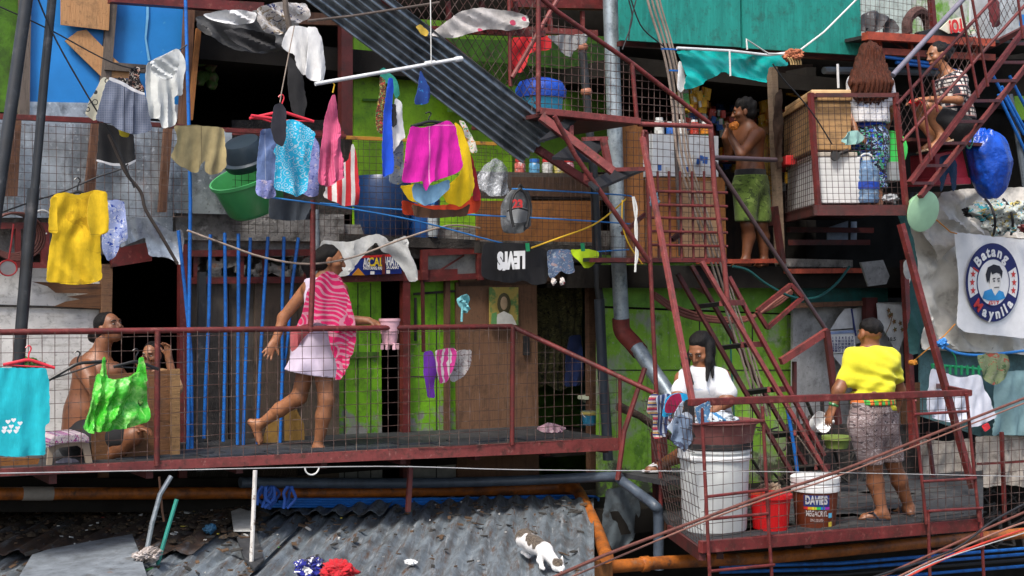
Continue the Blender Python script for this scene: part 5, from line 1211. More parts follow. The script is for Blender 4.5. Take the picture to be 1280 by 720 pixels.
b = MB(); n = 15
for i in range(n+1):
    x = XL+(XR-XL)*i/n; b.tube([cw(x, Yc+.01, zb), cw(x-.05, Yc+.01, zt)], .0026, 4)
for i in range(19):
    z = zb+(zt-zb)*i/18; b.tube([cw(XL-.04, Yc+.016, z), cw(XR-.02, Yc+.016, z)], .0026, 4)
    b.tube([cw(XL-.03, Yc, z), cw(XL-.03, Yc+2.1, z)], .0026, 4)
for i in range(24): y = Yc+i*.09; b.tube([cw(XL-.035, y, zb), cw(XL-.035, y, zt)], .0026, 4)
b.build('wire_mesh', wiredk, cb)
def boxw(name, px0, px1, py0, py1, dy, dep, m, label, cat, parent=None, bev=.01):
    p, q = P(px0, py1, Yc+dy), P(px1, py0, Yc+dy)
    o = MB().box(((p.x+q.x)/2, Yc+dy+dep/2, (p.z+q.z)/2), ((q.x-p.x)/2, 0, 0), (0, dep/2, 0), (0, 0, (q.z-p.z)/2)).build(name, m, parent, bevel=bev)
    return tag(o, label, cat) if parent is None else o
t = thing('chest', 'large honey coloured wooden chest on top of the white box', 'chest')
hon = wood('honey_wood', (.48, .28, .12), (.36, .2, .08), st=(1, 1, 6))
boxw('body', 1015, 1064, 127, 187, .08, 1.3, hon, '', '', t); boxw('lid', 1012, 1066, 119, 126, .06, 1.35, hon, '', '', t); boxw('lid', 1014, 1064, 112, 118, .1, 1.2, plain('honey_light', (.55, .36, .18), .6), '', '', t)
t = thing('ice_box', 'white box with mesh shadowed front under the honey chest', 'box')
boxw('body', 1023, 1075, 196, 254, .07, 1.4, plain('white_enamel', (.66, .66, .65), .45, var=.1, layers=[((.4, .38, .34), 6, .64, .78)]), '', '', t); boxw('lid', 1021, 1072, 190, 195.5, .06, 1.42, plain('cream_lid', (.5, .44, .36), .5), '', '', t)
t = thing('handle_rod', 'black curved handle lying on the white box', 'handle')
q = [P(1040, 190, Yc+.04), P(1044, 195, Yc+.03), P(1052, 191, Yc+.03), P(1060, 188, Yc+.05)]; MB().tube([q[0], q[1], q[2], q[3]], .018, 8).build('grip', blackm, t, True); MB().lathe(q[1], [(.04, -.02), (.04, .02)], 12, ax=(0, 1, 0)).build('knob', blackm, t, True)
t = thing('water_bottle', 'big clear blue water bottle beside the white box in the cage', 'bottle'); c = P(1083, 254, Yc+.14)
wb = plain('blue_clear', (.12, .22, .38), .15, var=.3, layers=[((.3, .42, .55), 14, .5, .65)], spec=.8)
prof = [(.001, 0), (.1, 0), (.11, .02)]
for i in range(5): prof += [(.112, .04+i*.045), (.104, .062+i*.045)]
MB().lathe(c, prof+[(.108, .28), (.06, .34), (.035, .37)], 20).build('body', wb, t, True)
MB().lathe(c+Z*.37, [(.036, 0), (.036, .035), (.001, .036)], 14).build('lid', plasw, t, True); MB().lathe(c+Z*.12, [(.1135, 0), (.1135, .06)], 20).build('wrapper', plain('bottle_label', (.015, .06, .4), .4), t, True)
MB().tube([c+Z*.38+Vector((.06*math.cos(a), 0, .05*math.sin(a))) for a in [i*math.pi/8 for i in range(9)]], .008, 6).build('handle', plasw, t, True)
t = thing('basin', 'bright green plastic basin standing on edge behind the girl', 'basin')
c = P(1112, 196, Yc+.55); MB().lathe(c, [(.001, 0), (.13, 0), (.2, .1), (.21, .1), (.2, .11), (.13, .015), (.001, .012)], 24, ax=(-.6, -.7, .25)).build('body', plastic('leaf_green', (.03, .34, .06)), t, True)
MB().lathe(c+Vector((-.06, -.07, .025)), [(.205, -.01), (.215, 0), (.205, .01)], 24, ax=(-.6, -.7, .25)).build('rim', plastic('leaf_green', 0), t, True)
tag(cloth('rag', [(1052, 176), (1062, 164), (1072, 163), (1080, 172), (1074, 180), (1058, 181)], .9, fabric('mint_rag', (.3, .52, .48), .3), fold=.04, freq=40, seed=4), 'mint green rag held beside the girl in floral trousers', 'rag')
boxw('grey_box', 1112, 1126, 202, 226, .25, .3, plain('clear_grey', (.3, .32, .33), .4), 'small grey plastic box in the right corner of the cage', 'box')
crumple('bag', P(1112, 248, Yc+.12), .07, plain('grey_white_bag', (.4, .42, .44), .4), 'small crumpled grey bag on the cage floor', 'bag', 7)
boxw('red_tub', 982, 996, 194, 206, .9, .25, plastic('red_plastic', 0), 'small red tub behind the left side of the cage', 'tub')
tag(cloth('hanging_bag', [(968, 118), (977, 110), (980, 150), (978, 210), (972, 212), (967, 160)], 1.03, plain('brown_net', (.08, .05, .035), .9, var=.6), fold=.03, seed=21), 'dark net bag hanging beside the pale post of the stall', 'bag')
tag(pipe('wire', [(966, 80), (980, 100), (1000, 122), (1020, 148), (1040, 180)], .9, .006, blkcab, curve=5), 'black wire drooping across the honey chest', 'wire')
tag(pipe('pole', [(1047, 80), (1048, 110)], .99, .012, pvc), 'short white pipe in the dark above the honey chest', 'pipe')
tag(pipe('pipe', [(1030, 88), (1120, 89), (1200, 92)], 1.0, .035, plain('dim_pipe', (.1, .12, .14), .4)), 'dim grey pipe in the dark behind the long haired girl', 'pipe')

# ------------------------------------------------------------------ upper right balcony
ub = thing('upper_balcony', 'upper balcony of orange red beams at the top right corner', 'balcony')
MB().bar(L(1081, 45, .96), L(1240, 54, .96), .07, .08, up=N).build('beam', redbright, ub); MB().bar(L(1094, 64, .97), L(1242, 72, .97), .06, .05, up=N).build('beam', redbright, ub)
for x in (1098, 1137, 1217): MB().bar(L(x, 46, .97), L(x+3, 70, .97), .035, .035, up=N).build('strut', redbright, ub)
MB().bar(L(1105, 48, .975), L(1140, 66, .975), .015, .015, up=N).build('brace', redpink, ub)
hslab('deck', 1084, 1330, 43, .958, .99, .03, blackm, ub, 53)
hslab('deck', 1110, 1330, 46, .99, 1.08, .03, blackm, ub, 54)
MB().bar(L(1160, -40, .965), L(1168, 46, .965), .05, .05, up=N).build('post', red, ub)
slab('back_wall', [(1070, -60), (1140, -60), (1140, 60), (1070, 60)], 1.06, plain('pale_green_white', (.45, .52, .48), .7, var=.3), ub, .03)
slab('back_wall', [(1140, -60), (1214, -60), (1214, 60), (1140, 60)], 1.063, plain('green_white_wall', (.5, .52, .48), .7, var=.3, layers=[((.14, .33, .04), 3, .46, .6)]), ub, .03)
slab('back_wall', [(1214, -60), (1234, -60), (1238, 48), (1214, 48)], 1.02, plain('pale_board', (.45, .47, .48), .6), ub, .03)
slab('back_wall', [(1238, -60), (1320, -60), (1320, 48), (1238, 48)], 1.06, plain('white_grey_wall', (.42, .45, .47), .6, var=.4), ub, .03)
slab('blue_patch', rect(1276, 18, 1300, 32), 1.0, blue, ub, .02)
MB().bar(L(1232, 60, .97), L(1300, 26, .93), .05, .05, up=N).build('beam', dred, ub)
wire_mesh([(1074, -40), (1162, -40), (1166, 43), (1074, 41)], .958, wire, ub, .058, .058, .0022)
tag(cloth('maroon_cloth', [(1236, -20), (1246, -20), (1252, 18), (1254, 32), (1240, 35), (1235, 10)], 1.0, fabric('maroon_fabric', (.14, .02, .025)), fold=.03, seed=3), 'maroon cloth hanging between grey posts at the top right', 'cloth')
tag(cloth('dark_bag', [(1076, 20), (1092, 12), (1112, 22), (1120, 24), (1123, 40), (1112, 42), (1108, 30), (1096, 40), (1078, 41)], .99, plain('grey_black_bag', (.06, .06, .065), .6, layers=[((.3, .3, .3), 12, .6, .68)]), fold=.05, freq=30, seed=8), 'grey and black bag lying on the upper right balcony', 'bag')
b = MB().tube(pp(smoothline([(1134, 42), (1134, 28), (1140, 18), (1149, 14), (1158, 22), (1161, 38)], 5), .985), [.05]*26, 8)
tag(b.build('cushion', plain('brown_fabric', (.085, .04, .035), .85, var=.5, bump=.02, bscale=20), None, True), 'bent brown cushion standing on the upper right balcony', 'cushion')
t = thing('sign', 'white cardboard sign with upside down red lettering on the upper right balcony', 'sign')
sgp = [(1175, 36), (1188, 24), (1202, 21), (1209, 34), (1196, 40), (1186, 42)]
slab('board', sgp, .953, plain('sign_cream', (.7, .68, .55), .6), t, .01)
b = MB(); a = -math.radians(168); xd = U*math.cos(a)+Z*math.sin(a); yd = -U*math.sin(a)+Z*math.cos(a)
put_text(b, 'TO!', .16, L(1195, 25, .951), xd, yd, .008, True, .2)
b.build('lettering', plain('sign_red', (.6, .03, .03), .5, bump=0), t)
tag(cloth('wrapper', [(1206, 26), (1214, 30), (1220, 40), (1214, 44), (1208, 38)], .95, fabric('red_white_wrapper', (.6, .6, .5), .2, floral([(.5, .03, .03), (.1, .3, .08)], 30)), fold=.03, seed=2), 'red and white wrapper beside the lettered cardboard sign', 'wrapper')
tag(slab('board', [(1148, 40), (1172, 34), (1215, 45), (1210, 52), (1150, 47)], .956, blackm, None, .05), 'black board under the lettered cardboard sign', 'board')
# stairs at the right edge
rs = thing('ladder_stair', 'maroon ladder stair climbing to the top right corner', 'stairs')
SL = [L(1137, 229, .86), L(1290, 24, .86)]; SR = [L(1150, 246, .885), L(1300, 62, .885)]
MB().bar(*SL, .035, .05, up=N).build('stringer', red, rs); MB().bar(*SR, .035, .05, up=N).build('stringer', redpink, rs)
for y in (229, 207, 179, 152, 126, 101, 78, 55):
    MB().bar(L(1137+153*(229-y)/205, y, .862), L(1150+150*(246-y)/184, y, .883), .05, .025).build('rung', redpink, rs)
fc = thing('chain_link_panel', 'slanting chain link panel with thin posts beside the stair at the right', 'fence')
MB().tube(pp([(1121, 131), (1250, -10)], .85), .014, 8).build('rail', red, fc, True); MB().tube(pp([(1128, 177), (1285, 2)], .85), .014, 8).build('rail', red, fc, True)
wire_mesh([(1121, 131), (1250, -10), (1290, -10), (1128, 177)], .851, wire, fc, .075, .075, .0026, True)
for a, b_ in (((1134, 78), (1152, 205)), ((1147, 64), (1164, 200)), ((1201, 6), (1223, 122)), ((1214, -8), (1235, 108)), ((1270, -20), (1279, 48)), ((1166, 100), (1172, 140))): MB().tube(pp([a, b_], .849), .012, 8).build('post', red, fc, True)
tag(pipe('handrail', [(1116, 94), (1214, -12)], .84, .022, plain('grey_purple_rail', (.16, .15, .19), .35), n=12), 'bluish grey handrail pole slanting up past the seated woman', 'handrail')
for i, (x0, y0, x1, y1) in enumerate(((1248, 118, 1282, 190), (1252, 108, 1290, 178), (1262, 95, 1290, 150), (1240, 92, 1280, 168), (1100, 70, 1180, 82), (1120, 78, 1195, 88))):
    tag(pipe('water_pipe', [(x0, y0), (x1, y1)], .97, .016, pipeblue), ('lower left', 'second', 'upper', 'longest')[i]+' blue pipe slanting behind the stair at the right edge' if i < 4 else ('blue pipe behind the seated woman\'s head, '+('upper' if i == 4 else 'lower')+' one'), 'pipe', 'blue pipes at the right')
tag(pipe('pipe', [(1262, 118), (1272, 170), (1284, 250)], .975, .03, plain('dim_pipe', 0)), 'thick dark pipe behind the blue bag at the right edge', 'pipe')
tag(slab('green_board', rect(1268, 120, 1330, 150), 1.02, greenb, None, .02), 'scrap of lime green board at the right edge', 'board')
tag(slab('rear_board', rect(1090, 240, 1330, 262), 1.01, rustroof, None, .02), 'rusty board behind the blue bag above the tarpaulin', 'board')
tag(slab('shade_wall', rect(1076, 74, 1330, 245), 1.08, dark, None, .03), 'wall coloured near black as unlit behind the seated woman and the blue bag', 'wall')
tag(hslab('seat_plank', 1140, 1230, 172, .92, 1.0, .03, dred), 'dark red plank under the seated woman', 'plank')
# blue bag and red crate
def bigbag(name, c, r, m, label, cat, seed):
    bm = bmesh.new(); bmesh.ops.create_icosphere(bm, subdivisions=5, radius=1)
    rr = random.Random(seed); ds = []
    for _ in range(60): ds.append((Vector((rr.gauss(0, 1), rr.gauss(0, 1), rr.gauss(0, 1))).normalized(), rr.uniform(.7, 1.0)))
    for v in bm.verts:
        n_ = v.co.normalized(); z = n_.z; a = math.atan2(n_.y, n_.x); up = max(0, z-.1)
        k = min([1.04]+[o/n_.dot(d) for d, o in ds if n_.dot(d) > .45])
        k *= 1-.6*up**1.5; k += .05*(.12+up)*math.sin(a*8+z*3+2*noise.noise(n_*2))-.07*abs(noise.noise(n_*2.6+Vector((seed, 0, 0))))*(1+up)
        v.co = c+U*(n_.x*k*r*1.0-.2*r*max(z, 0)-.1*r*min(z, 0))+N*n_.y*k*r*.75+Z*(z*r*1.35*min(k+.25, 1.05))
    me = bpy.data.meshes.new(name); bm.to_mesh(me); bm.free(); me.polygons.foreach_set('use_smooth', [True]*len(me.polygons))
    return tag(fin(bpy.data.objects.new(name, me), name, None, m), label, cat)
bigbag('blue_bag', L(1236, 196, .93), .285, plain('blue_polythene', (.006, .075, .5), .28, var=.3, layers=[((.004, .03, .2), 5, .55, .7)], bump=.03, bscale=7, spec=.6), 'big bright blue plastic bag hanging under the stair', 'bag', 21)
t = thing('crate', 'bright pinkish red plastic crate under the seated woman', 'crate')
MB().prism(pp([(1170, 226), (1168, 192), (1203, 186), (1212, 226)], .94), -N*.3).build('body', plain('pink_red_plastic', (.55, .045, .07), .35, bump=0), t, bevel=.01)
MB().prism(pp([(1168, 222), (1213, 222), (1214, 230), (1168, 231)], .937), -N*.32).build('rim', plain('pink_red_plastic', 0), t, bevel=.006)
tag(cloth('jeans', [(1176, 196), (1188, 192), (1196, 204), (1196, 236), (1190, 240), (1186, 214), (1182, 238), (1174, 240)], .925, fabric('dark_denim', (.015, .04, .09), .3), fold=.03, seed=5), 'dark denim garment hanging in front of the pinkish red crate', 'garment')
b = MB(); c = L(1211, 170, .9); b.tube([c+U*(.05*math.cos(a))+Z*(.11*math.sin(a)) for a in [i*.4 for i in range(17)]], .008, 6)
tag(b.build('cord_loop', plain('green_cord_m', (.05, .25, .16), .6), None, True), 'loop of green cord hanging from the stair beside the blue bag', 'cord')
t = thing('basin', 'pale mint green basin hanging below the corner of the cage', 'basin'); c = L(1146, 262, .9)
ax = (N-U*.05-Z*.25)
MB().lathe(c, [(.001, 0), (.13, 0), (.165, .07), (.178, .075), (.165, .085), (.125, .015), (.001, .01)], 28, ax=ax).build('body', plastic('mint_plastic', (.32, .58, .33)), t, True)
MB().lathe(c+ax.normalized()*.068, [(.17, .006), (.18, .012), (.17, .018)], 28, ax=ax).build('rim', plastic('mint_rim', (.4, .66, .42)), t, True)
# ------------------------------------------------------------------ tarpaulin wall and banner
tag(cloth('tarpaulin', [(1136, 285), (1150, 278), (1172, 262), (1196, 240), (1240, 238), (1330, 236), (1330, 448), (1262, 442), (1150, 437), (1152, 420), (1148, 380), (1136, 360), (1130, 345), (1136, 325)], .985, tarpw, fold=.055, freq=15, seed=6, step=3.6, dirn=(.8, .6), rough=.04, wav=.8), 'dirty white tarpaulin covering the house wall behind the round emblem banner', 'tarpaulin')
tag(cloth('tarpaulin', [(1148, 280), (1164, 262), (1180, 240), (1206, 236), (1330, 232), (1330, 302), (1250, 296), (1196, 292), (1176, 330), (1160, 312)], .972, plain('greyer_tarp', (.55, .52, .47), .6, var=.27, layers=[((.24, .22, .2), 4, .55, .7)], bump=.012, bscale=9), fold=.07, freq=17, seed=16, step=3.6, dirn=(.9, .5), rough=.04, wav=.8), 'greyer tarpaulin sheet spread under the patterned bag', 'tarpaulin')
bn = thing('banner', 'white cloth banner with a round navy emblem and stars', 'banner')
cloth('sheet', [(1193, 290), (1240, 295), (1310, 303), (1310, 426), (1262, 421), (1206, 415), (1196, 408), (1199, 360)], .955, plain('banner_white', (.78, .78, .78), .6, var=.1, bump=.003), bn, fold=.004, freq=12, seed=5, step=4, rough=.002)
cen = L(1240, 353, .9535); km = D(1240, .955)/F; R = 49*km; ol = N*.012
def disc(r0, r1, off, a0=0, a1=2*math.pi, n=64):
    b = MB(); i0 = b.verts([cen+ol+N*off+(U*math.cos(a0+(a1-a0)*i/n)+Z*math.sin(a0+(a1-a0)*i/n))*r for i in range(n+1) for r in (r0, r1)])
    for i in range(n): b.face((i0+2*i, i0+2*i+1, i0+2*i+3, i0+2*i+2))
    return b
navy = plain('emblem_navy', (.012, .018, .12), .5, bump=0); ered = plain('emblem_red', (.55, .04, .04), .5, bump=0); eskin = plain('emblem_face', (.7, .68, .64), .5, bump=0); eblue = plain('emblem_blue', (.03, .25, .55), .5, bump=0)
disc(.001, R, 0).build('emblem_disc', navy, bn)
disc(.001, R*.6, .003).build('emblem_centre', wl, bn)
for a in (math.pi, 0):
    b = MB(); i0 = b.verts([cen+ol+N*.003+(U*math.cos(a+t_)+Z*math.sin(a+t_))*r for t_ in [(-.44+.88*i/12) for i in range(13)] for r in (R*.62, R*.93)])
    for i in range(12): b.face((i0+2*i, i0+2*i+1, i0+2*i+3, i0+2*i+2))
    b.build('emblem_panel', wl, bn)
    for t_ in (-.27, 0, .27):
        cc = cen+ol+N*.006+(U*math.cos(a+t_)+Z*math.sin(a+t_))*R*.78; b = MB()
        b.face([b.verts([cc+(U*math.sin(k_*math.pi/5)+Z*math.cos(k_*math.pi/5))*R*(.105 if k_ % 2 == 0 else .045)]) for k_ in range(10)]); b.build('star', ered, bn)
disc(R*.585, R*.615, .0055).build('emblem_ring', navy, bn)
b = MB(); fr_ = (U, N, Z); o = cen+ol+N*.002
ellmesh(b, o+Z*R*.02+U*R*.05, (R*.24, .004, R*.33), fr_, 20); b.face([b.verts([o+N*.003+U*x*R+Z*y*R]) for x, y in ((-.05, -.2), (.2, -.2), (.22, -.4), (-.1, -.4))]); b.build('emblem_face', eskin, bn, True)
b = MB(); b.face([b.verts([o+N*.0065+U*x*R+Z*y*R]) for x, y in ((-.24, -.02), (-.3, .2), (-.22, .38), (0, .46), (.22, .42), (.34, .28), (.3, .1), (.24, .22), (.1, .25), (-.05, .2), (-.1, .28), (-.14, .1), (-.16, -.04), (-.2, .06))])
for x0, x1 in ((-.04, .06), (.13, .23)): b.face([b.verts([o+N*.0065+U*x*R+Z*y*R]) for x, y in ((x0, .07), (x1, .09), (x1, .12), (x0, .1))]); b.face([b.verts([o+N*.0065+U*x*R+Z*y*R]) for x, y in ((x0+.02, .02), (x1-.01, .02), (x1-.01, .05), (x0+.02, .05))])
b.face([b.verts([o+N*.0065+U*x*R+Z*y*R]) for x, y in ((.02, -.14), (.2, -.13), (.2, -.11), (.02, -.12))]); b.build('emblem_hair', plain('emblem_ink', (.012, .012, .02), .5, bump=0), bn)
b = MB(); b.face([b.verts([o+N*.0062+U*x*R+Z*y*R]) for x, y in ((-.42, -.4), (-.34, -.22), (-.08, -.16), (.05, -.34), (.2, -.2), (.36, -.24), (.44, -.4), (.2, -.46), (-.2, -.46))]); b.build('emblem_collar', eblue, bn)
def arc(b, s_, r, a0, step, size, up=1):
    for ch, a in zip(s_, a0):
        a = math.radians(a); d = U*math.cos(a)+Z*math.sin(a); y = d*up; x = y.cross(N)*-1
        x = (U*math.sin(a)-Z*math.cos(a))*up
        put_text(b, ch, size, cen+ol+N*.006+d*(r if up > 0 else r)-(y*size*.35), x, y, .005)
b = MB(); arc(b, 'Batang', R*.79, (137, 119, 105, 90, 72, 53), 0, R*.36); arc(b, 'aynila', R*.80, (247, 264, 281, 294, 304, 318), 0, R*.36, -1); b.build('lettering', wl, bn)
b = MB(); arc(b, 'i', R*.74, (154,), 0, R*.3); b.build('lettering', ered, bn)
b = MB(); arc(b, 'M', R*.80, (226,), 0, R*.36, -1); b.build('lettering', ered, bn)
b = MB(); put_text(b, '2019', R*.2, cen+ol+N*.006-Z*R*.56, U, Z, .001); b.build('lettering', ered, bn)
crumple('patterned_bag', L(1248, 270, .895), .2, fabric('bag_print', (.45, .5, .48), .3, floral([(.05, .35, .42), (.5, .4, .12), (.02, .02, .02), (.6, .6, .55)], 12)), 'lumpy bag in a teal and white print tied above the banner', 'bag', 31, (1.25, .8, .85))
crumple('black_bag', L(1215, 266, .935), .09, plain('black_polythene', (.012, .012, .014), .25, bump=.02, bscale=14), 'black plastic bag beside the teal printed bag', 'bag', 33)
for i, x in enumerate((1236, 1258)): tag(pipe('strap', [(x-4, 249, .895), (x+4, 260, .878), (x+8, 278, .878), (x+6, 293, .893)], 1, .012, blkcab, curve=4), ('left', 'right')[i]+' black strap round the teal printed bag', 'strap')
tag(pipe('twine', [(1150, 262), (1172, 276), (1188, 290), (1196, 292)], .94, .006, orcord), 'orange twine tied to the corner of the banner', 'twine')
crumple('red_bag', L(1284, 285, .94), .08, plain('dark_red_bag', (.15, .02, .02), .4), 'dark red bag at the right edge above the banner', 'bag', 35)
# post and net at the left of the tarpaulin
tag(MB().bar(L(1126, 280, .9), L(1216, 610, .86), .05, .05, up=N).build('post', red), 'long leaning maroon post in front of the white tarpaulin', 'post')
tag(MB().bar(L(1130, 325, .97), L(1142, 560, .95), .06, .05, up=N).build('post', red), 'upright maroon post at the left of the white tarpaulin', 'post')
tag(cloth('net', [(1117, 254), (1128, 256), (1136, 275), (1143, 300), (1148, 340), (1154, 400), (1152, 440), (1140, 444), (1136, 400), (1138, 330), (1130, 290), (1118, 262)], .93, plain('dark_teal_net', (.008, .05, .05), .8), fold=.03, seed=3), 'dark teal net strip hanging along the edge of the white tarpaulin', 'net')
tag(cloth('white_rag', [(1130, 326), (1140, 322), (1141, 345), (1134, 350), (1128, 342)], .94, offwhite, fold=.02, seed=6), 'white rag tied to the upright maroon post', 'rag')
crumple('orange_flower', L(1141, 453, .93), .04, plain('orange_twine_knot', (.5, .2, .02), .7), 'small orange knot of twine on the upright maroon post', 'knot', 36)
tag(pipe('twine', [(1141, 452, .93), (1160, 436, .95), (1180, 420, .96), (1194, 405, .955)], 1, .006, orcord), 'orange twine stretched below the corner of the banner', 'twine')
crumple('rope_tie', L(1178, 429, .87), .055, bluecord, 'blue rope knotted round the long leaning post', 'rope', 37, (1, .8, .8))
tag(pipe('rope', [(1180, 434), (1195, 441), (1220, 444), (1250, 442), (1300, 436)], .95, .014, bluecord, curve=4), 'blue rope along the lower edge of the white tarpaulin', 'rope')
tag(slab('teal_board', [(1150, 436), (1330, 440), (1330, 548), (1232, 548), (1150, 520)], 1.01, plain('grey_teal', (.12, .24, .25), .6, var=.3), None, .02), 'grey teal board wall under the white tarpaulin', 'board')
tag(cloth('grey_teal_sheet', [(1243, 470), (1262, 464), (1330, 462), (1330, 548), (1250, 543), (1238, 545), (1246, 505)], .97, plain('pale_teal_sheet', (.22, .36, .37), .5, var=.25, bump=.006, bscale=8), fold=.04, freq=10, seed=5), 'pale grey teal plastic sheet hanging at the right edge', 'sheet')
tag(cloth('sacking', [(1150, 548), (1180, 552), (1214, 548), (1216, 606), (1190, 612), (1150, 612)], .985, tarpb, fold=.03, seed=8), 'beige sacking wall panel behind the right end of the platform', 'sacking')
tag(cloth('sacking', [(1218, 546), (1260, 544), (1330, 548), (1330, 616), (1260, 606), (1220, 610)], .98, tarpb, fold=.03, seed=9), 'beige sacking wall panel at the right edge, beside a maroon post', 'sacking')
b = MB()
for i in range(50):
    c = L(RND.uniform(1150, 1330), RND.uniform(618, 690), 1.0); a = RND.uniform(0, 3.1); b.bar(c, c+(U*math.cos(a)+Z*math.sin(a)*.6)*RND.uniform(.1, .6), RND.uniform(.015, .05), .015)
tag(b.build('scrap', darkstuff), 'dark scrap under the beige sacking at the lower right', 'scrap', kind='stuff')
gr = thing('grille', 'rusty square mesh fence panel at the lower right corner', 'fence')
wire_mesh([(1215, 545), (1330, 548), (1330, 640), (1222, 650)], .93, wire, gr, .1, .1, .003)
MB().bar(L(1252, 540, .94), L(1256, 650, .94), .03, .03, up=N).build('post', red, gr); MB().bar(L(1222, 580, .935), L(1330, 574, .935), .02, .02, up=N).build('rail', red, gr)
# ------------------------------------------------------------------ cables across the foreground
tag(pipe('cable', [(680, 727, .7), (756, 694, .72), (860, 655, .74), (960, 618, .76), (1046, 590, .77), (1160, 545, .78), (1290, 494, .79)], 1, .0105, cabr, curve=4), 'thick brownish red cable rising across the front of the platform', 'cable')
tag(pipe('cable', [(700, 727, .71), (862, 659, .745), (962, 622, .765), (1050, 594, .775), (1290, 500, .795)], 1, .006, plain('pink_cable', (.25, .12, .09), .5), curve=4), 'thin pinkish cable running with the thick brownish red cable', 'cable')
for i, (p, m_, r_) in enumerate(((( (1085, 728), (1170, 690), (1240, 658), (1300, 632)), cabr, .014), (((1100, 732), (1180, 694), (1250, 664), (1300, 646)), plain('pink_cable', 0), .011), (((1120, 728), (1200, 690), (1300, 655)), redcab, .012), (((1090, 722), (1190, 688), (1240, 652), (1300, 620)), blkcab, .012), (((1110, 733), (1170, 702), (1300, 660)), dullwire, .006))):
    tag(pipe('cable', list(p), .77-.008*i, r_*.7, m_, curve=4), ('brown', 'pink', 'bright red', 'black', 'thin white')[i]+' cable in the bundle at the lower right corner', 'cable')
for i, (y, m_) in enumerate(((690, pipeblue), (697, pipeblue), (704, blkcab), (712, pipeblue))):
    tag(pipe('water_pipe', [(900, y+18), (1050, y+14), (1300, y-6)], .97+.005*i, .016, m_), ('topmost blue', 'second blue', 'black', 'lowest blue')[i]+' pipe running below the platform at the lower right', 'pipe', 'pipes below the platform')
tag(pipe('wire', [(-20, 592), (200, 588), (470, 583), (640, 587), (860, 589), (1000, 590), (1300, 596)], .775, .003, dullwire, curve=5), 'thin white wire stretched across the whole front', 'wire')
b = MB(); c = L(390, 584, .985); b.tube([c+U*.055*math.cos(a)-Z*.055*math.sin(a) for a in [i*math.pi/10 for i in range(11)]], .006, 6)
tag(b.build('hook', cord, None, True), 'white wire hook under the walkway edge', 'hook')
# ------------------------------------------------------------------ laundry
def cl(name, poly, s, m, label, cat, group=None, **k): return tag(cloth(name, poly, s, m, **k), label, cat, group)
def hanger(x, y, s, hw, m, label, tilt=0, hook=14, drop=9):
    t = thing('hanger', label, 'hanger')
    a = [(x-hw, y+drop-tilt*hw), (x-hw*.45, y+drop*.4-tilt*hw*.45), (x, y), (x+hw*.45, y+drop*.4+tilt*hw*.45), (x+hw, y+drop+tilt*hw)]
    MB().tube(pp(smoothline(a, 3), s), .011, 8).build('arm', m, t, True); MB().tube(pp([a[0], a[-1]], s), .006, 6).build('bar', m, t, True)
    MB().tube(pp(smoothline([(x, y), (x, y-hook*.4), (x+3, y-hook*.8), (x, y-hook), (x-4, y-hook*.85)], 3), s), .005, 6).build('hook', m, t, True)
    return t
redpl = plastic('hanger_red', (.6, .03, .05)); blkpl = plastic('hanger_black', (.012, .012, .013)); grnpl = plastic('hanger_green', (.01, .2, .08))
tag(pipe('wire', [(-10, 4), (60, 36), (140, 78), (186, 84), (234, 56)], 1.03, .005, blkcab, curve=5), 'black clothes wire sagging from the top left to the white scarf', 'wire')
tag(pipe('wire', [(44, -10), (70, 50), (112, 124), (140, 170), (168, 235)], 1.025, .006, blkcab, curve=4), 'black cable hanging diagonally past the blue boards', 'wire')
# the group under the blue boards
cl('ringed_cloth', [(131, 96), (136, 100), (128, 116), (124, 140), (119, 152), (106, 143), (112, 124), (120, 112), (127, 98)], 1.035, fabric('cream_circles', (.55, .53, .42), .2, chain(dots((.05, .05, .05), 16, .42), dots((.55, .53, .42), 16, .34))), 'cream cloth with black rings hanging behind the blue grey shorts', 'cloth', seed=1)
GP = cl('shorts', [(138, 98), (150, 103), (168, 112), (180, 116), (183, 124), (191, 162), (182, 166), (166, 168), (150, 163), (140, 155), (119, 150), (126, 124), (132, 104)], 1.02, fabric('blue_grey_check', (.10, .125, .19), .2, chain(plaid([(0, (.2, .22, .28), .3)], .012), seam(.2, (.04, .05, .08)), seam(.27, (.04, .05, .08)))), 'blue grey checked shorts under the blue boards', 'shorts', seed=2, fold=.014)
cloth('waistband', [(137, 96), (151, 101), (170, 112), (181, 116), (181, 119), (168, 115), (150, 105), (136, 100)], 1.012, fabric('white_trim', (.6, .6, .62)), GP, seed=2, fold=.006)
cl('floral_blouse', [(160, 100), (163, 86), (172, 82), (176, 88), (174, 98), (181, 112), (178, 122), (171, 122), (168, 114), (152, 104), (141, 100), (150, 96)], 1.03, fabric('black_floral', (.018, .016, .018), .2, floral([(.4, .2, .15), (.5, .45, .4)], 34)), 'black top with small flowers hung above the blue grey shorts', 'top', seed=3)
cl('yellow_trim', [(148, 160), (163, 166), (160, 172), (150, 170)], 1.03, fabric('yellow_white', (.6, .5, .04)), 'yellow cloth corner showing below the blue grey shorts', 'cloth', seed=3, fold=.005)
GP = cl('black_shorts', [(124, 152), (150, 160), (168, 168), (170, 200), (160, 207), (140, 206), (121, 201)], 1.045, fabric('black_fabric', (.02, .02, .022)), 'black shorts with a white hem below the blue grey shorts', 'shorts', seed=4)
cloth('white_hem', [(121, 199), (140, 204), (158, 205), (170, 199), (170, 202), (158, 208), (140, 207), (121, 202)], 1.04, fabric('white_trim', 0), GP, seed=4, fold=.004)
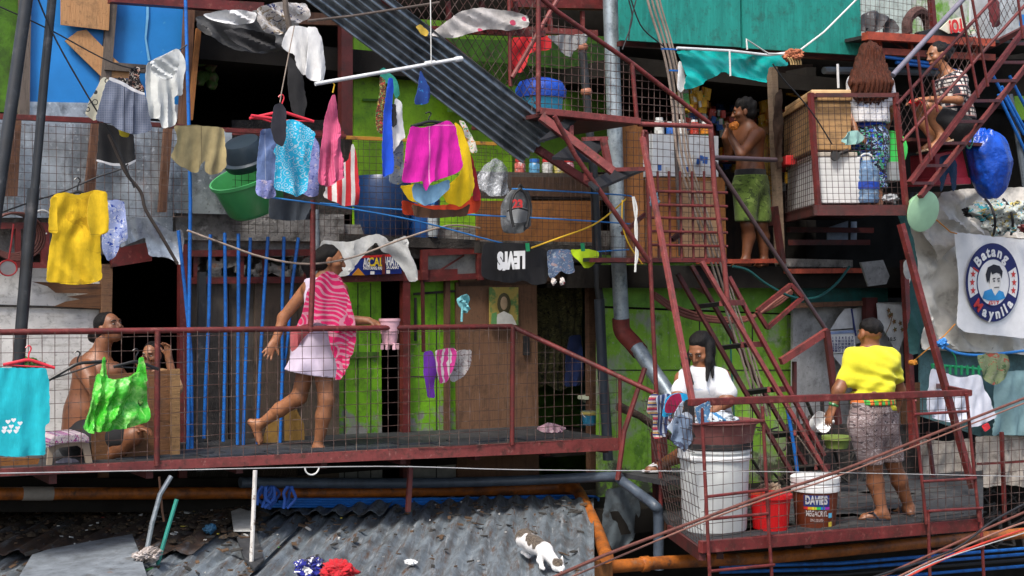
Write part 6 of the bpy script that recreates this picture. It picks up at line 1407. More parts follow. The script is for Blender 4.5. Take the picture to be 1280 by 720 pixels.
GP = cl('jersey_shirt', [(184, 79), (196, 72), (210, 66), (222, 60), (228, 68), (232, 80), (229, 100), (229, 119), (218, 120), (221, 150), (219, 157), (204, 161), (199, 149), (186, 146), (183, 120), (182, 94)], 1.02, fabric('pale_grey_jersey', (.56, .58, .57), .2), 'pale grey jersey shirt hanging by its collar beside the blue pipe', 'shirt', seed=5, fold=.03, freq=34)
cloth('collar', [(186, 78), (204, 70), (222, 60), (225, 70), (222, 90), (212, 100), (200, 98), (190, 90)], 1.0, fabric('pale_grey_jersey', 0), GP, seed=9, fold=.03, freq=50, dirn=(.6, 1))
cl('khaki_shorts', [(217, 157), (240, 156), (262, 158), (281, 160), (283, 208), (276, 216), (262, 219), (256, 214), (257, 200), (250, 206), (246, 217), (222, 206), (213, 196), (222, 176)], 1.04, fabric('khaki', (.42, .34, .17), .25, chain(seam(.22, (.25, .2, .1)), seam(.36, (.27, .22, .11), .004, 1))), 'khaki shorts draped over the red ledge', 'shorts', seed=6, fold=.022, freq=30)
# yellow t-shirt on hanger
hanger(97, 240, 1.015, 20, blkpl, 'black hanger inside the yellow T-shirt', hook=18, drop=6)
GP = cl('yellow_shirt', [(82, 240), (97, 244), (110, 240), (120, 237), (134, 240), (136, 290), (125, 294), (128, 349), (112, 355), (90, 356), (57, 352), (62, 310), (66, 292), (60, 290), (63, 248), (70, 242)], 1.01, fabric('mustard_yellow', (.66, .43, .015), .25, chain(seam(.018, (.42, .26, .01), .002, 1), floral([(.5, .31, .01)], 7, .55))), 'mustard yellow T-shirt on a hanger in front of the black pipe', 'T-shirt', seed=7, fold=.022, freq=15, step=3.6)
cloth('sleeve', [(113, 243), (122, 239), (134, 241), (136, 289), (126, 293), (114, 297), (109, 275), (110, 256)], 1.0, fabric('mustard_yellow', 0), GP, fold=.02, seed=75, freq=20)
cloth('sleeve', [(63, 249), (71, 245), (72, 292), (60, 290)], 1.002, fabric('mustard_yellow', 0), GP, fold=.015, seed=76)
cloth('shirt_neck', [(82, 240), (97, 245), (110, 240), (116, 238), (112, 246), (100, 250), (86, 246)], 1.003, fabric('mustard_dark', (.5, .32, .01)), GP, seed=7, fold=.005)
cl('blue_print_shirt', [(131, 252), (146, 249), (156, 252), (160, 300), (150, 304), (144, 322), (134, 327), (128, 312), (128, 280)], 1.035, fabric('blue_white_print', (.3, .36, .6), .2, floral([(.02, .06, .35), (.6, .62, .7)], 26)), 'blue and white printed shirt behind the mustard yellow T-shirt', 'shirt', seed=8)
tag(pipe('twine', [(-5, 268), (40, 252), (78, 240), (120, 222), (150, 212), (160, 205)], 1.03, .006, blkcab, curve=4), 'dark wire holding the hanger of the yellow shirt', 'wire')
tag(pipe('branch_wire', [(136, 168), (152, 205), (160, 220), (176, 240), (182, 262), (200, 292), (222, 330)], 1.03, .012, plain('twisted_wire', (.04, .03, .025), .7), curve=4), 'twisted dark wire dangling from the black shorts to the torn tin', 'wire')
# balcony basin etc
def dish(px, py, s, ax, prof, m, label, name='basin', cat='basin'): return tag(MB().lathe(L(px, py, s), prof, 32, ax=ax).build(name, m, None, True), label, cat)
dish(322, 262, 1.085, Z*.85+N*.2-U*.42, [(.001, 0), (.2, 0), (.215, .02), (.225, .03), (.27, .27), (.285, .275), (.285, .3), (.27, .3), (.2, .03), (.001, .025)], plastic('basin_green', (.05, .29, .09)), 'green plastic basin tilted on the balcony behind the dresses')
dish(311, 206, 1.075, Z*.8+N*.3-U*.4, [(.001, 0), (.17, 0), (.185, .03), (.19, .06), (.16, .07), (.15, .16), (.13, .2), (.001, .21)], plastic('charcoal_lid', (.018, .03, .042)), 'charcoal plastic lid lying on the green basin', 'lid', 'lid')
# red hanger with blue dresses
hanger(352, 140, .985, 40, redpl, 'red plastic hanger carrying the blue dresses', .05, 22, 10)
hanger(350, 150, .98, 36, redpl, 'second red hanger slanting below the first one', .32, 8, 6)
tag(pipe('rope', [(368, 32), (362, 62), (352, 115), (350, 128)], .98, .004, cabl), 'pale cord holding the red hangers', 'cord')
GP = cl('denim_dress', [(326, 162), (340, 160), (346, 178), (344, 246), (336, 248), (321, 240), (322, 200)], .985, fabric('denim_blue', (.12, .18, .36), .3, chain(seam(.06, (.3, .35, .5), .002), floral([(.08, .12, .27)], 9, .4))), 'denim blue dress at the left of the red hanger', 'dress', seed=10)
cl('lilac_dress', [(384, 176), (392, 168), (399, 180), (398, 244), (388, 247), (376, 240), (380, 200)], .985, fabric('lilac_print', (.24, .27, .55), .3, floral([(.5, .45, .6), (.1, .12, .35)], 26)), 'lilac printed dress at the right of the red hanger', 'dress', seed=11)
cloth('skirt_hem', [(321, 224), (344, 226), (346, 246), (334, 249), (320, 244)], .98, fabric('lilac_print', 0), GP, seed=12)
cl('printed_hat', [(343, 131), (352, 128), (358, 138), (358, 172), (354, 184), (343, 178), (338, 160)], .955, fabric('black_red', (.03, .03, .04), .2, floral([(.45, .03, .02)], 9, .6)), 'black cap with a red print hanging on the red hanger', 'cap', seed=13)
cl('bandana_shirt', [(358, 150), (368, 149), (382, 157), (394, 166), (390, 184), (388, 210), (383, 240), (371, 247), (360, 241), (343, 236), (345, 196), (341, 190), (350, 172)], .965, fabric('bandana_blue', (.02, .42, .66), .15, paisley((.4, .6, .7), 27)), 'bright turquoise bandana print shirt on the red hanger', 'shirt', seed=14, fold=.025)
cl('grey_shorts', [(337, 247), (366, 250), (393, 248), (392, 274), (362, 276), (336, 273)], 1.0, fabric('dark_slate', (.05, .06, .075)), 'dark slate cloth hanging below the turquoise shirt', 'cloth', seed=15)
cl('white_shirt', [(362, 33), (372, 32), (386, 34), (388, 60), (388, 93), (378, 94), (370, 84), (368, 68), (352, 59), (355, 48)], .985, white_cloth, 'white shirt hanging above the red hanger, left one', 'shirt', seed=16, fold=.03)
cl('white_shirt', [(384, 33), (395, 34), (403, 52), (408, 86), (404, 101), (396, 102), (382, 95), (386, 60)], .975, white_cloth, 'narrow white shirt hanging next to the corrugated sheet', 'shirt', seed=17, fold=.03)
cl('dark_trousers', [(360, 66), (378, 90), (384, 130), (380, 150), (366, 140), (360, 110)], 1.05, fabric('black_fabric', 0), 'black trousers hanging behind the white shirts', 'trousers', seed=18)
tag(pipe('rod', [(385, 26), (440, 20), (549, 3)], .935, .009, plain('brown_rod', (.1, .075, .06), .4)), 'thin brown rod across the top of the corrugated sheet', 'rod')
t = thing('laundry_pole', 'white plastic laundry pole slanting under the corrugated sheet', 'pole')
MB().tube(pp([(394, 105), (480, 90), (577, 73)], .93), .014, 12).build('body', pvc, t, True); MB().lathe(L(573, 74, .93), [(.019, -.03), (.021, 0), (.019, .03)], 14, ax=U+Z*.2).build('coupling', pvc, t, True)
MB().lathe(L(539, 79, .93), [(.018, -.05), (.02, 0), (.018, .03)], 14, ax=U+Z*.2).build('coupling', pvc, t, True)
tag(pipe('rope', [(538, -10), (539, 80)], .928, .004, cord), 'thin cord holding up the right part of the laundry pole', 'cord')
# pink towel, striped
cl('pink_towel', [(415, 119), (419, 118), (423, 140), (426, 180), (430, 222), (420, 227), (411, 234), (397, 229), (400, 190), (406, 150), (411, 128)], .93, fabric('rose_towel', (.52, .07, .17), .25, stripes((.56, .12, .22), .01, .4)), 'rose pink towel hanging from the laundry pole', 'towel', seed=20, fold=.03, freq=40)
tag(pipe('hook', [(414, 100), (418, 106), (416, 116)], .93, .005, yelcord), 'small yellow hook above the rose pink towel', 'hook')
cl('striped_bag', [(427, 205), (436, 200), (441, 178), (445, 190), (448, 220), (449, 256), (430, 258), (404, 246), (410, 226), (424, 218)], .965, fabric('red_white_stripe', (.55, .03, .04), .2, stripes((.65, .62, .6), .065, .42)), 'red and white striped bag behind the rose pink towel', 'bag', seed=21, fold=.02)
# mid cluster
cl('beaded_belt', [(475, 94), (482, 100), (483, 140), (478, 168), (472, 165), (470, 140), (475, 115)], .93, fabric('dark_red_beads', (.1, .03, .02), .2, floral([(.5, .04, .05), (.05, .3, .1), (.5, .4, .1)], 40)), 'dark beaded belt with red and green specks on the laundry pole', 'belt', seed=22)
cl('blue_strip', [(486, 97), (491, 98), (493, 110), (490, 150), (491, 216), (480, 222), (478, 190), (480, 140), (483, 115)], .925, fabric('royal_blue', (.012, .07, .52), .2), 'royal blue garment hanging long from the laundry pole', 'garment', seed=23, fold=.02)
cl('white_blouse', [(494, 122), (502, 128), (506, 165), (507, 172), (500, 176), (493, 190), (488, 186), (490, 172), (492, 150)], .93, white_cloth, 'white top beside the royal blue garment', 'top', seed=24, fold=.02)
cl('floral_shorts', [(488, 186), (504, 174), (505, 228), (498, 231), (486, 228)], .935, fabric('grey_floral', (.3, .36, .42), .2, floral([(.5, .46, .25), (.12, .16, .25)], 26)), 'grey floral cloth under the white top', 'cloth', seed=25)
cl('teal_clips', [(474, 88), (480, 84), (496, 100), (500, 118), (494, 124), (488, 104), (478, 104)], .94, fabric('teal_string', (.03, .28, .22), .3), 'teal strings tied round the laundry pole', 'string', seed=26)
cl('black_cloth', [(488, 130), (495, 130), (497, 155), (491, 160)], .927, fabric('black_fabric', 0), 'small black cloth next to the royal blue garment', 'cloth', seed=27)
cl('bra', [(526, 87), (530, 96), (537, 110), (539, 120), (534, 130), (518, 131), (517, 126), (521, 115), (524, 100)], .925, fabric('navy_bra', (.015, .05, .22), .2, floral([(.03, .2, .5)], 30, .6)), 'navy blue bra hanging from the right of the laundry pole', 'bra', seed=28)
hanger(536, 152, .925, 22, blkpl, 'black hanger holding the magenta shorts', -.1, 12, 4)
cl('magenta_shorts', [(514, 157), (528, 160), (545, 156), (560, 150), (570, 158), (573, 180), (578, 208), (572, 216), (556, 222), (546, 226), (538, 228), (533, 240), (528, 226), (520, 228), (503, 228), (506, 200), (510, 172)], .915, fabric('magenta', (.55, .012, .3), .15, chain(dots((.2, .01, .13), 11, .1), seam(.19, (.7, .2, .45)), seam(.46, (.7, .2, .45), .003, 1))), 'magenta shorts with small dark stars under the laundry pole', 'shorts', seed=29, fold=.016)
cl('yellow_cloth', [(568, 152), (578, 160), (588, 190), (595, 232), (588, 248), (576, 259), (560, 254), (554, 240), (575, 218), (574, 190)], .93, fabric('bright_yellow', (.75, .5, .01), .15), 'bright yellow cloth behind the magenta shorts', 'cloth', seed=30)
cl('yellow_cloth', [(500, 232), (520, 230), (540, 236), (546, 250), (530, 256), (510, 250)], .935, fabric('bright_yellow', 0), 'yellow cloth corner left under the magenta shorts', 'cloth', seed=31)
cl('light_blue_cloth', [(520, 228), (540, 232), (562, 224), (562, 236), (545, 252), (532, 258), (518, 250), (515, 236)], .92, fabric('pale_blue', (.25, .47, .66), .2), 'pale blue cloth hanging below the magenta shorts', 'cloth', seed=32)
cl('orange_cloth', [(502, 250), (530, 257), (560, 256), (586, 248), (600, 238), (601, 256), (596, 266), (570, 270), (540, 271), (504, 268)], .945, fabric('vermilion', (.6, .06, .02), .2), 'vermilion cloth along the bottom of the bright laundry', 'cloth', seed=33)
cl('dark_red_cloth', [(586, 190), (592, 200), (600, 232), (603, 250), (592, 252), (590, 220)], .94, fabric('dark_red', (.35, .015, .025), .2), 'dark red cloth right of the bright yellow cloth', 'cloth', seed=34)
cl('brown_cloth', [(515, 255), (540, 262), (575, 262), (588, 254), (584, 270), (540, 273), (518, 271)], .933, fabric('brown_fab', (.1, .05, .03)), 'brown cloth at the very bottom of the bright laundry', 'cloth', seed=35)
cl('wrapper_string', [(574, 150), (580, 152), (590, 168), (597, 190), (590, 192), (584, 176)], .93, fabric('white_orange', (.6, .55, .5), .2, floral([(.6, .2, .03), (.1, .3, .1)], 30)), 'white and orange cloth beside the bright yellow cloth', 'cloth', seed=36)
# bags
cl('plastic_bag', [(606, 206), (618, 198), (628, 204), (638, 214), (640, 240), (630, 246), (610, 246), (600, 238), (600, 218)], .97, clearbag(), 'crumpled clear plastic bag hanging beside the bright laundry', 'bag', seed=37, fold=.05, bulge=.06)
t = thing('backpack', 'grey backpack with red digits hanging on the balcony wire', 'backpack')
cloth('body', [(640, 240), (650, 234), (662, 240), (666, 262), (664, 284), (652, 292), (636, 292), (630, 280), (630, 256)], .985, plain('grey_backpack', (.1, .105, .11), .5, layers=[((.25, .26, .27), 9, .55, .66)]), t, bulge=.09, fold=.02, seed=38, th=.05)
cloth('pocket', [(634, 262), (648, 258), (662, 262), (662, 276), (648, 280), (634, 276)], .97, plain('grey_pocket', (.2, .21, .22), .5), t, bulge=.07, fold=.008, seed=39, th=.02)
for x0 in (642, 658): MB().tube(pp(smoothline([(650, 236), (x0, 244), (x0+(x0-650)*.5, 262), (x0, 284)], 4), .955), .011, 6).build('strap', blackm, t, True)
MB().tube(pp(smoothline([(634, 264, .96), (648, 260, .948), (662, 264, .96)], 5), 1), .006, 6).build('zipper', blackm, t, True)
MB().tube(pp(smoothline([(648, 236), (650, 231), (654, 236)], 4), .975), .01, 6).build('loop', blackm, t, True)
b = MB(); put_text(b, '23', .09, L(647, 260, .952), U, Z, .004); b.build('lettering', ered, t)
tag(pipe('rope', [(340, 247), (420, 258), (520, 276), (620, 302), (690, 316), (786, 312)], .985, .006, bluecord, curve=4), 'blue clothes line carrying the black shorts', 'clothes line')
tag(pipe('rope', [(400, 254), (500, 262), (600, 269), (700, 274), (790, 280)], .975, .006, bluecord, curve=4), 'blue cord stretched past the backpack to the stair', 'cord')
tag(pipe('rope', [(640, 236), (720, 240), (780, 244), (790, 246)], .97, .006, bluecord, curve=4), 'upper blue cord ending at the stair bracket', 'cord')
tag(pipe('wire', [(664, 310), (700, 297), (740, 282), (768, 262), (783, 248)], .965, .007, yelcord, curve=4), 'yellow cord slanting up to the stair bracket', 'cord')
tag(pipe('wire', [(778, 250), (778, 280), (786, 305), (803, 330)], .94, .006, yelcord, curve=4), 'yellow cord dangling below the stair bracket', 'cord')
b = MB()
for i in range(2): b.tube(pp(smoothline([(791+i, 246), (793+i*3, 262), (796-i*2, 285), (795+i*2, 318), (794, 340-8*i)], 4), .92), .009, 6)
tag(b.build('rope_strand', cord, None, True), 'frayed white rope dangling in front of the middle landing', 'rope')
tag(pipe('wire', [(234, 288), (280, 305), (330, 322), (385, 330), (440, 322), (500, 300), (560, 282), (600, 285)], 1.01, .008, cabl, curve=4), 'pale clothes line passing behind the woman with the pink towel', 'clothes line')
t = thing('black_shorts', 'black shorts with a big white upside down word on the blue line', 'shorts')
cloth('body', [(605, 304), (640, 303), (664, 306), (684, 312), (688, 340), (684, 354), (668, 357), (655, 350), (640, 354), (612, 350), (603, 346), (602, 322)], .97, fabric('faded_black', (.014, .014, .016)), t, fold=.012, seed=40)
b = MB(); put_text(b, "LEVI'S", .17, L(639, 316, .962), -U+Z*-.05, -Z, .012, True, .25); b.build('lettering', wl, t)
cl('blue_print_shorts', [(684, 313), (700, 311), (715, 313), (718, 340), (710, 343), (700, 338), (692, 349), (686, 346), (685, 330)], .968, fabric('navy_print', (.1, .15, .25), .2, floral([(.35, .25, .25), (.3, .36, .42)], 28)), 'small blue printed shorts on the blue line', 'shorts', seed=41)
for i, x in enumerate((692, 703)): crumple('tassel', L(x, 352, .966), .026, fabric('white_red_tassel', (.6, .55, .52), .3, floral([(.4, .02, .03)], 30)), ('left', 'right')[i]+' white and red tassel below the small blue printed shorts', 'tassel', 40+i, (.8, .7, 1.3))
cl('lime_briefs', [(714, 312), (730, 311), (748, 314), (749, 320), (744, 331), (736, 335), (730, 335), (722, 326), (716, 318)], .966, fabric('neon_lime', (.5, .72, .02), .12), 'neon lime briefs pegged on the blue line', 'briefs', seed=42)
for i, x in enumerate((659, 728)): tag(MB().bar(L(x, 304, .955), L(x+1, 314, .955), .018, .03, up=N).build('peg', grnpl, None), 'green clothes peg on the '+('black shorts', 'neon lime briefs')[i], 'peg', 'green clothes pegs')
# things tied to the posts by the door
cl('scrunchie', [(571, 374), (577, 370), (584, 367), (588, 376), (588, 388), (582, 392), (577, 386), (573, 382)], 1.085, fabric('cyan_mesh', (.2, .55, .62), .3), 'light blue scrunched cloth tied to the wooden strip', 'cloth', seed=45, fold=.04, freq=60, dirn=(.7, .7))
tag(pipe('ribbon', [(578, 383), (577, 402)], 1.08, .01, fabric('cyan_mesh', 0)), 'light blue ribbon hanging from the scrunched cloth', 'ribbon')
cl('purple_cloth', [(530, 440), (540, 438), (546, 456), (543, 480), (544, 498), (534, 497), (530, 470)], 1.03, fabric('violet', (.14, .03, .35), .2), 'violet cloth hanging on the wire by the brown door', 'cloth', seed=44)
cl('pink_swimsuit', [(544, 438), (560, 435), (570, 436), (571, 444), (566, 462), (560, 478), (550, 480), (546, 465)], 1.02, fabric('pink_white', (.6, .05, .27), .2, stripes((.65, .55, .58), .05, .4, wob=.1)), 'hot pink and white swimwear on the wire by the brown door', 'swimwear', seed=46)
cl('grey_print_cloth', [(571, 438), (590, 437), (589, 455), (580, 472), (566, 478), (562, 474)], 1.025, fabric('grey_print', (.4, .38, .38), .3, floral([(.2, .1, .12), (.55, .5, .5)], 34)), 'grey printed cloth beside the hot pink swimwear', 'cloth', seed=47)
# on the left walkway railing
hanger(36, 450, .985, 32, redpl, 'red hanger above the cyan towel', .06, 18, 8)
hanger(97, 455, .985, 36, blkpl, 'black hanger slanting between the towel and the green bag', -.33, 16, 8)
hanger(170, 452, .98, 28, blkpl, 'black hanger behind the handles of the green bag', .05, 16, 8)
t = thing('cyan_towel', 'cyan towel with white hearts hanging over the left end of the railing', 'towel')
cloth('body', [(-30, 460), (10, 460), (58, 460), (62, 478), (62, 528), (56, 532), (57, 569), (20, 571), (-30, 568)], .975, fabric('cyan_terry', (.012, .42, .5), .15, stripes((.025, .47, .55), .008, .4)), t, fold=.014, freq=14, seed=50)
b = MB()
for x, y in ((10, 527), (17, 525), (25, 529), (6, 535), (14, 533), (22, 535), (5, 539), (12, 539), (20, 539)):
    c = L(x, y, .9655); b.face([b.verts([c+U*(16*math.sin(a)**3)*.0010+Z*(13*math.cos(a)-5*math.cos(2*a)-2*math.cos(3*a))*.0010]) for a in [i*math.pi/8 for i in range(16)]])
b.build('heart_print', wl, t)
t = thing('green_bag', 'translucent bright green plastic bag of vegetables hung on the railing', 'bag')
g = NT('green_polythene'); gbag = g.done(g.mix(g.ramp(g.noise(13, 5, dist=1.5), .48, .66), (.05, .45, .025), (.3, .72, .16)), .22, 0, .6, g.noise(17, 5), .02, alpha=g.math('ADD', .55, g.math('MULTIPLY', g.noise(9, 4, loc=(3, 1, 2)), .5)))
cloth('body', [(128, 466), (134, 470), (150, 474), (168, 470), (178, 462), (183, 480), (187, 514), (184, 526), (170, 533), (140, 538), (112, 541), (106, 536), (112, 515), (120, 490)], .965, gbag, t, wav=1, fold=.045, freq=34, bulge=.09, seed=51, th=.04)
for x0, x1 in ((127, 136), (172, 184)): cloth('handle', [(x0+2, 447), (x1-4, 446), (x1-2, 462), (x1, 478), (x0-3, 476), (x0, 460)], .963, gbag, t, fold=.02, freq=60, seed=52+x0, th=.01)
crumple('vegetables', L(147, 508, .972), .13, plain('leafy_greens', (.1, .3, .04), .5, layers=[((.4, .5, .2), 9, .5, .6), ((.02, .09, .01), 14, .55, .63)], bump=.03), 'leafy vegetables bulging inside the green plastic bag', 'vegetables', 55, (1.1, .4, .9))
crumple('leafy_plant', L(36, 456, 1.06), .09, plain('plant_leaf', (.05, .13, .02), .6, var=.6, scale=30, bump=.03, bscale=50), 'small leafy clump behind the red hanger', 'plant', 56, (1.2, .8, .6))
# wet laundry at the sloping handrail end
cl('striped_cloth', [(812, 495), (820, 491), (827, 498), (825, 540), (828, 547), (819, 549), (818, 520), (808, 516)], .885, fabric('rainbow_stripe_cloth', (.5, .1, .1), .2, multi([(.5, .06, .08), (.55, .5, .45), (.04, .06, .2), (.5, .3, .1), (.5, .48, .45), (.25, .03, .12)], .075, 1)), 'multicoloured striped cloth at the end of the sloping handrail', 'cloth', seed=60)
cl('cyan_cloth', [(833, 497), (845, 491), (858, 492), (860, 500), (848, 506), (840, 520), (828, 522)], .855, fabric('bright_cyan', (.015, .36, .68), .15), 'bright cyan cloth draped beside the leaning post', 'cloth', seed=61)
cl('maroon_cloth', [(840, 494), (850, 491), (852, 504), (846, 516), (834, 517), (833, 506)], .845, fabric('maroon_crimson', (.3, .01, .06), .15), 'crimson cloth draped over the bright cyan cloth', 'cloth', seed=62)
cl('light_blue_shirt', [(850, 506), (856, 500), (852, 530), (850, 556), (843, 552), (838, 540), (834, 534), (842, 520)], .84, fabric('powder_blue', (.4, .47, .58), .2), 'powder blue shirt dripping beside the leaning post', 'shirt', seed=63, fold=.03)
cl('black_cloth', [(856, 500), (868, 498), (870, 546), (860, 549), (850, 540)], .835, fabric('black_fabric', 0), 'black cloth hanging over the corner of the platform rail', 'cloth', seed=64)
cl('print_cloth', [(868, 510), (878, 505), (888, 500), (890, 512), (884, 528), (872, 530)], .785, fabric('blue_black_print', (.08, .2, .36), .2, floral([(.02, .02, .03), (.45, .5, .55)], 18)), 'blue and black printed cloth over the platform rail beside the basin', 'cloth', seed=65)
cl('print_cloth', [(820, 496), (834, 491), (842, 498), (838, 530), (832, 548), (824, 536)], .87, fabric('navy_stripe', (.03, .05, .14), .2, stripes((.35, .4, .5), .03, .4)), 'navy striped cloth between the multicoloured and the crimson cloths on the rail', 'cloth', seed=80, fold=.03)
cl('grey_blue_cloth', [(842, 524), (858, 514), (866, 520), (864, 552), (856, 566), (848, 560), (840, 548)], .82, fabric('slate_blue', (.16, .22, .32), .3, floral([(.4, .45, .52), (.04, .05, .09)], 12)), 'slate blue patterned cloth at the bottom of the wet heap by the leaning post', 'cloth', seed=81, fold=.03)
# right side hanging laundry
t = thing('clip_hanger', 'green plastic clip hanger below the blue rope', 'hanger')
MB().tube(pp([(1165, 456), (1200, 459), (1226, 462)], .93), .014, 8).build('bar', grnpl, t, True)
for i in range(9):
    x = 1166+i*7.2; MB().bar(L(x, 456+.1*i, .928), L(x, 468+.1*i, .928), .022, .012, up=N).build('clip', grnpl, t)
MB().tube(pp([(1196, 458), (1194, 446), (1190, 440)], .93), .006, 6).build('hook', grnpl, t, True)
cl('white_trousers', [(1165, 460), (1180, 466), (1200, 472), (1224, 468), (1238, 500), (1246, 522), (1230, 530), (1212, 535), (1206, 524), (1198, 530), (1170, 524), (1158, 512)], .925, fabric('white_blue', (.6, .62, .7), .15), 'white trousers on the green clip hanger', 'trousers', seed=66, fold=.025)
cl('camo_cloth', [(1222, 444), (1240, 441), (1258, 443), (1264, 458), (1258, 472), (1244, 482), (1234, 478), (1226, 462)], .935, fabric('camouflage', (.16, .2, .1), .2, floral([(.3, .06, .04), (.05, .1, .04), (.2, .22, .14)], 11)), 'round camouflage cloth hanging from the blue rope', 'cloth', seed=67)
tag(cloth('red_tag', [(1228, 532), (1236, 528), (1238, 536), (1230, 540)], .92, fabric('red_tag_m', (.5, .02, .03))), 'small red cloth end under the white trousers', 'cloth')
# ------------------------------------------------------------------ people
def limb(*a, k=.025):
    return [cap(a[i][0], a[i+1][0], a[i][1], a[i+1][1], k) for i in range(len(a)-1)]
def person(label): return thing('person', label, 'person')
def skull_hair(at, fr, kk, extra=()):
    r, f, up = fr
    return [ell(at(0, -.026, .036), (.081*kk, .092*kk, .086*kk), .02, r, f, up), ell(at(0, -.05, -.01), (.078*kk, .066*kk, .085*kk), .02, r, f, up)]+list(extra)
def slipper(ankle, d, m, par, ln=.25, sole=-.052):
    d = nrm(d); sd = d.cross(Z).normalized(); a = Vector(ankle)+Z*sole
    b = MB(); q = []
    for i in range(20):
        t = i/20*2*math.pi; w_ = .045*(1+.18*math.cos(t)); q.append(a+d*(.055+ln*.5*math.cos(t))+sd*w_*math.sin(t)*(1 if abs(math.cos(t)) < .98 else 1))
    b.prism(q, Vector((0, 0, -.016))); b.build('slipper', m, par, bevel=.004)
    tq = a+d*.13+Z*.012
    MB().tube([a+d*.03+sd*.045, a+d*.07+sd*.042+Z*.045, tq+Z*.01, a+d*.07-sd*.042+Z*.045, a+d*.03-sd*.045], .008, 6).build('strap', m, par, True)

def wrinkles(X, Y, W):
    """pull folds running across the back of a T-shirt"""
    w = .9*np.sin(7*X+3*W)+.7*np.sin(13*W-5*X)
    low = np.clip((CZ-.45-W)*3.2, .5, 1.3)
    return low*(.007*np.sin(44*W+20*X+2.4*w)+.006*np.sin(30*W-34*X+1.7*w+1)+.004*np.sin(80*W+26*X+2*w))
# 1 the woman walking with the pink towel
J = lambda x, y, dy=0: P(x, y, 10.98+dy)
p = person('woman walking barefoot in a white dress and pink heart towel, holding a pink pail')
hp, at, fr, hk = head(J(413, 326), (1, .06, -.16), (0, 0, 1), .222)
BF = Vector((.4, .92, 0)).normalized(); wr, wl_ = J(461, 401, -.06), J(344, 427, .1)
body = hp+limb((J(407, 338), .052), (J(403, 352), .055))+[cap(J(387, 360, .04), J(424, 362, -.02), .062, .062, .05), cap(J(403, 366), J(397, 402), .13, .11, .05, BF, .72), cap(J(397, 402), J(393, 436), .1, .11, .05, BF, .75)]
body += limb((J(384, 361, .1), .055), (J(354, 397, .14), .042), (wl_, .029))+limb((J(426, 364, -.02), .055), (J(433, 400, -.04), .042), (wr, .029))
body += hand(wl_, J(334, 443, .06)-wl_, (.5, -.8, .3), (.6, .2, -.6), .25, .085, .3)+hand(wr, J(474, 405, -.06)-wr, (.2, .3, -1), (-.1, -1, .2), .7)
body += limb((J(401, 446, -.03), .078), (J(408, 499, -.06), .06), (J(404, 520, -.05), .058), (J(398, 556, -.02), .034))+limb((J(387, 446, .05), .078), (J(374, 496, .05), .059), (J(350, 512, .1), .055), (J(326, 530, .14), .034))
body += foot(J(397, 558, -.02), (.9, -.35, -.05), ln=.2)+foot(J(323, 530, .14), (.45, .05, -.9), (.9, 0, .45), .2)
sdf_mesh('body', body, skin, p, .0065)
sdf_mesh('hair', skull_hair(at, fr, hk, [cap(at(0, -.1, .0), at(0, -.15, -.06), .05, .055, .03), cap(at(0, -.15, -.06), at(0, -.135, -.13), .055, .03, .03)]), hair, p, .006, fold=folds(.003, 3, 90))
face_parts(at, fr, hk, p, FACE)
drs = fabric('white_dress', (.62, .53, .66), .15)
sdf_mesh('dress', [cap(J(402, 358), J(397, 400), .138, .122, .05, BF, .76), cap(J(397, 400), J(393, 430), .125, .165, .06, BF, .85), cap(J(393, 430), J(389, 474), .172, .222, .05, BF, .88), cap(J(389, 355, .06), J(416, 355, -.05), .055, .055, .03)], drs, p, .008, [(J(389, 467), (-.154, 0, -.988)), (J(402, 348), (.0, .1, 1))], folds(.010, 5, 24))
ptow = fabric('heart_towel', (.66, .02, .13), .15, hearts)
cloth('towel', [(404, 343), (412, 339), (421, 341), (428, 348), (434, 360), (439, 376), (444, 394), (446, 410), (446, 424), (441, 444), (435, 460), (429, 472), (423, 474), (424, 456), (420, 440), (416, 420), (414, 405), (404, 403), (394, 403), (383, 407), (376, 420), (368, 438), (364, 430), (363, 416), (370, 402), (376, 394), (379, 378), (385, 364), (394, 352)], 1.02, ptow, p, bulge=.11, yaw=.2, fold=.028, freq=24, dirn=(.85, .5), seed=70, th=.008, step=2.8)
cloth('towel_fold', [(403, 343), (414, 339), (427, 346), (437, 368), (446, 400), (447, 426), (440, 448), (431, 470), (426, 452), (422, 424), (416, 398), (408, 368)], 1.012, ptow, p, bulge=.05, yaw=.12, fold=.02, freq=30, dirn=(.9, .4), seed=73, th=.008, step=2.8)
cloth('towel_fold', [(363, 416), (372, 408), (388, 404), (392, 408), (384, 420), (372, 436), (366, 440), (363, 430)], 1.02, fabric('towel_back', (.42, .09, .1), .3), p, bulge=.1, fold=.02, freq=40, seed=71)
pk = plastic('pale_pink_plastic', (.66, .38, .43)); t = thing('pail', 'small pale pink pail in the hand of the walking woman', 'pail'); c = J(487, 431, -.06); kk = 10.8/F
MB().lathe(c, [(.001, .0), (8.5*kk, 0), (10.5*kk, 14*kk), (11.5*kk, 14*kk), (12.5*kk, 29*kk), (13.6*kk, 30*kk), (13.6*kk, 33*kk), (12.3*kk, 33*kk), (9*kk, 4*kk), (.001, 4*kk)], 26).build('body', pk, t, True)
for i in range(7):
    a = i*math.pi*2/7; MB().box(c+Vector((math.cos(a)*10*kk, math.sin(a)*10*kk, -2*kk)), (.012, 0, 0), (0, .012, 0), (0, 0, 4*kk)).build('foot', pk, t, bevel=.003)
MB().tube([c+Z*31*kk+Vector((13*kk*math.cos(a), 3*kk, -4*kk*abs(math.sin(a)))) for a in [i*math.pi/10 for i in range(11)]], .004, 6).build('handle', plasw, t, True)

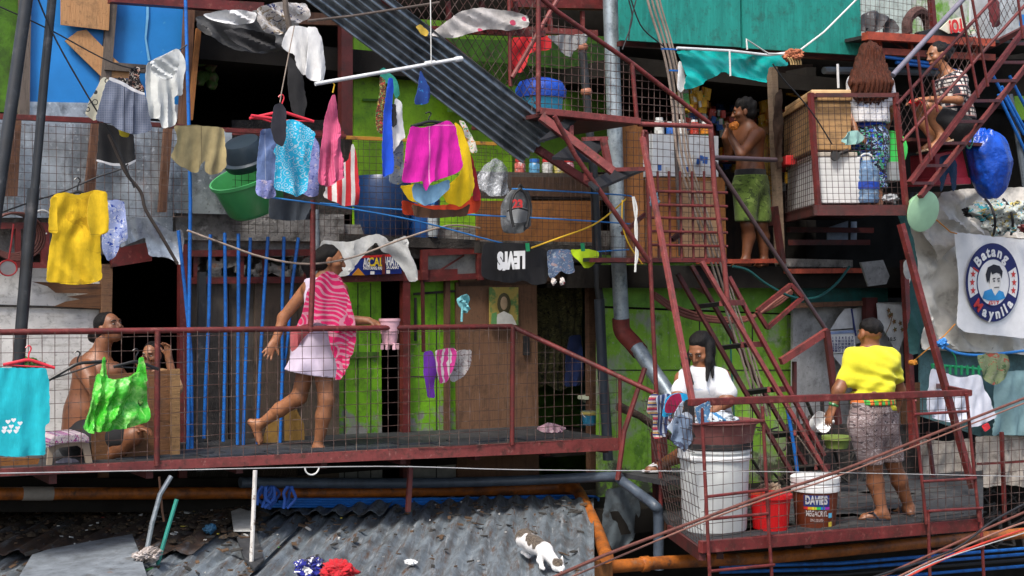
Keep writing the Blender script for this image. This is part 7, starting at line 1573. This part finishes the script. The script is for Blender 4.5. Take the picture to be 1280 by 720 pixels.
# 2 the bare backed man sitting at the left
J = lambda x, y, dy=0: P(x, y, 10.3+dy)
p = person('shirtless man with a hair bun sitting behind the railing, looking up to the right')
hp, at, fr, hk = head(J(137, 410), (.8, -.5, .3), (-.25, .1, 1), .222)
wr = J(168, 532, -.2)
body = hp+limb((J(131, 425), .06), (J(122, 447), .066))+[cap(J(100, 458, .06), J(142, 464, -.1), .075, .07, .06), cap(J(119, 468), J(106, 515), .155, .135, .06, (.5, -.85, 0), .8), cap(J(106, 515), J(102, 548), .135, .15, .06)]
body += limb((J(106, 462, -.12), .066), (J(132, 508, -.25), .048), (wr, .034))+hand(wr, (1, -.2, -.3), (0, 0, -1), (0, -1, 0), .5)+limb((J(144, 464, .08), .062), (J(172, 500, .15), .045), (J(182, 470, .1), .033))+hand(J(182, 470, .1), (.1, 0, 1), (0, -1, 0), (-1, 0, 0), .6)
body += limb((J(104, 548, -.08), .1), (J(166, 545, -.22), .066), (J(150, 560, -.2), .06), (J(128, 573, -.2), .038))+foot(J(128, 574, -.2), (-1, -.3, -.1), ln=.2)+limb((J(108, 548, .1), .1), (J(168, 535, .15), .066), (J(165, 575, .1), .04))
sdf_mesh('body', body, skind, p, .007)
sdf_mesh('hair', skull_hair(at, fr, hk, [ell(at(-.02, -.178, -.01), (.052, .052, .05), .015), cap(at(0, -.09, -.03), at(-.02, -.1, -.09), .04, .02, .03)]), hair, p, .006, fold=folds(.003, 3, 90)); face_parts(at, fr, hk, p, FACE)
sdf_mesh('shorts', [cap(J(105, 530), J(102, 552), .15, .165, .06), cap(J(104, 550, -.08), J(150, 547, -.19), .115, .1, .05), cap(J(108, 548, .1), J(150, 540, .14), .115, .1, .05)], fabric('black_fabric', 0), p, .01, fold=folds(.008, 4, 24))
# 3 the child
J = lambda x, y, dy=0: P(x, y, 10.72+dy)
p = person('small child in a tan shirt with one hand raised, behind the plywood sheet')
hp, at, fr, hk = head(J(190, 444), (-.25, -.9, -.1), (0, 0, 1), .185)
wr = J(211, 447, -.1)
body = hp+limb((J(190, 458), .038), (J(194, 468), .04))+[cap(J(178, 472), J(216, 474), .045, .045, .04), cap(J(197, 480), J(197, 530), .1, .1, .05, (0, 1, 0), .75)]+limb((J(218, 474, -.04), .042), (J(219, 488, -.14), .036), (wr, .027))+hand(wr, (-.1, -.05, 1), (-.6, -.7, 0), (-.6, .2, 0), .7, .06)+limb((J(178, 474), .042), (J(170, 505, -.05), .034), (J(180, 528, -.1), .026))
body += limb((J(190, 530), .065), (J(190, 580, -.02), .045))+limb((J(206, 530), .065), (J(206, 580, -.02), .045))
sdf_mesh('body', body, skin, p, .0065); sdf_mesh('hair', skull_hair(at, fr, hk), hair, p, .006); face_parts(at, fr, hk, p, FACE)
sdf_mesh('shirt', [cap(J(182, 473), J(214, 475), .052, .052, .05), cap(J(198, 482), J(198, 535), .115, .12, .05, (0, 1, 0), .78), cap(J(216, 474, -.03), J(219, 486, -.12), .055, .05, .04)], fabric('tan_shirt', (.36, .2, .09), .2), p, .008, fold=folds(.006, 7, 24))
# 4 the woman washing clothes
J = lambda x, y, dy=0: P(x, y, 10.85+dy)
p = person('woman with long loose hair and a white T-shirt bending over the maroon washing basin')
hp, at, fr, hk = head(J(876, 438), (-.55, -.66, -.5), (-.3, -.38, .85), .235)
w1, w2 = J(888, 518, -.22), J(858, 517, -.2)
body = hp+limb((J(876, 452), .052), (J(879, 466, .02), .058))+[cap(J(861, 474, .02), J(900, 472, 0), .062, .062, .05), cap(J(880, 482), J(890, 535, .1), .14, .15, .06, (0, 1, 0), .75)]
body += limb((J(903, 472), .066), (J(909, 500, -.1), .054), (w1, .034))+limb((J(853, 473), .06), (J(847, 497, -.1), .048), (w2, .032))+hand(w1, (-.5, -.4, -.8), (-.5, 0, -.4), (-.5, -.8, 0), .5)+hand(w2, (.3, -.4, -.9), (.3, 0, -.4), (.5, -.8, 0), .5)
an = J(829, 579, .85)
body += limb((J(882, 545, .12), .1), (J(858, 566, .42), .07), (an, .04))+limb((J(900, 545, .1), .1), (J(905, 590, .3), .068), (J(900, 622, .8), .04))+foot(an, (-1, -.15, 0), ln=.2)+foot(J(900, 622, .8), (-.3, -1, 0))
sdf_mesh('body', body, skind, p, .007); face_parts(at, fr, hk, p, FACE)
hx = [cap(at(-.07, -.02, .02), J(886, 452, -.1), .03, .027, .03), cap(J(886, 452, -.1), J(884, 476, -.16), .027, .008, .03), cap(J(889, 450, -.06), J(891, 472, -.12), .025, .008, .02), cap(at(.076, -.03, .01), J(857, 455, -.02), .026, .026, .03), cap(J(857, 455, -.02), J(866, 480, -.17), .026, .008, .03), cap(at(0, -.07, 0), J(884, 462, .04), .07, .06, .03), ell(at(0, -.02, .08), (.07, .085, .045), .03, *fr)]
sdf_mesh('hair', skull_hair(at, fr, hk, hx), hair, p, .006, fold=folds(.003, 3, 80))
sdf_mesh('shirt', [cap(J(862, 474, .0), J(899, 472, 0), .075, .075, .06), cap(J(880, 482), J(893, 548, .1), .155, .175, .06, (0, 1, 0), .78), cap(J(900, 473), J(908, 491, -.06), .074, .076, .03), cap(J(857, 475), J(850, 488, -.06), .07, .068, .03)], fabric('white_tshirt', (.6, .61, .63), .12, floral([(.42, .47, .56), (.5, .52, .55)], 9, .7)), p, .008, [(J(879, 456), (0, -.25, 1)), (J(893, 540), (0, 0, -1))], folds(.009, 9, 24))
sdf_mesh('skirt', [cap(J(890, 535, .1), J(885, 555, .12), .17, .15, .05), cap(J(882, 548, .12), J(862, 562, .36), .12, .1, .05), cap(J(900, 548, .1), J(904, 580, .26), .12, .1, .05)], fabric('dark_brown_shorts', (.05, .03, .025)), p, .01)
slipper(an, (-1, -.15, 0), plastic('white_slipper', (.6, .6, .62)), p)
# 5 the man in yellow
J = lambda x, y, dy=0: P(x, y, 10.97+dy)
p = person('man in a yellow T-shirt and patterned shorts standing with his back turned on the platform')
hp, at, fr, hk = head(J(1088, 417), (-.35, .93, -.1), (0, .05, 1), .228)
wl_, wr = J(1041, 509, -.06), J(1120, 512, .15)
fl_ = J(1103, 641); fr2 = P(1136, 637, 11.2); fl_.z = ZD+.068; fr2.z = ZD+.068
body = hp+limb((J(1089, 428), .062), (J(1090, 442), .07))+[cap(J(1068, 448), J(1111, 449, .03), .07, .07, .06), cap(J(1089, 462), J(1091, 505), .15, .14, .06, (.3, .95, 0), .7), cap(J(1091, 505), J(1092, 528), .14, .155, .06, (.3, .95, 0), .8)]
body += limb((J(1066, 452), .058), (J(1048, 488, -.06), .047), (wl_, .031))+hand(wl_, (-.35, -.1, -1), (.8, .4, 0), (-.3, .9, 0), .45)+limb((J(1114, 453, .04), .058), (J(1124, 488, .14), .047), (wr, .031))+hand(wr, (-.2, .5, -.8), (-.8, 0, 0), (0, 1, 0), .5)
body += limb((J(1078, 530, -.02), .1), (J(1092, 582, -.02), .06), (J(1094, 603, .01), .064), (fl_, .038))+limb((J(1106, 530, .04), .1), (J(1116, 578, .1), .06), (J(1124, 600, .15), .062), (fr2, .038))+foot(fl_, (-.97, .22, 0), ln=.215)+foot(fr2, (-.2, .97, 0), ln=.215)
sdf_mesh('body', body, skind, p, .007)
sdf_mesh('hair', [ell(at(0, -.01, .048), (.077*hk, .092*hk, .068*hk), .02, *fr), ell(at(0, -.06, .03), (.066*hk, .044*hk, .05*hk), .02, *fr)], hair, p, .006, fold=folds(.002, 3, 120)); face_parts(at, fr, hk, p, FACE)
ysh = fabric('lemon_yellow', (.62, .58, .03), .15)
sdf_mesh('shirt', [cap(J(1070, 447), J(1109, 448, .03), .088, .088, .07), cap(J(1090, 458), J(1091, 514), .172, .168, .05, (.3, .95, 0), .72), cap(J(1068, 450), J(1057, 474, -.03), .078, .066, .04), cap(J(1112, 451, .03), J(1119, 472, .08), .078, .066, .04)], ysh, p, .0075, [(J(1089, 434), (0, .3, 1)), (J(1091, 509), (-.14, 0, -1))], wrinkles)
shm = fabric('grey_print_shorts', (.2, .15, .15), .3, floral([(.3, .25, .25), (.06, .045, .05), (.36, .32, .32)], 30))
sdf_mesh('shorts', [cap(J(1091, 502), J(1092, 528), .165, .178, .06, (.3, .95, 0), .82), cap(J(1080, 530, -.02), J(1092, 585, -.02), .122, .098, .05), cap(J(1105, 530, .04), J(1115, 584, .1), .122, .096, .05)], shm, p, .0075, [(J(1091, 502), (0, 0, 1)), (J(1100, 579), (.05, 0, -1))], folds(.009, 14, 26))
sdf_mesh('waistband', [cap(J(1091, 500), J(1091, 506), .17, .176, .03, (.3, .95, 0), .83)], fabric('green_orange_band', (.06, .32, .06), .2, stripes((.6, .15, .03), .045, .45)), p, .008, [(J(1091, 499), (0, 0, 1)), (J(1091, 505.5), (0, 0, -1))])
b = MB(); d = (wl_-J(1048, 488, -.06)).normalized(); MB().lathe(wl_-d*.02, [(.035, -.012), (.041, 0), (.035, .012)], 16, ax=d).build('bracelet', plastic('green_beads', (.03, .16, .05)), p, True)
bs = plastic('black_slipper', (.015, .017, .025)); slipper(fl_, (-.97, .22, 0), bs, p); slipper(fr2, (-.2, .97, 0), bs, p)
# 6 the girl with the very long hair
J = lambda x, y, dy=0: P(x, y, 12.75+dy)
p = person('girl seen from behind with very long chestnut hair and blue floral trousers')
hp, at, fr, hk = head(J(1087, 71), (.1, .99, 0), (0, 0, 1), .2)
body = hp+limb((J(1087, 85), .045), (J(1088, 98), .048))+[cap(J(1070, 104), J(1107, 104), .058, .058, .05), cap(J(1088, 110), J(1088, 155), .12, .105, .05, (0, 1, 0), .7), cap(J(1088, 155), J(1088, 172), .11, .125, .05, (0, 1, 0), .8)]
w1, w2 = J(1070, 166, -.12), J(1108, 160, .2)
body += limb((J(1067, 106), .046), (J(1062, 138, .02), .036), (w1, .026))+hand(w1, (.5, -.5, -.5), (0, 0, -1), (0, -1, 0), .6, .075)+limb((J(1110, 106), .046), (J(1115, 135, .05), .036), (w2, .026))+hand(w2, (-.2, .5, -.8), (-1, 0, 0), (0, 1, 0), .5, .075)
a1, a2 = J(1082, 244, -.05), J(1098, 244, -.1)
a1.z = a2.z = zb+.065
body += limb((J(1080, 175), .085), (J(1081, 208, -.04), .055), (a1, .034))+limb((J(1097, 175), .085), (J(1098, 208, -.06), .055), (a2, .034))+foot(a1, (-.3, .95, 0), ln=.19)+foot(a2, (.1, .95, 0), ln=.19)
sdf_mesh('body', body, skin, p, .0075)
hp2 = [cap(at(0, -.01, .035), J(1087, 82), .1, .115, .03), cap(J(1087, 80, -.03), J(1088, 106, -.1), .12, .18, .05, (0, 1, 0), .6)]
for i in range(26):
    u = (i+.5)/26*2-1; x = 1088+u*27; yb = 118-7*u*u+RND.uniform(-4, 5); hp2.append(cap(J(1087+u*14, 66+8*abs(u), -.05), J(x-u*1.5, 104, -.12-.05*(1-u*u)), .026, .03, .012)); hp2.append(cap(J(x-u*1.5, 104, -.12-.05*(1-u*u)), J(x, yb, -.11-.05*(1-u*u)), .03, .009, .012))
sdf_mesh('hair', hp2, hairbr, p, .006, fold=lambda X, Y, W: .0055*np.sin(150*X+4*np.sin(7*W)+60*Y)+.004*np.sin(260*X-3*np.sin(9*W+1)+30*Y)+.004*np.sin(70*X+16*W))
sdf_mesh('shirt', [cap(J(1072, 105), J(1105, 105), .07, .07, .06), cap(J(1088, 110), J(1088, 162), .155, .19, .05, (0, 1, 0), .8), cap(J(1068, 107), J(1064, 126), .06, .062, .04), cap(J(1109, 107), J(1113, 124), .06, .062, .04)], fabric('white_blue_print', (.6, .6, .62), .15, floral([(.2, .24, .34), (.45, .47, .55)], 22)), p, .008, [(J(1088, 154), (0, 0, -1))], folds(.012, 3, 26))
sdf_mesh('blue_shorts', [cap(J(1088, 160), J(1088, 174), .14, .15, .05, (0, 1, 0), .75)], fabric('royal_shorts', (.012, .05, .4), .2), p, .008, [(J(1088, 170), (0, 0, -1)), (J(1088, 148), (0, 0, 1))], folds(.004, 4, 26))
sdf_mesh('trousers', [cap(J(1088, 165), J(1088, 175), .14, .14, .05, (0, 1, 0), .8), cap(J(1080, 175), J(1081, 236, -.05), .108, .075, .04), cap(J(1097, 175), J(1098, 236, -.08), .108, .075, .04)], fabric('navy_blue_floral', (.008, .01, .03), .2, floral([(.02, .08, .55), (.05, .3, .15), (.3, .4, .6)], 20, .3)), p, .008, [(J(1090, 236), (0, 0, -1))], folds(.007, 5, 24))
# 7 the seated woman in the plaid shirt
J = lambda x, y, dy=0: P(x, y, 12.7+dy)
p = person('thin woman in a black and white plaid shirt sitting sideways on the stair landing')
hp, at, fr, hk = head(J(1172, 69), (-.95, -.3, -.25), (-.2, -.05, 1), .215)
w1 = J(1163, 124, -.28); w2 = J(1152, 128, .0)
body = hp+limb((J(1177, 80), .046), (J(1186, 95), .05))+[cap(J(1180, 98, .12), J(1199, 100, -.12), .058, .058, .05), cap(J(1191, 106), J(1198, 142), .12, .11, .05, (1, 0, 0), .72), cap(J(1198, 142), J(1198, 160), .11, .125, .05)]
body += limb((J(1202, 101, -.14), .047), (J(1199, 125, -.24), .036), (w1, .026))+hand(w1, (-1, .1, .05), (0, .2, -1), (-.2, -1, 0), .5, .075)+limb((J(1178, 99, .14), .047), (J(1176, 124, .12), .036), (w2, .026))+hand(w2, (-1, .1, 0), (0, .2, -1), (0, 1, .3), .5, .075)
a1, a2 = J(1177, 171, -.12), J(1166, 174, .08)
body += limb((J(1198, 157, -.09), .092), (J(1160, 134, -.14), .056), (J(1170, 154, -.1), .052), (a1, .033))+limb((J(1196, 157, .09), .092), (J(1148, 134, .08), .056), (J(1155, 154, .1), .052), (a2, .033))+foot(a1, (-.9, -.1, -.36), (-.36, 0, .9), .19)+foot(a2, (-.9, -.1, -.36), (-.36, 0, .9), .19)
sdf_mesh('body', body, skin, p, .0075); sdf_mesh('hair', skull_hair(at, fr, hk, [ell(at(0, -.12, .02), (.05, .055, .05), .03)]), hair, p, .006, fold=folds(.003, 3, 90)); face_parts(at, fr, hk, p, FACE)
plm = fabric('black_white_plaid', (.62, .58, .54), .12, chain(plaid([(0, (.02, .02, .03), .24), (.4, (.02, .02, .03), .14), (.75, (.45, .2, .18), .08)], .085)))
sdf_mesh('shirt', [cap(J(1182, 99, .12), J(1199, 101, -.12), .078, .078, .06), cap(J(1191, 106), J(1200, 156), .15, .165, .05, (1, 0, 0), .8), cap(J(1201, 101, -.14), J(1200, 118, -.21), .068, .07, .04), cap(J(1179, 100, .14), J(1177, 116, .14), .066, .066, .04)], plm, p, .008, [(J(1186, 92), (-.5, 0, 1)), (J(1200, 150), (0, 0, -1))], folds(.01, 8, 24))
sdf_mesh('shorts', [cap(J(1199, 150), J(1198, 162), .14, .14, .05), cap(J(1198, 157, -.09), J(1178, 146, -.12), .115, .09, .05), cap(J(1196, 157, .09), J(1172, 146, .09), .115, .09, .05)], fabric('black_fabric', 0), p, .009)
bs2 = plastic('tan_slipper', (.42, .3, .2))
for a_ in (a1, a2):
    d = Vector((-.9, -.1, -.36)).normalized(); c = a_-Vector((-.36, 0, .9)).normalized()*.062+d*.05; MB().box(c, d*.13, Vector((0, .045, 0)), d.cross(Vector((0, 1, 0)))*.008).build('slipper', bs2, p, bevel=.004)
crumple('red_packet', J(1144, 128, -.2), .05, plain('red_packet_m', (.6, .02, .02), .4), 'small red packet held by the seated plaid woman', 'packet', 61, (1.3, .6, .7))
# 8 the shirtless man at the stall
J = lambda x, y, dy=0: P(x, y, 13.3+dy)
p = person('shirtless man in green shorts standing at the stall with one hand at his mouth')
hp, at, fr, hk = head(J(930, 140), (-.93, .1, -.15), (-.1, 0, 1), .225)
w1 = J(914, 172, -.3)
body = hp+limb((J(934, 150), .058), (J(937, 160), .062))+[cap(J(922, 167, .12), J(947, 168, -.1), .068, .068, .05), cap(J(936, 178), J(938, 214), .145, .125, .06, (.5, .86, 0), .72), cap(J(938, 214), J(938, 232), .125, .135, .05)]
body += limb((J(944, 169, -.15), .062), (J(926, 193, -.34), .045), (w1, .03))+hand(w1, (-.1, .25, 1), (-.9, 0, 0), (.3, -1, 0), .8)+limb((J(924, 168, .16), .06), (J(912, 192, .2), .045), (J(906, 172, .1), .03))+hand(J(906, 172, .1), (.4, 0, 1), (.5, -.5, 0), (.5, .8, 0), .6)
zf = P(762, 331, D(762, 1.04)).z+.065; a1, a2 = J(932, 320, -.1), J(955, 320, .05); a1.z = a2.z = zf
body += limb((J(931, 234, -.05), .095), (J(934, 280, -.12), .06), (J(936, 296, -.08), .06), (a1, .036))+limb((J(946, 234, .06), .095), (J(951, 280, 0), .06), (J(954, 296, .04), .058), (a2, .036))+foot(a1, (-.8, -.6, 0), ln=.2)+foot(a2, (-.5, -.8, 0), ln=.2)
sdf_mesh('body', body, plain('shaded_brown_skin', (.15, .055, .024), .45, var=.3, scale=6, layers=[((.2, .08, .035), 5, .5, .75)], bump=.0012, bscale=150), p, .0075); sdf_mesh('hair', skull_hair(at, fr, hk, [ell(at(0, -.02, .07), (.085, .095, .06), .03, *fr)]), hair, p, .007, fold=folds(.005, 3, 90)); face_parts(at, fr, hk, p, FACE)  # skin colour darkened to stand in for the awning's shade
sdf_mesh('shorts', [cap(J(938, 216), J(938, 234), .14, .15, .05), cap(J(932, 234, -.05), J(933, 280, -.12), .122, .105, .05), cap(J(946, 234, .06), J(951, 280, 0), .122, .105, .05)], fabric('shaded_green_print', (.075, .12, .022), .3, floral([(.14, .2, .05), (.03, .05, .012)], 16)), p, .009, [(J(938, 219), (0, 0, 1)), (J(940, 278), (0, 0, -1))], folds(.01, 8, 22))  # green of the shorts darkened for the awning's shade as well
sdf_mesh('waistband', [cap(J(938, 212), J(938, 218), .142, .145, .03)], fabric('black_fabric', 0), p, .009, [(J(938, 212), (0, 0, 1)), (J(938, 222), (0, 0, -1))])
crumple('orange_snack', J(918, 157, -.4), .05, plain('orange_snack_m', (.65, .2, .02), .5), 'orange snack held to the mouth of the shirtless man', 'snack', 62, (.9, .6, .8))

# the cat on the roof
fp = lambda x, y: roofp(x, y)+Z*.03
h1, h2, f1, f2 = fp(659, 702), fp(670, 697), fp(677, 717), fp(687, 712)
ru = P(655, 672, h1.y+.05); sh = P(681, 688, f1.y+.08); hd = P(697, 707, f1.y-.06)
t = thing('cat', 'white cat with grey brown patches sniffing the corrugated tin roof', 'cat')
md = ru.lerp(sh, .5)-Z*.006
bd = [cap(ru, md, .062, .058, .03), cap(md, sh, .058, .056, .03), cap(sh+Vector((.01, -.02, -.005)), hd, .042, .032, .02), ell(hd, (.043, .044, .04), .015), cap(hd, hd+Vector((.02, -.045, -.025)), .026, .014, .012), cap(hd+Vector((-.015, -.02, -.012)), hd+Vector((.03, -.025, -.012)), .02, .02, .012)]
def catleg(top, paw, back):
    kn = top.lerp(paw, .42)+Vector((.025 if back else -.012, -.03 if back else .015, 0)); hk_ = top.lerp(paw, .74)+Vector((-.02 if back else 0, .035 if back else 0, 0))
    return [cap(top, kn, .036 if back else .027, .022, .02), cap(kn, hk_, .02, .014, .015), cap(hk_, paw+Z*.012, .0135, .013, .01), cap(paw+Z*.012, paw+Vector((.012, -.022, .008)), .015, .013, .01)]
bd += catleg(ru+Vector((-.015, -.03, -.02)), h1, True)+catleg(ru+Vector((.04, .03, -.02)), h2, True)+catleg(sh+Vector((-.02, -.02, -.025)), f1, False)+catleg(sh+Vector((.03, .02, -.025)), f2, False)
for s_ in (-1, 1): bd.append(cap(hd+Vector((.026*s_, .012, .028)), hd+Vector((.033*s_, .012, .062)), .016, .003, .008))
bd += [cap(ru+Vector((-.01, .05, .02)), ru+Vector((.02, .12, .03)), .016, .013, .015), cap(ru+Vector((.02, .12, .03)), ru+Vector((.09, .17, .0)), .013, .008, .015)]
g = NT('cat_fur'); zz = g.math('ADD', g.math('MULTIPLY', g.xyz('Object')[2], 9), g.math('MULTIPLY', g.noise(8, 2), 2.4))
def near(c, r0, r1):
    x = g.n('ShaderNodeVectorMath', operation='DISTANCE'); g.l(g.tc.outputs['Object'], x.inputs[0]); x.inputs[1].default_value = c; return g.ramp(x.outputs['Value'], r1, r0)
zl = 9*(md.z+.012)+1.2
pa = g.math('MAXIMUM', g.math('MULTIPLY', g.ramp(zz, zl, zl+.15), g.math('SUBTRACT', 1, near(sh+Vector((.03, -.03, .03)), .05, .075))), near(hd+Vector((.0, -.02, .03)), .034, .042))
fur = g.mix(pa, (.62, .61, .6), g.mix(g.ramp(g.noise(70, 3), .4, .6), (.04, .03, .022), (.12, .095, .07)))
catm = g.done(fur, .9, 0, .2, g.noise(120, 4), .006, sheen=.1)
sdf_mesh('body', bd, catm, t, .0045)
for s_ in (-1, 1):
    b = MB(); ellmesh(b, hd+Vector((.017*s_+.006, -.036, .006)), (.006, .006, .006), ((1, 0, 0), (0, 1, 0), (0, 0, 1)) and (Vector((1, 0, 0)), Vector((0, 1, 0)), Z)); b.build('eye', eyeb, t, True)
b = MB(); ellmesh(b, hd+Vector((.021, -.058, -.026)), (.006, .005, .004), (Vector((1, 0, 0)), Vector((0, 1, 0)), Z)); b.build('nose', lipm, t, True)
# ------------------------------------------------------------------ bases, camera, light
def world_pts(o):
    out = []
    for q in [o]+list(o.children_recursive):
        if q.type == 'MESH' and len(q.data.vertices):
            n = len(q.data.vertices); a = np.zeros(n*3, np.float32); q.data.vertices.foreach_get('co', a); out.append(a.reshape(-1, 3))
    return np.concatenate(out) if out else None
for o in [x for x in COL.objects if x.parent is None and x.type in ('EMPTY', 'MESH')]:
    p = world_pts(o)
    if p is None: continue
    lo, hi = p.min(0), p.max(0); base = Vector(((lo[0]+hi[0])/2, (lo[1]+hi[1])/2, lo[2]))
    if o.type == 'MESH': o.data.transform(Matrix.Translation(-base))
    o.location = base
    for c in o.children: c.matrix_parent_inverse = Matrix.Translation(-base)
cam = bpy.data.cameras.new('camera'); co = bpy.data.objects.new('camera', cam); COL.objects.link(co)
co.location = (0, 0, CZ); co.rotation_euler = (math.radians(90), 0, 0)
cam.sensor_width = 36; cam.lens = 36*F/1280; cam.clip_end = 500; SC.camera = co
w = bpy.data.worlds.new('World'); SC.world = w; w.use_nodes = True
nt = w.node_tree; sky = nt.nodes.new('ShaderNodeTexSky'); sky.sky_type = 'NISHITA'; sky.sun_disc = False
EL, AZ = math.radians(56), math.radians(203)     # sun behind the viewer's left shoulder
sky.sun_elevation = EL; sky.sun_rotation = AZ; sky.air_density = 1; sky.dust_density = 4; sky.ozone_density = 1
bg = nt.nodes['Background']; nt.links.new(sky.outputs[0], bg.inputs[0]); bg.inputs[1].default_value = SKY
sun = bpy.data.lights.new('sun', 'SUN'); sun.energy = SUN; sun.angle = math.radians(11); sun.color = (1, .95, .88)
so = bpy.data.objects.new('sun', sun); COL.objects.link(so); so.location = (-4, -6, 14)
dv = Vector((math.sin(AZ)*math.cos(EL), math.cos(AZ)*math.cos(EL), math.sin(EL)))
so.rotation_euler = dv.to_track_quat('Z', 'Y').to_euler()
SC.view_settings.view_transform = 'Standard'; SC.view_settings.look = 'None'; SC.view_settings.gamma = 1; SC.view_settings.use_curve_mapping = False
SC.view_settings.exposure = EXPO
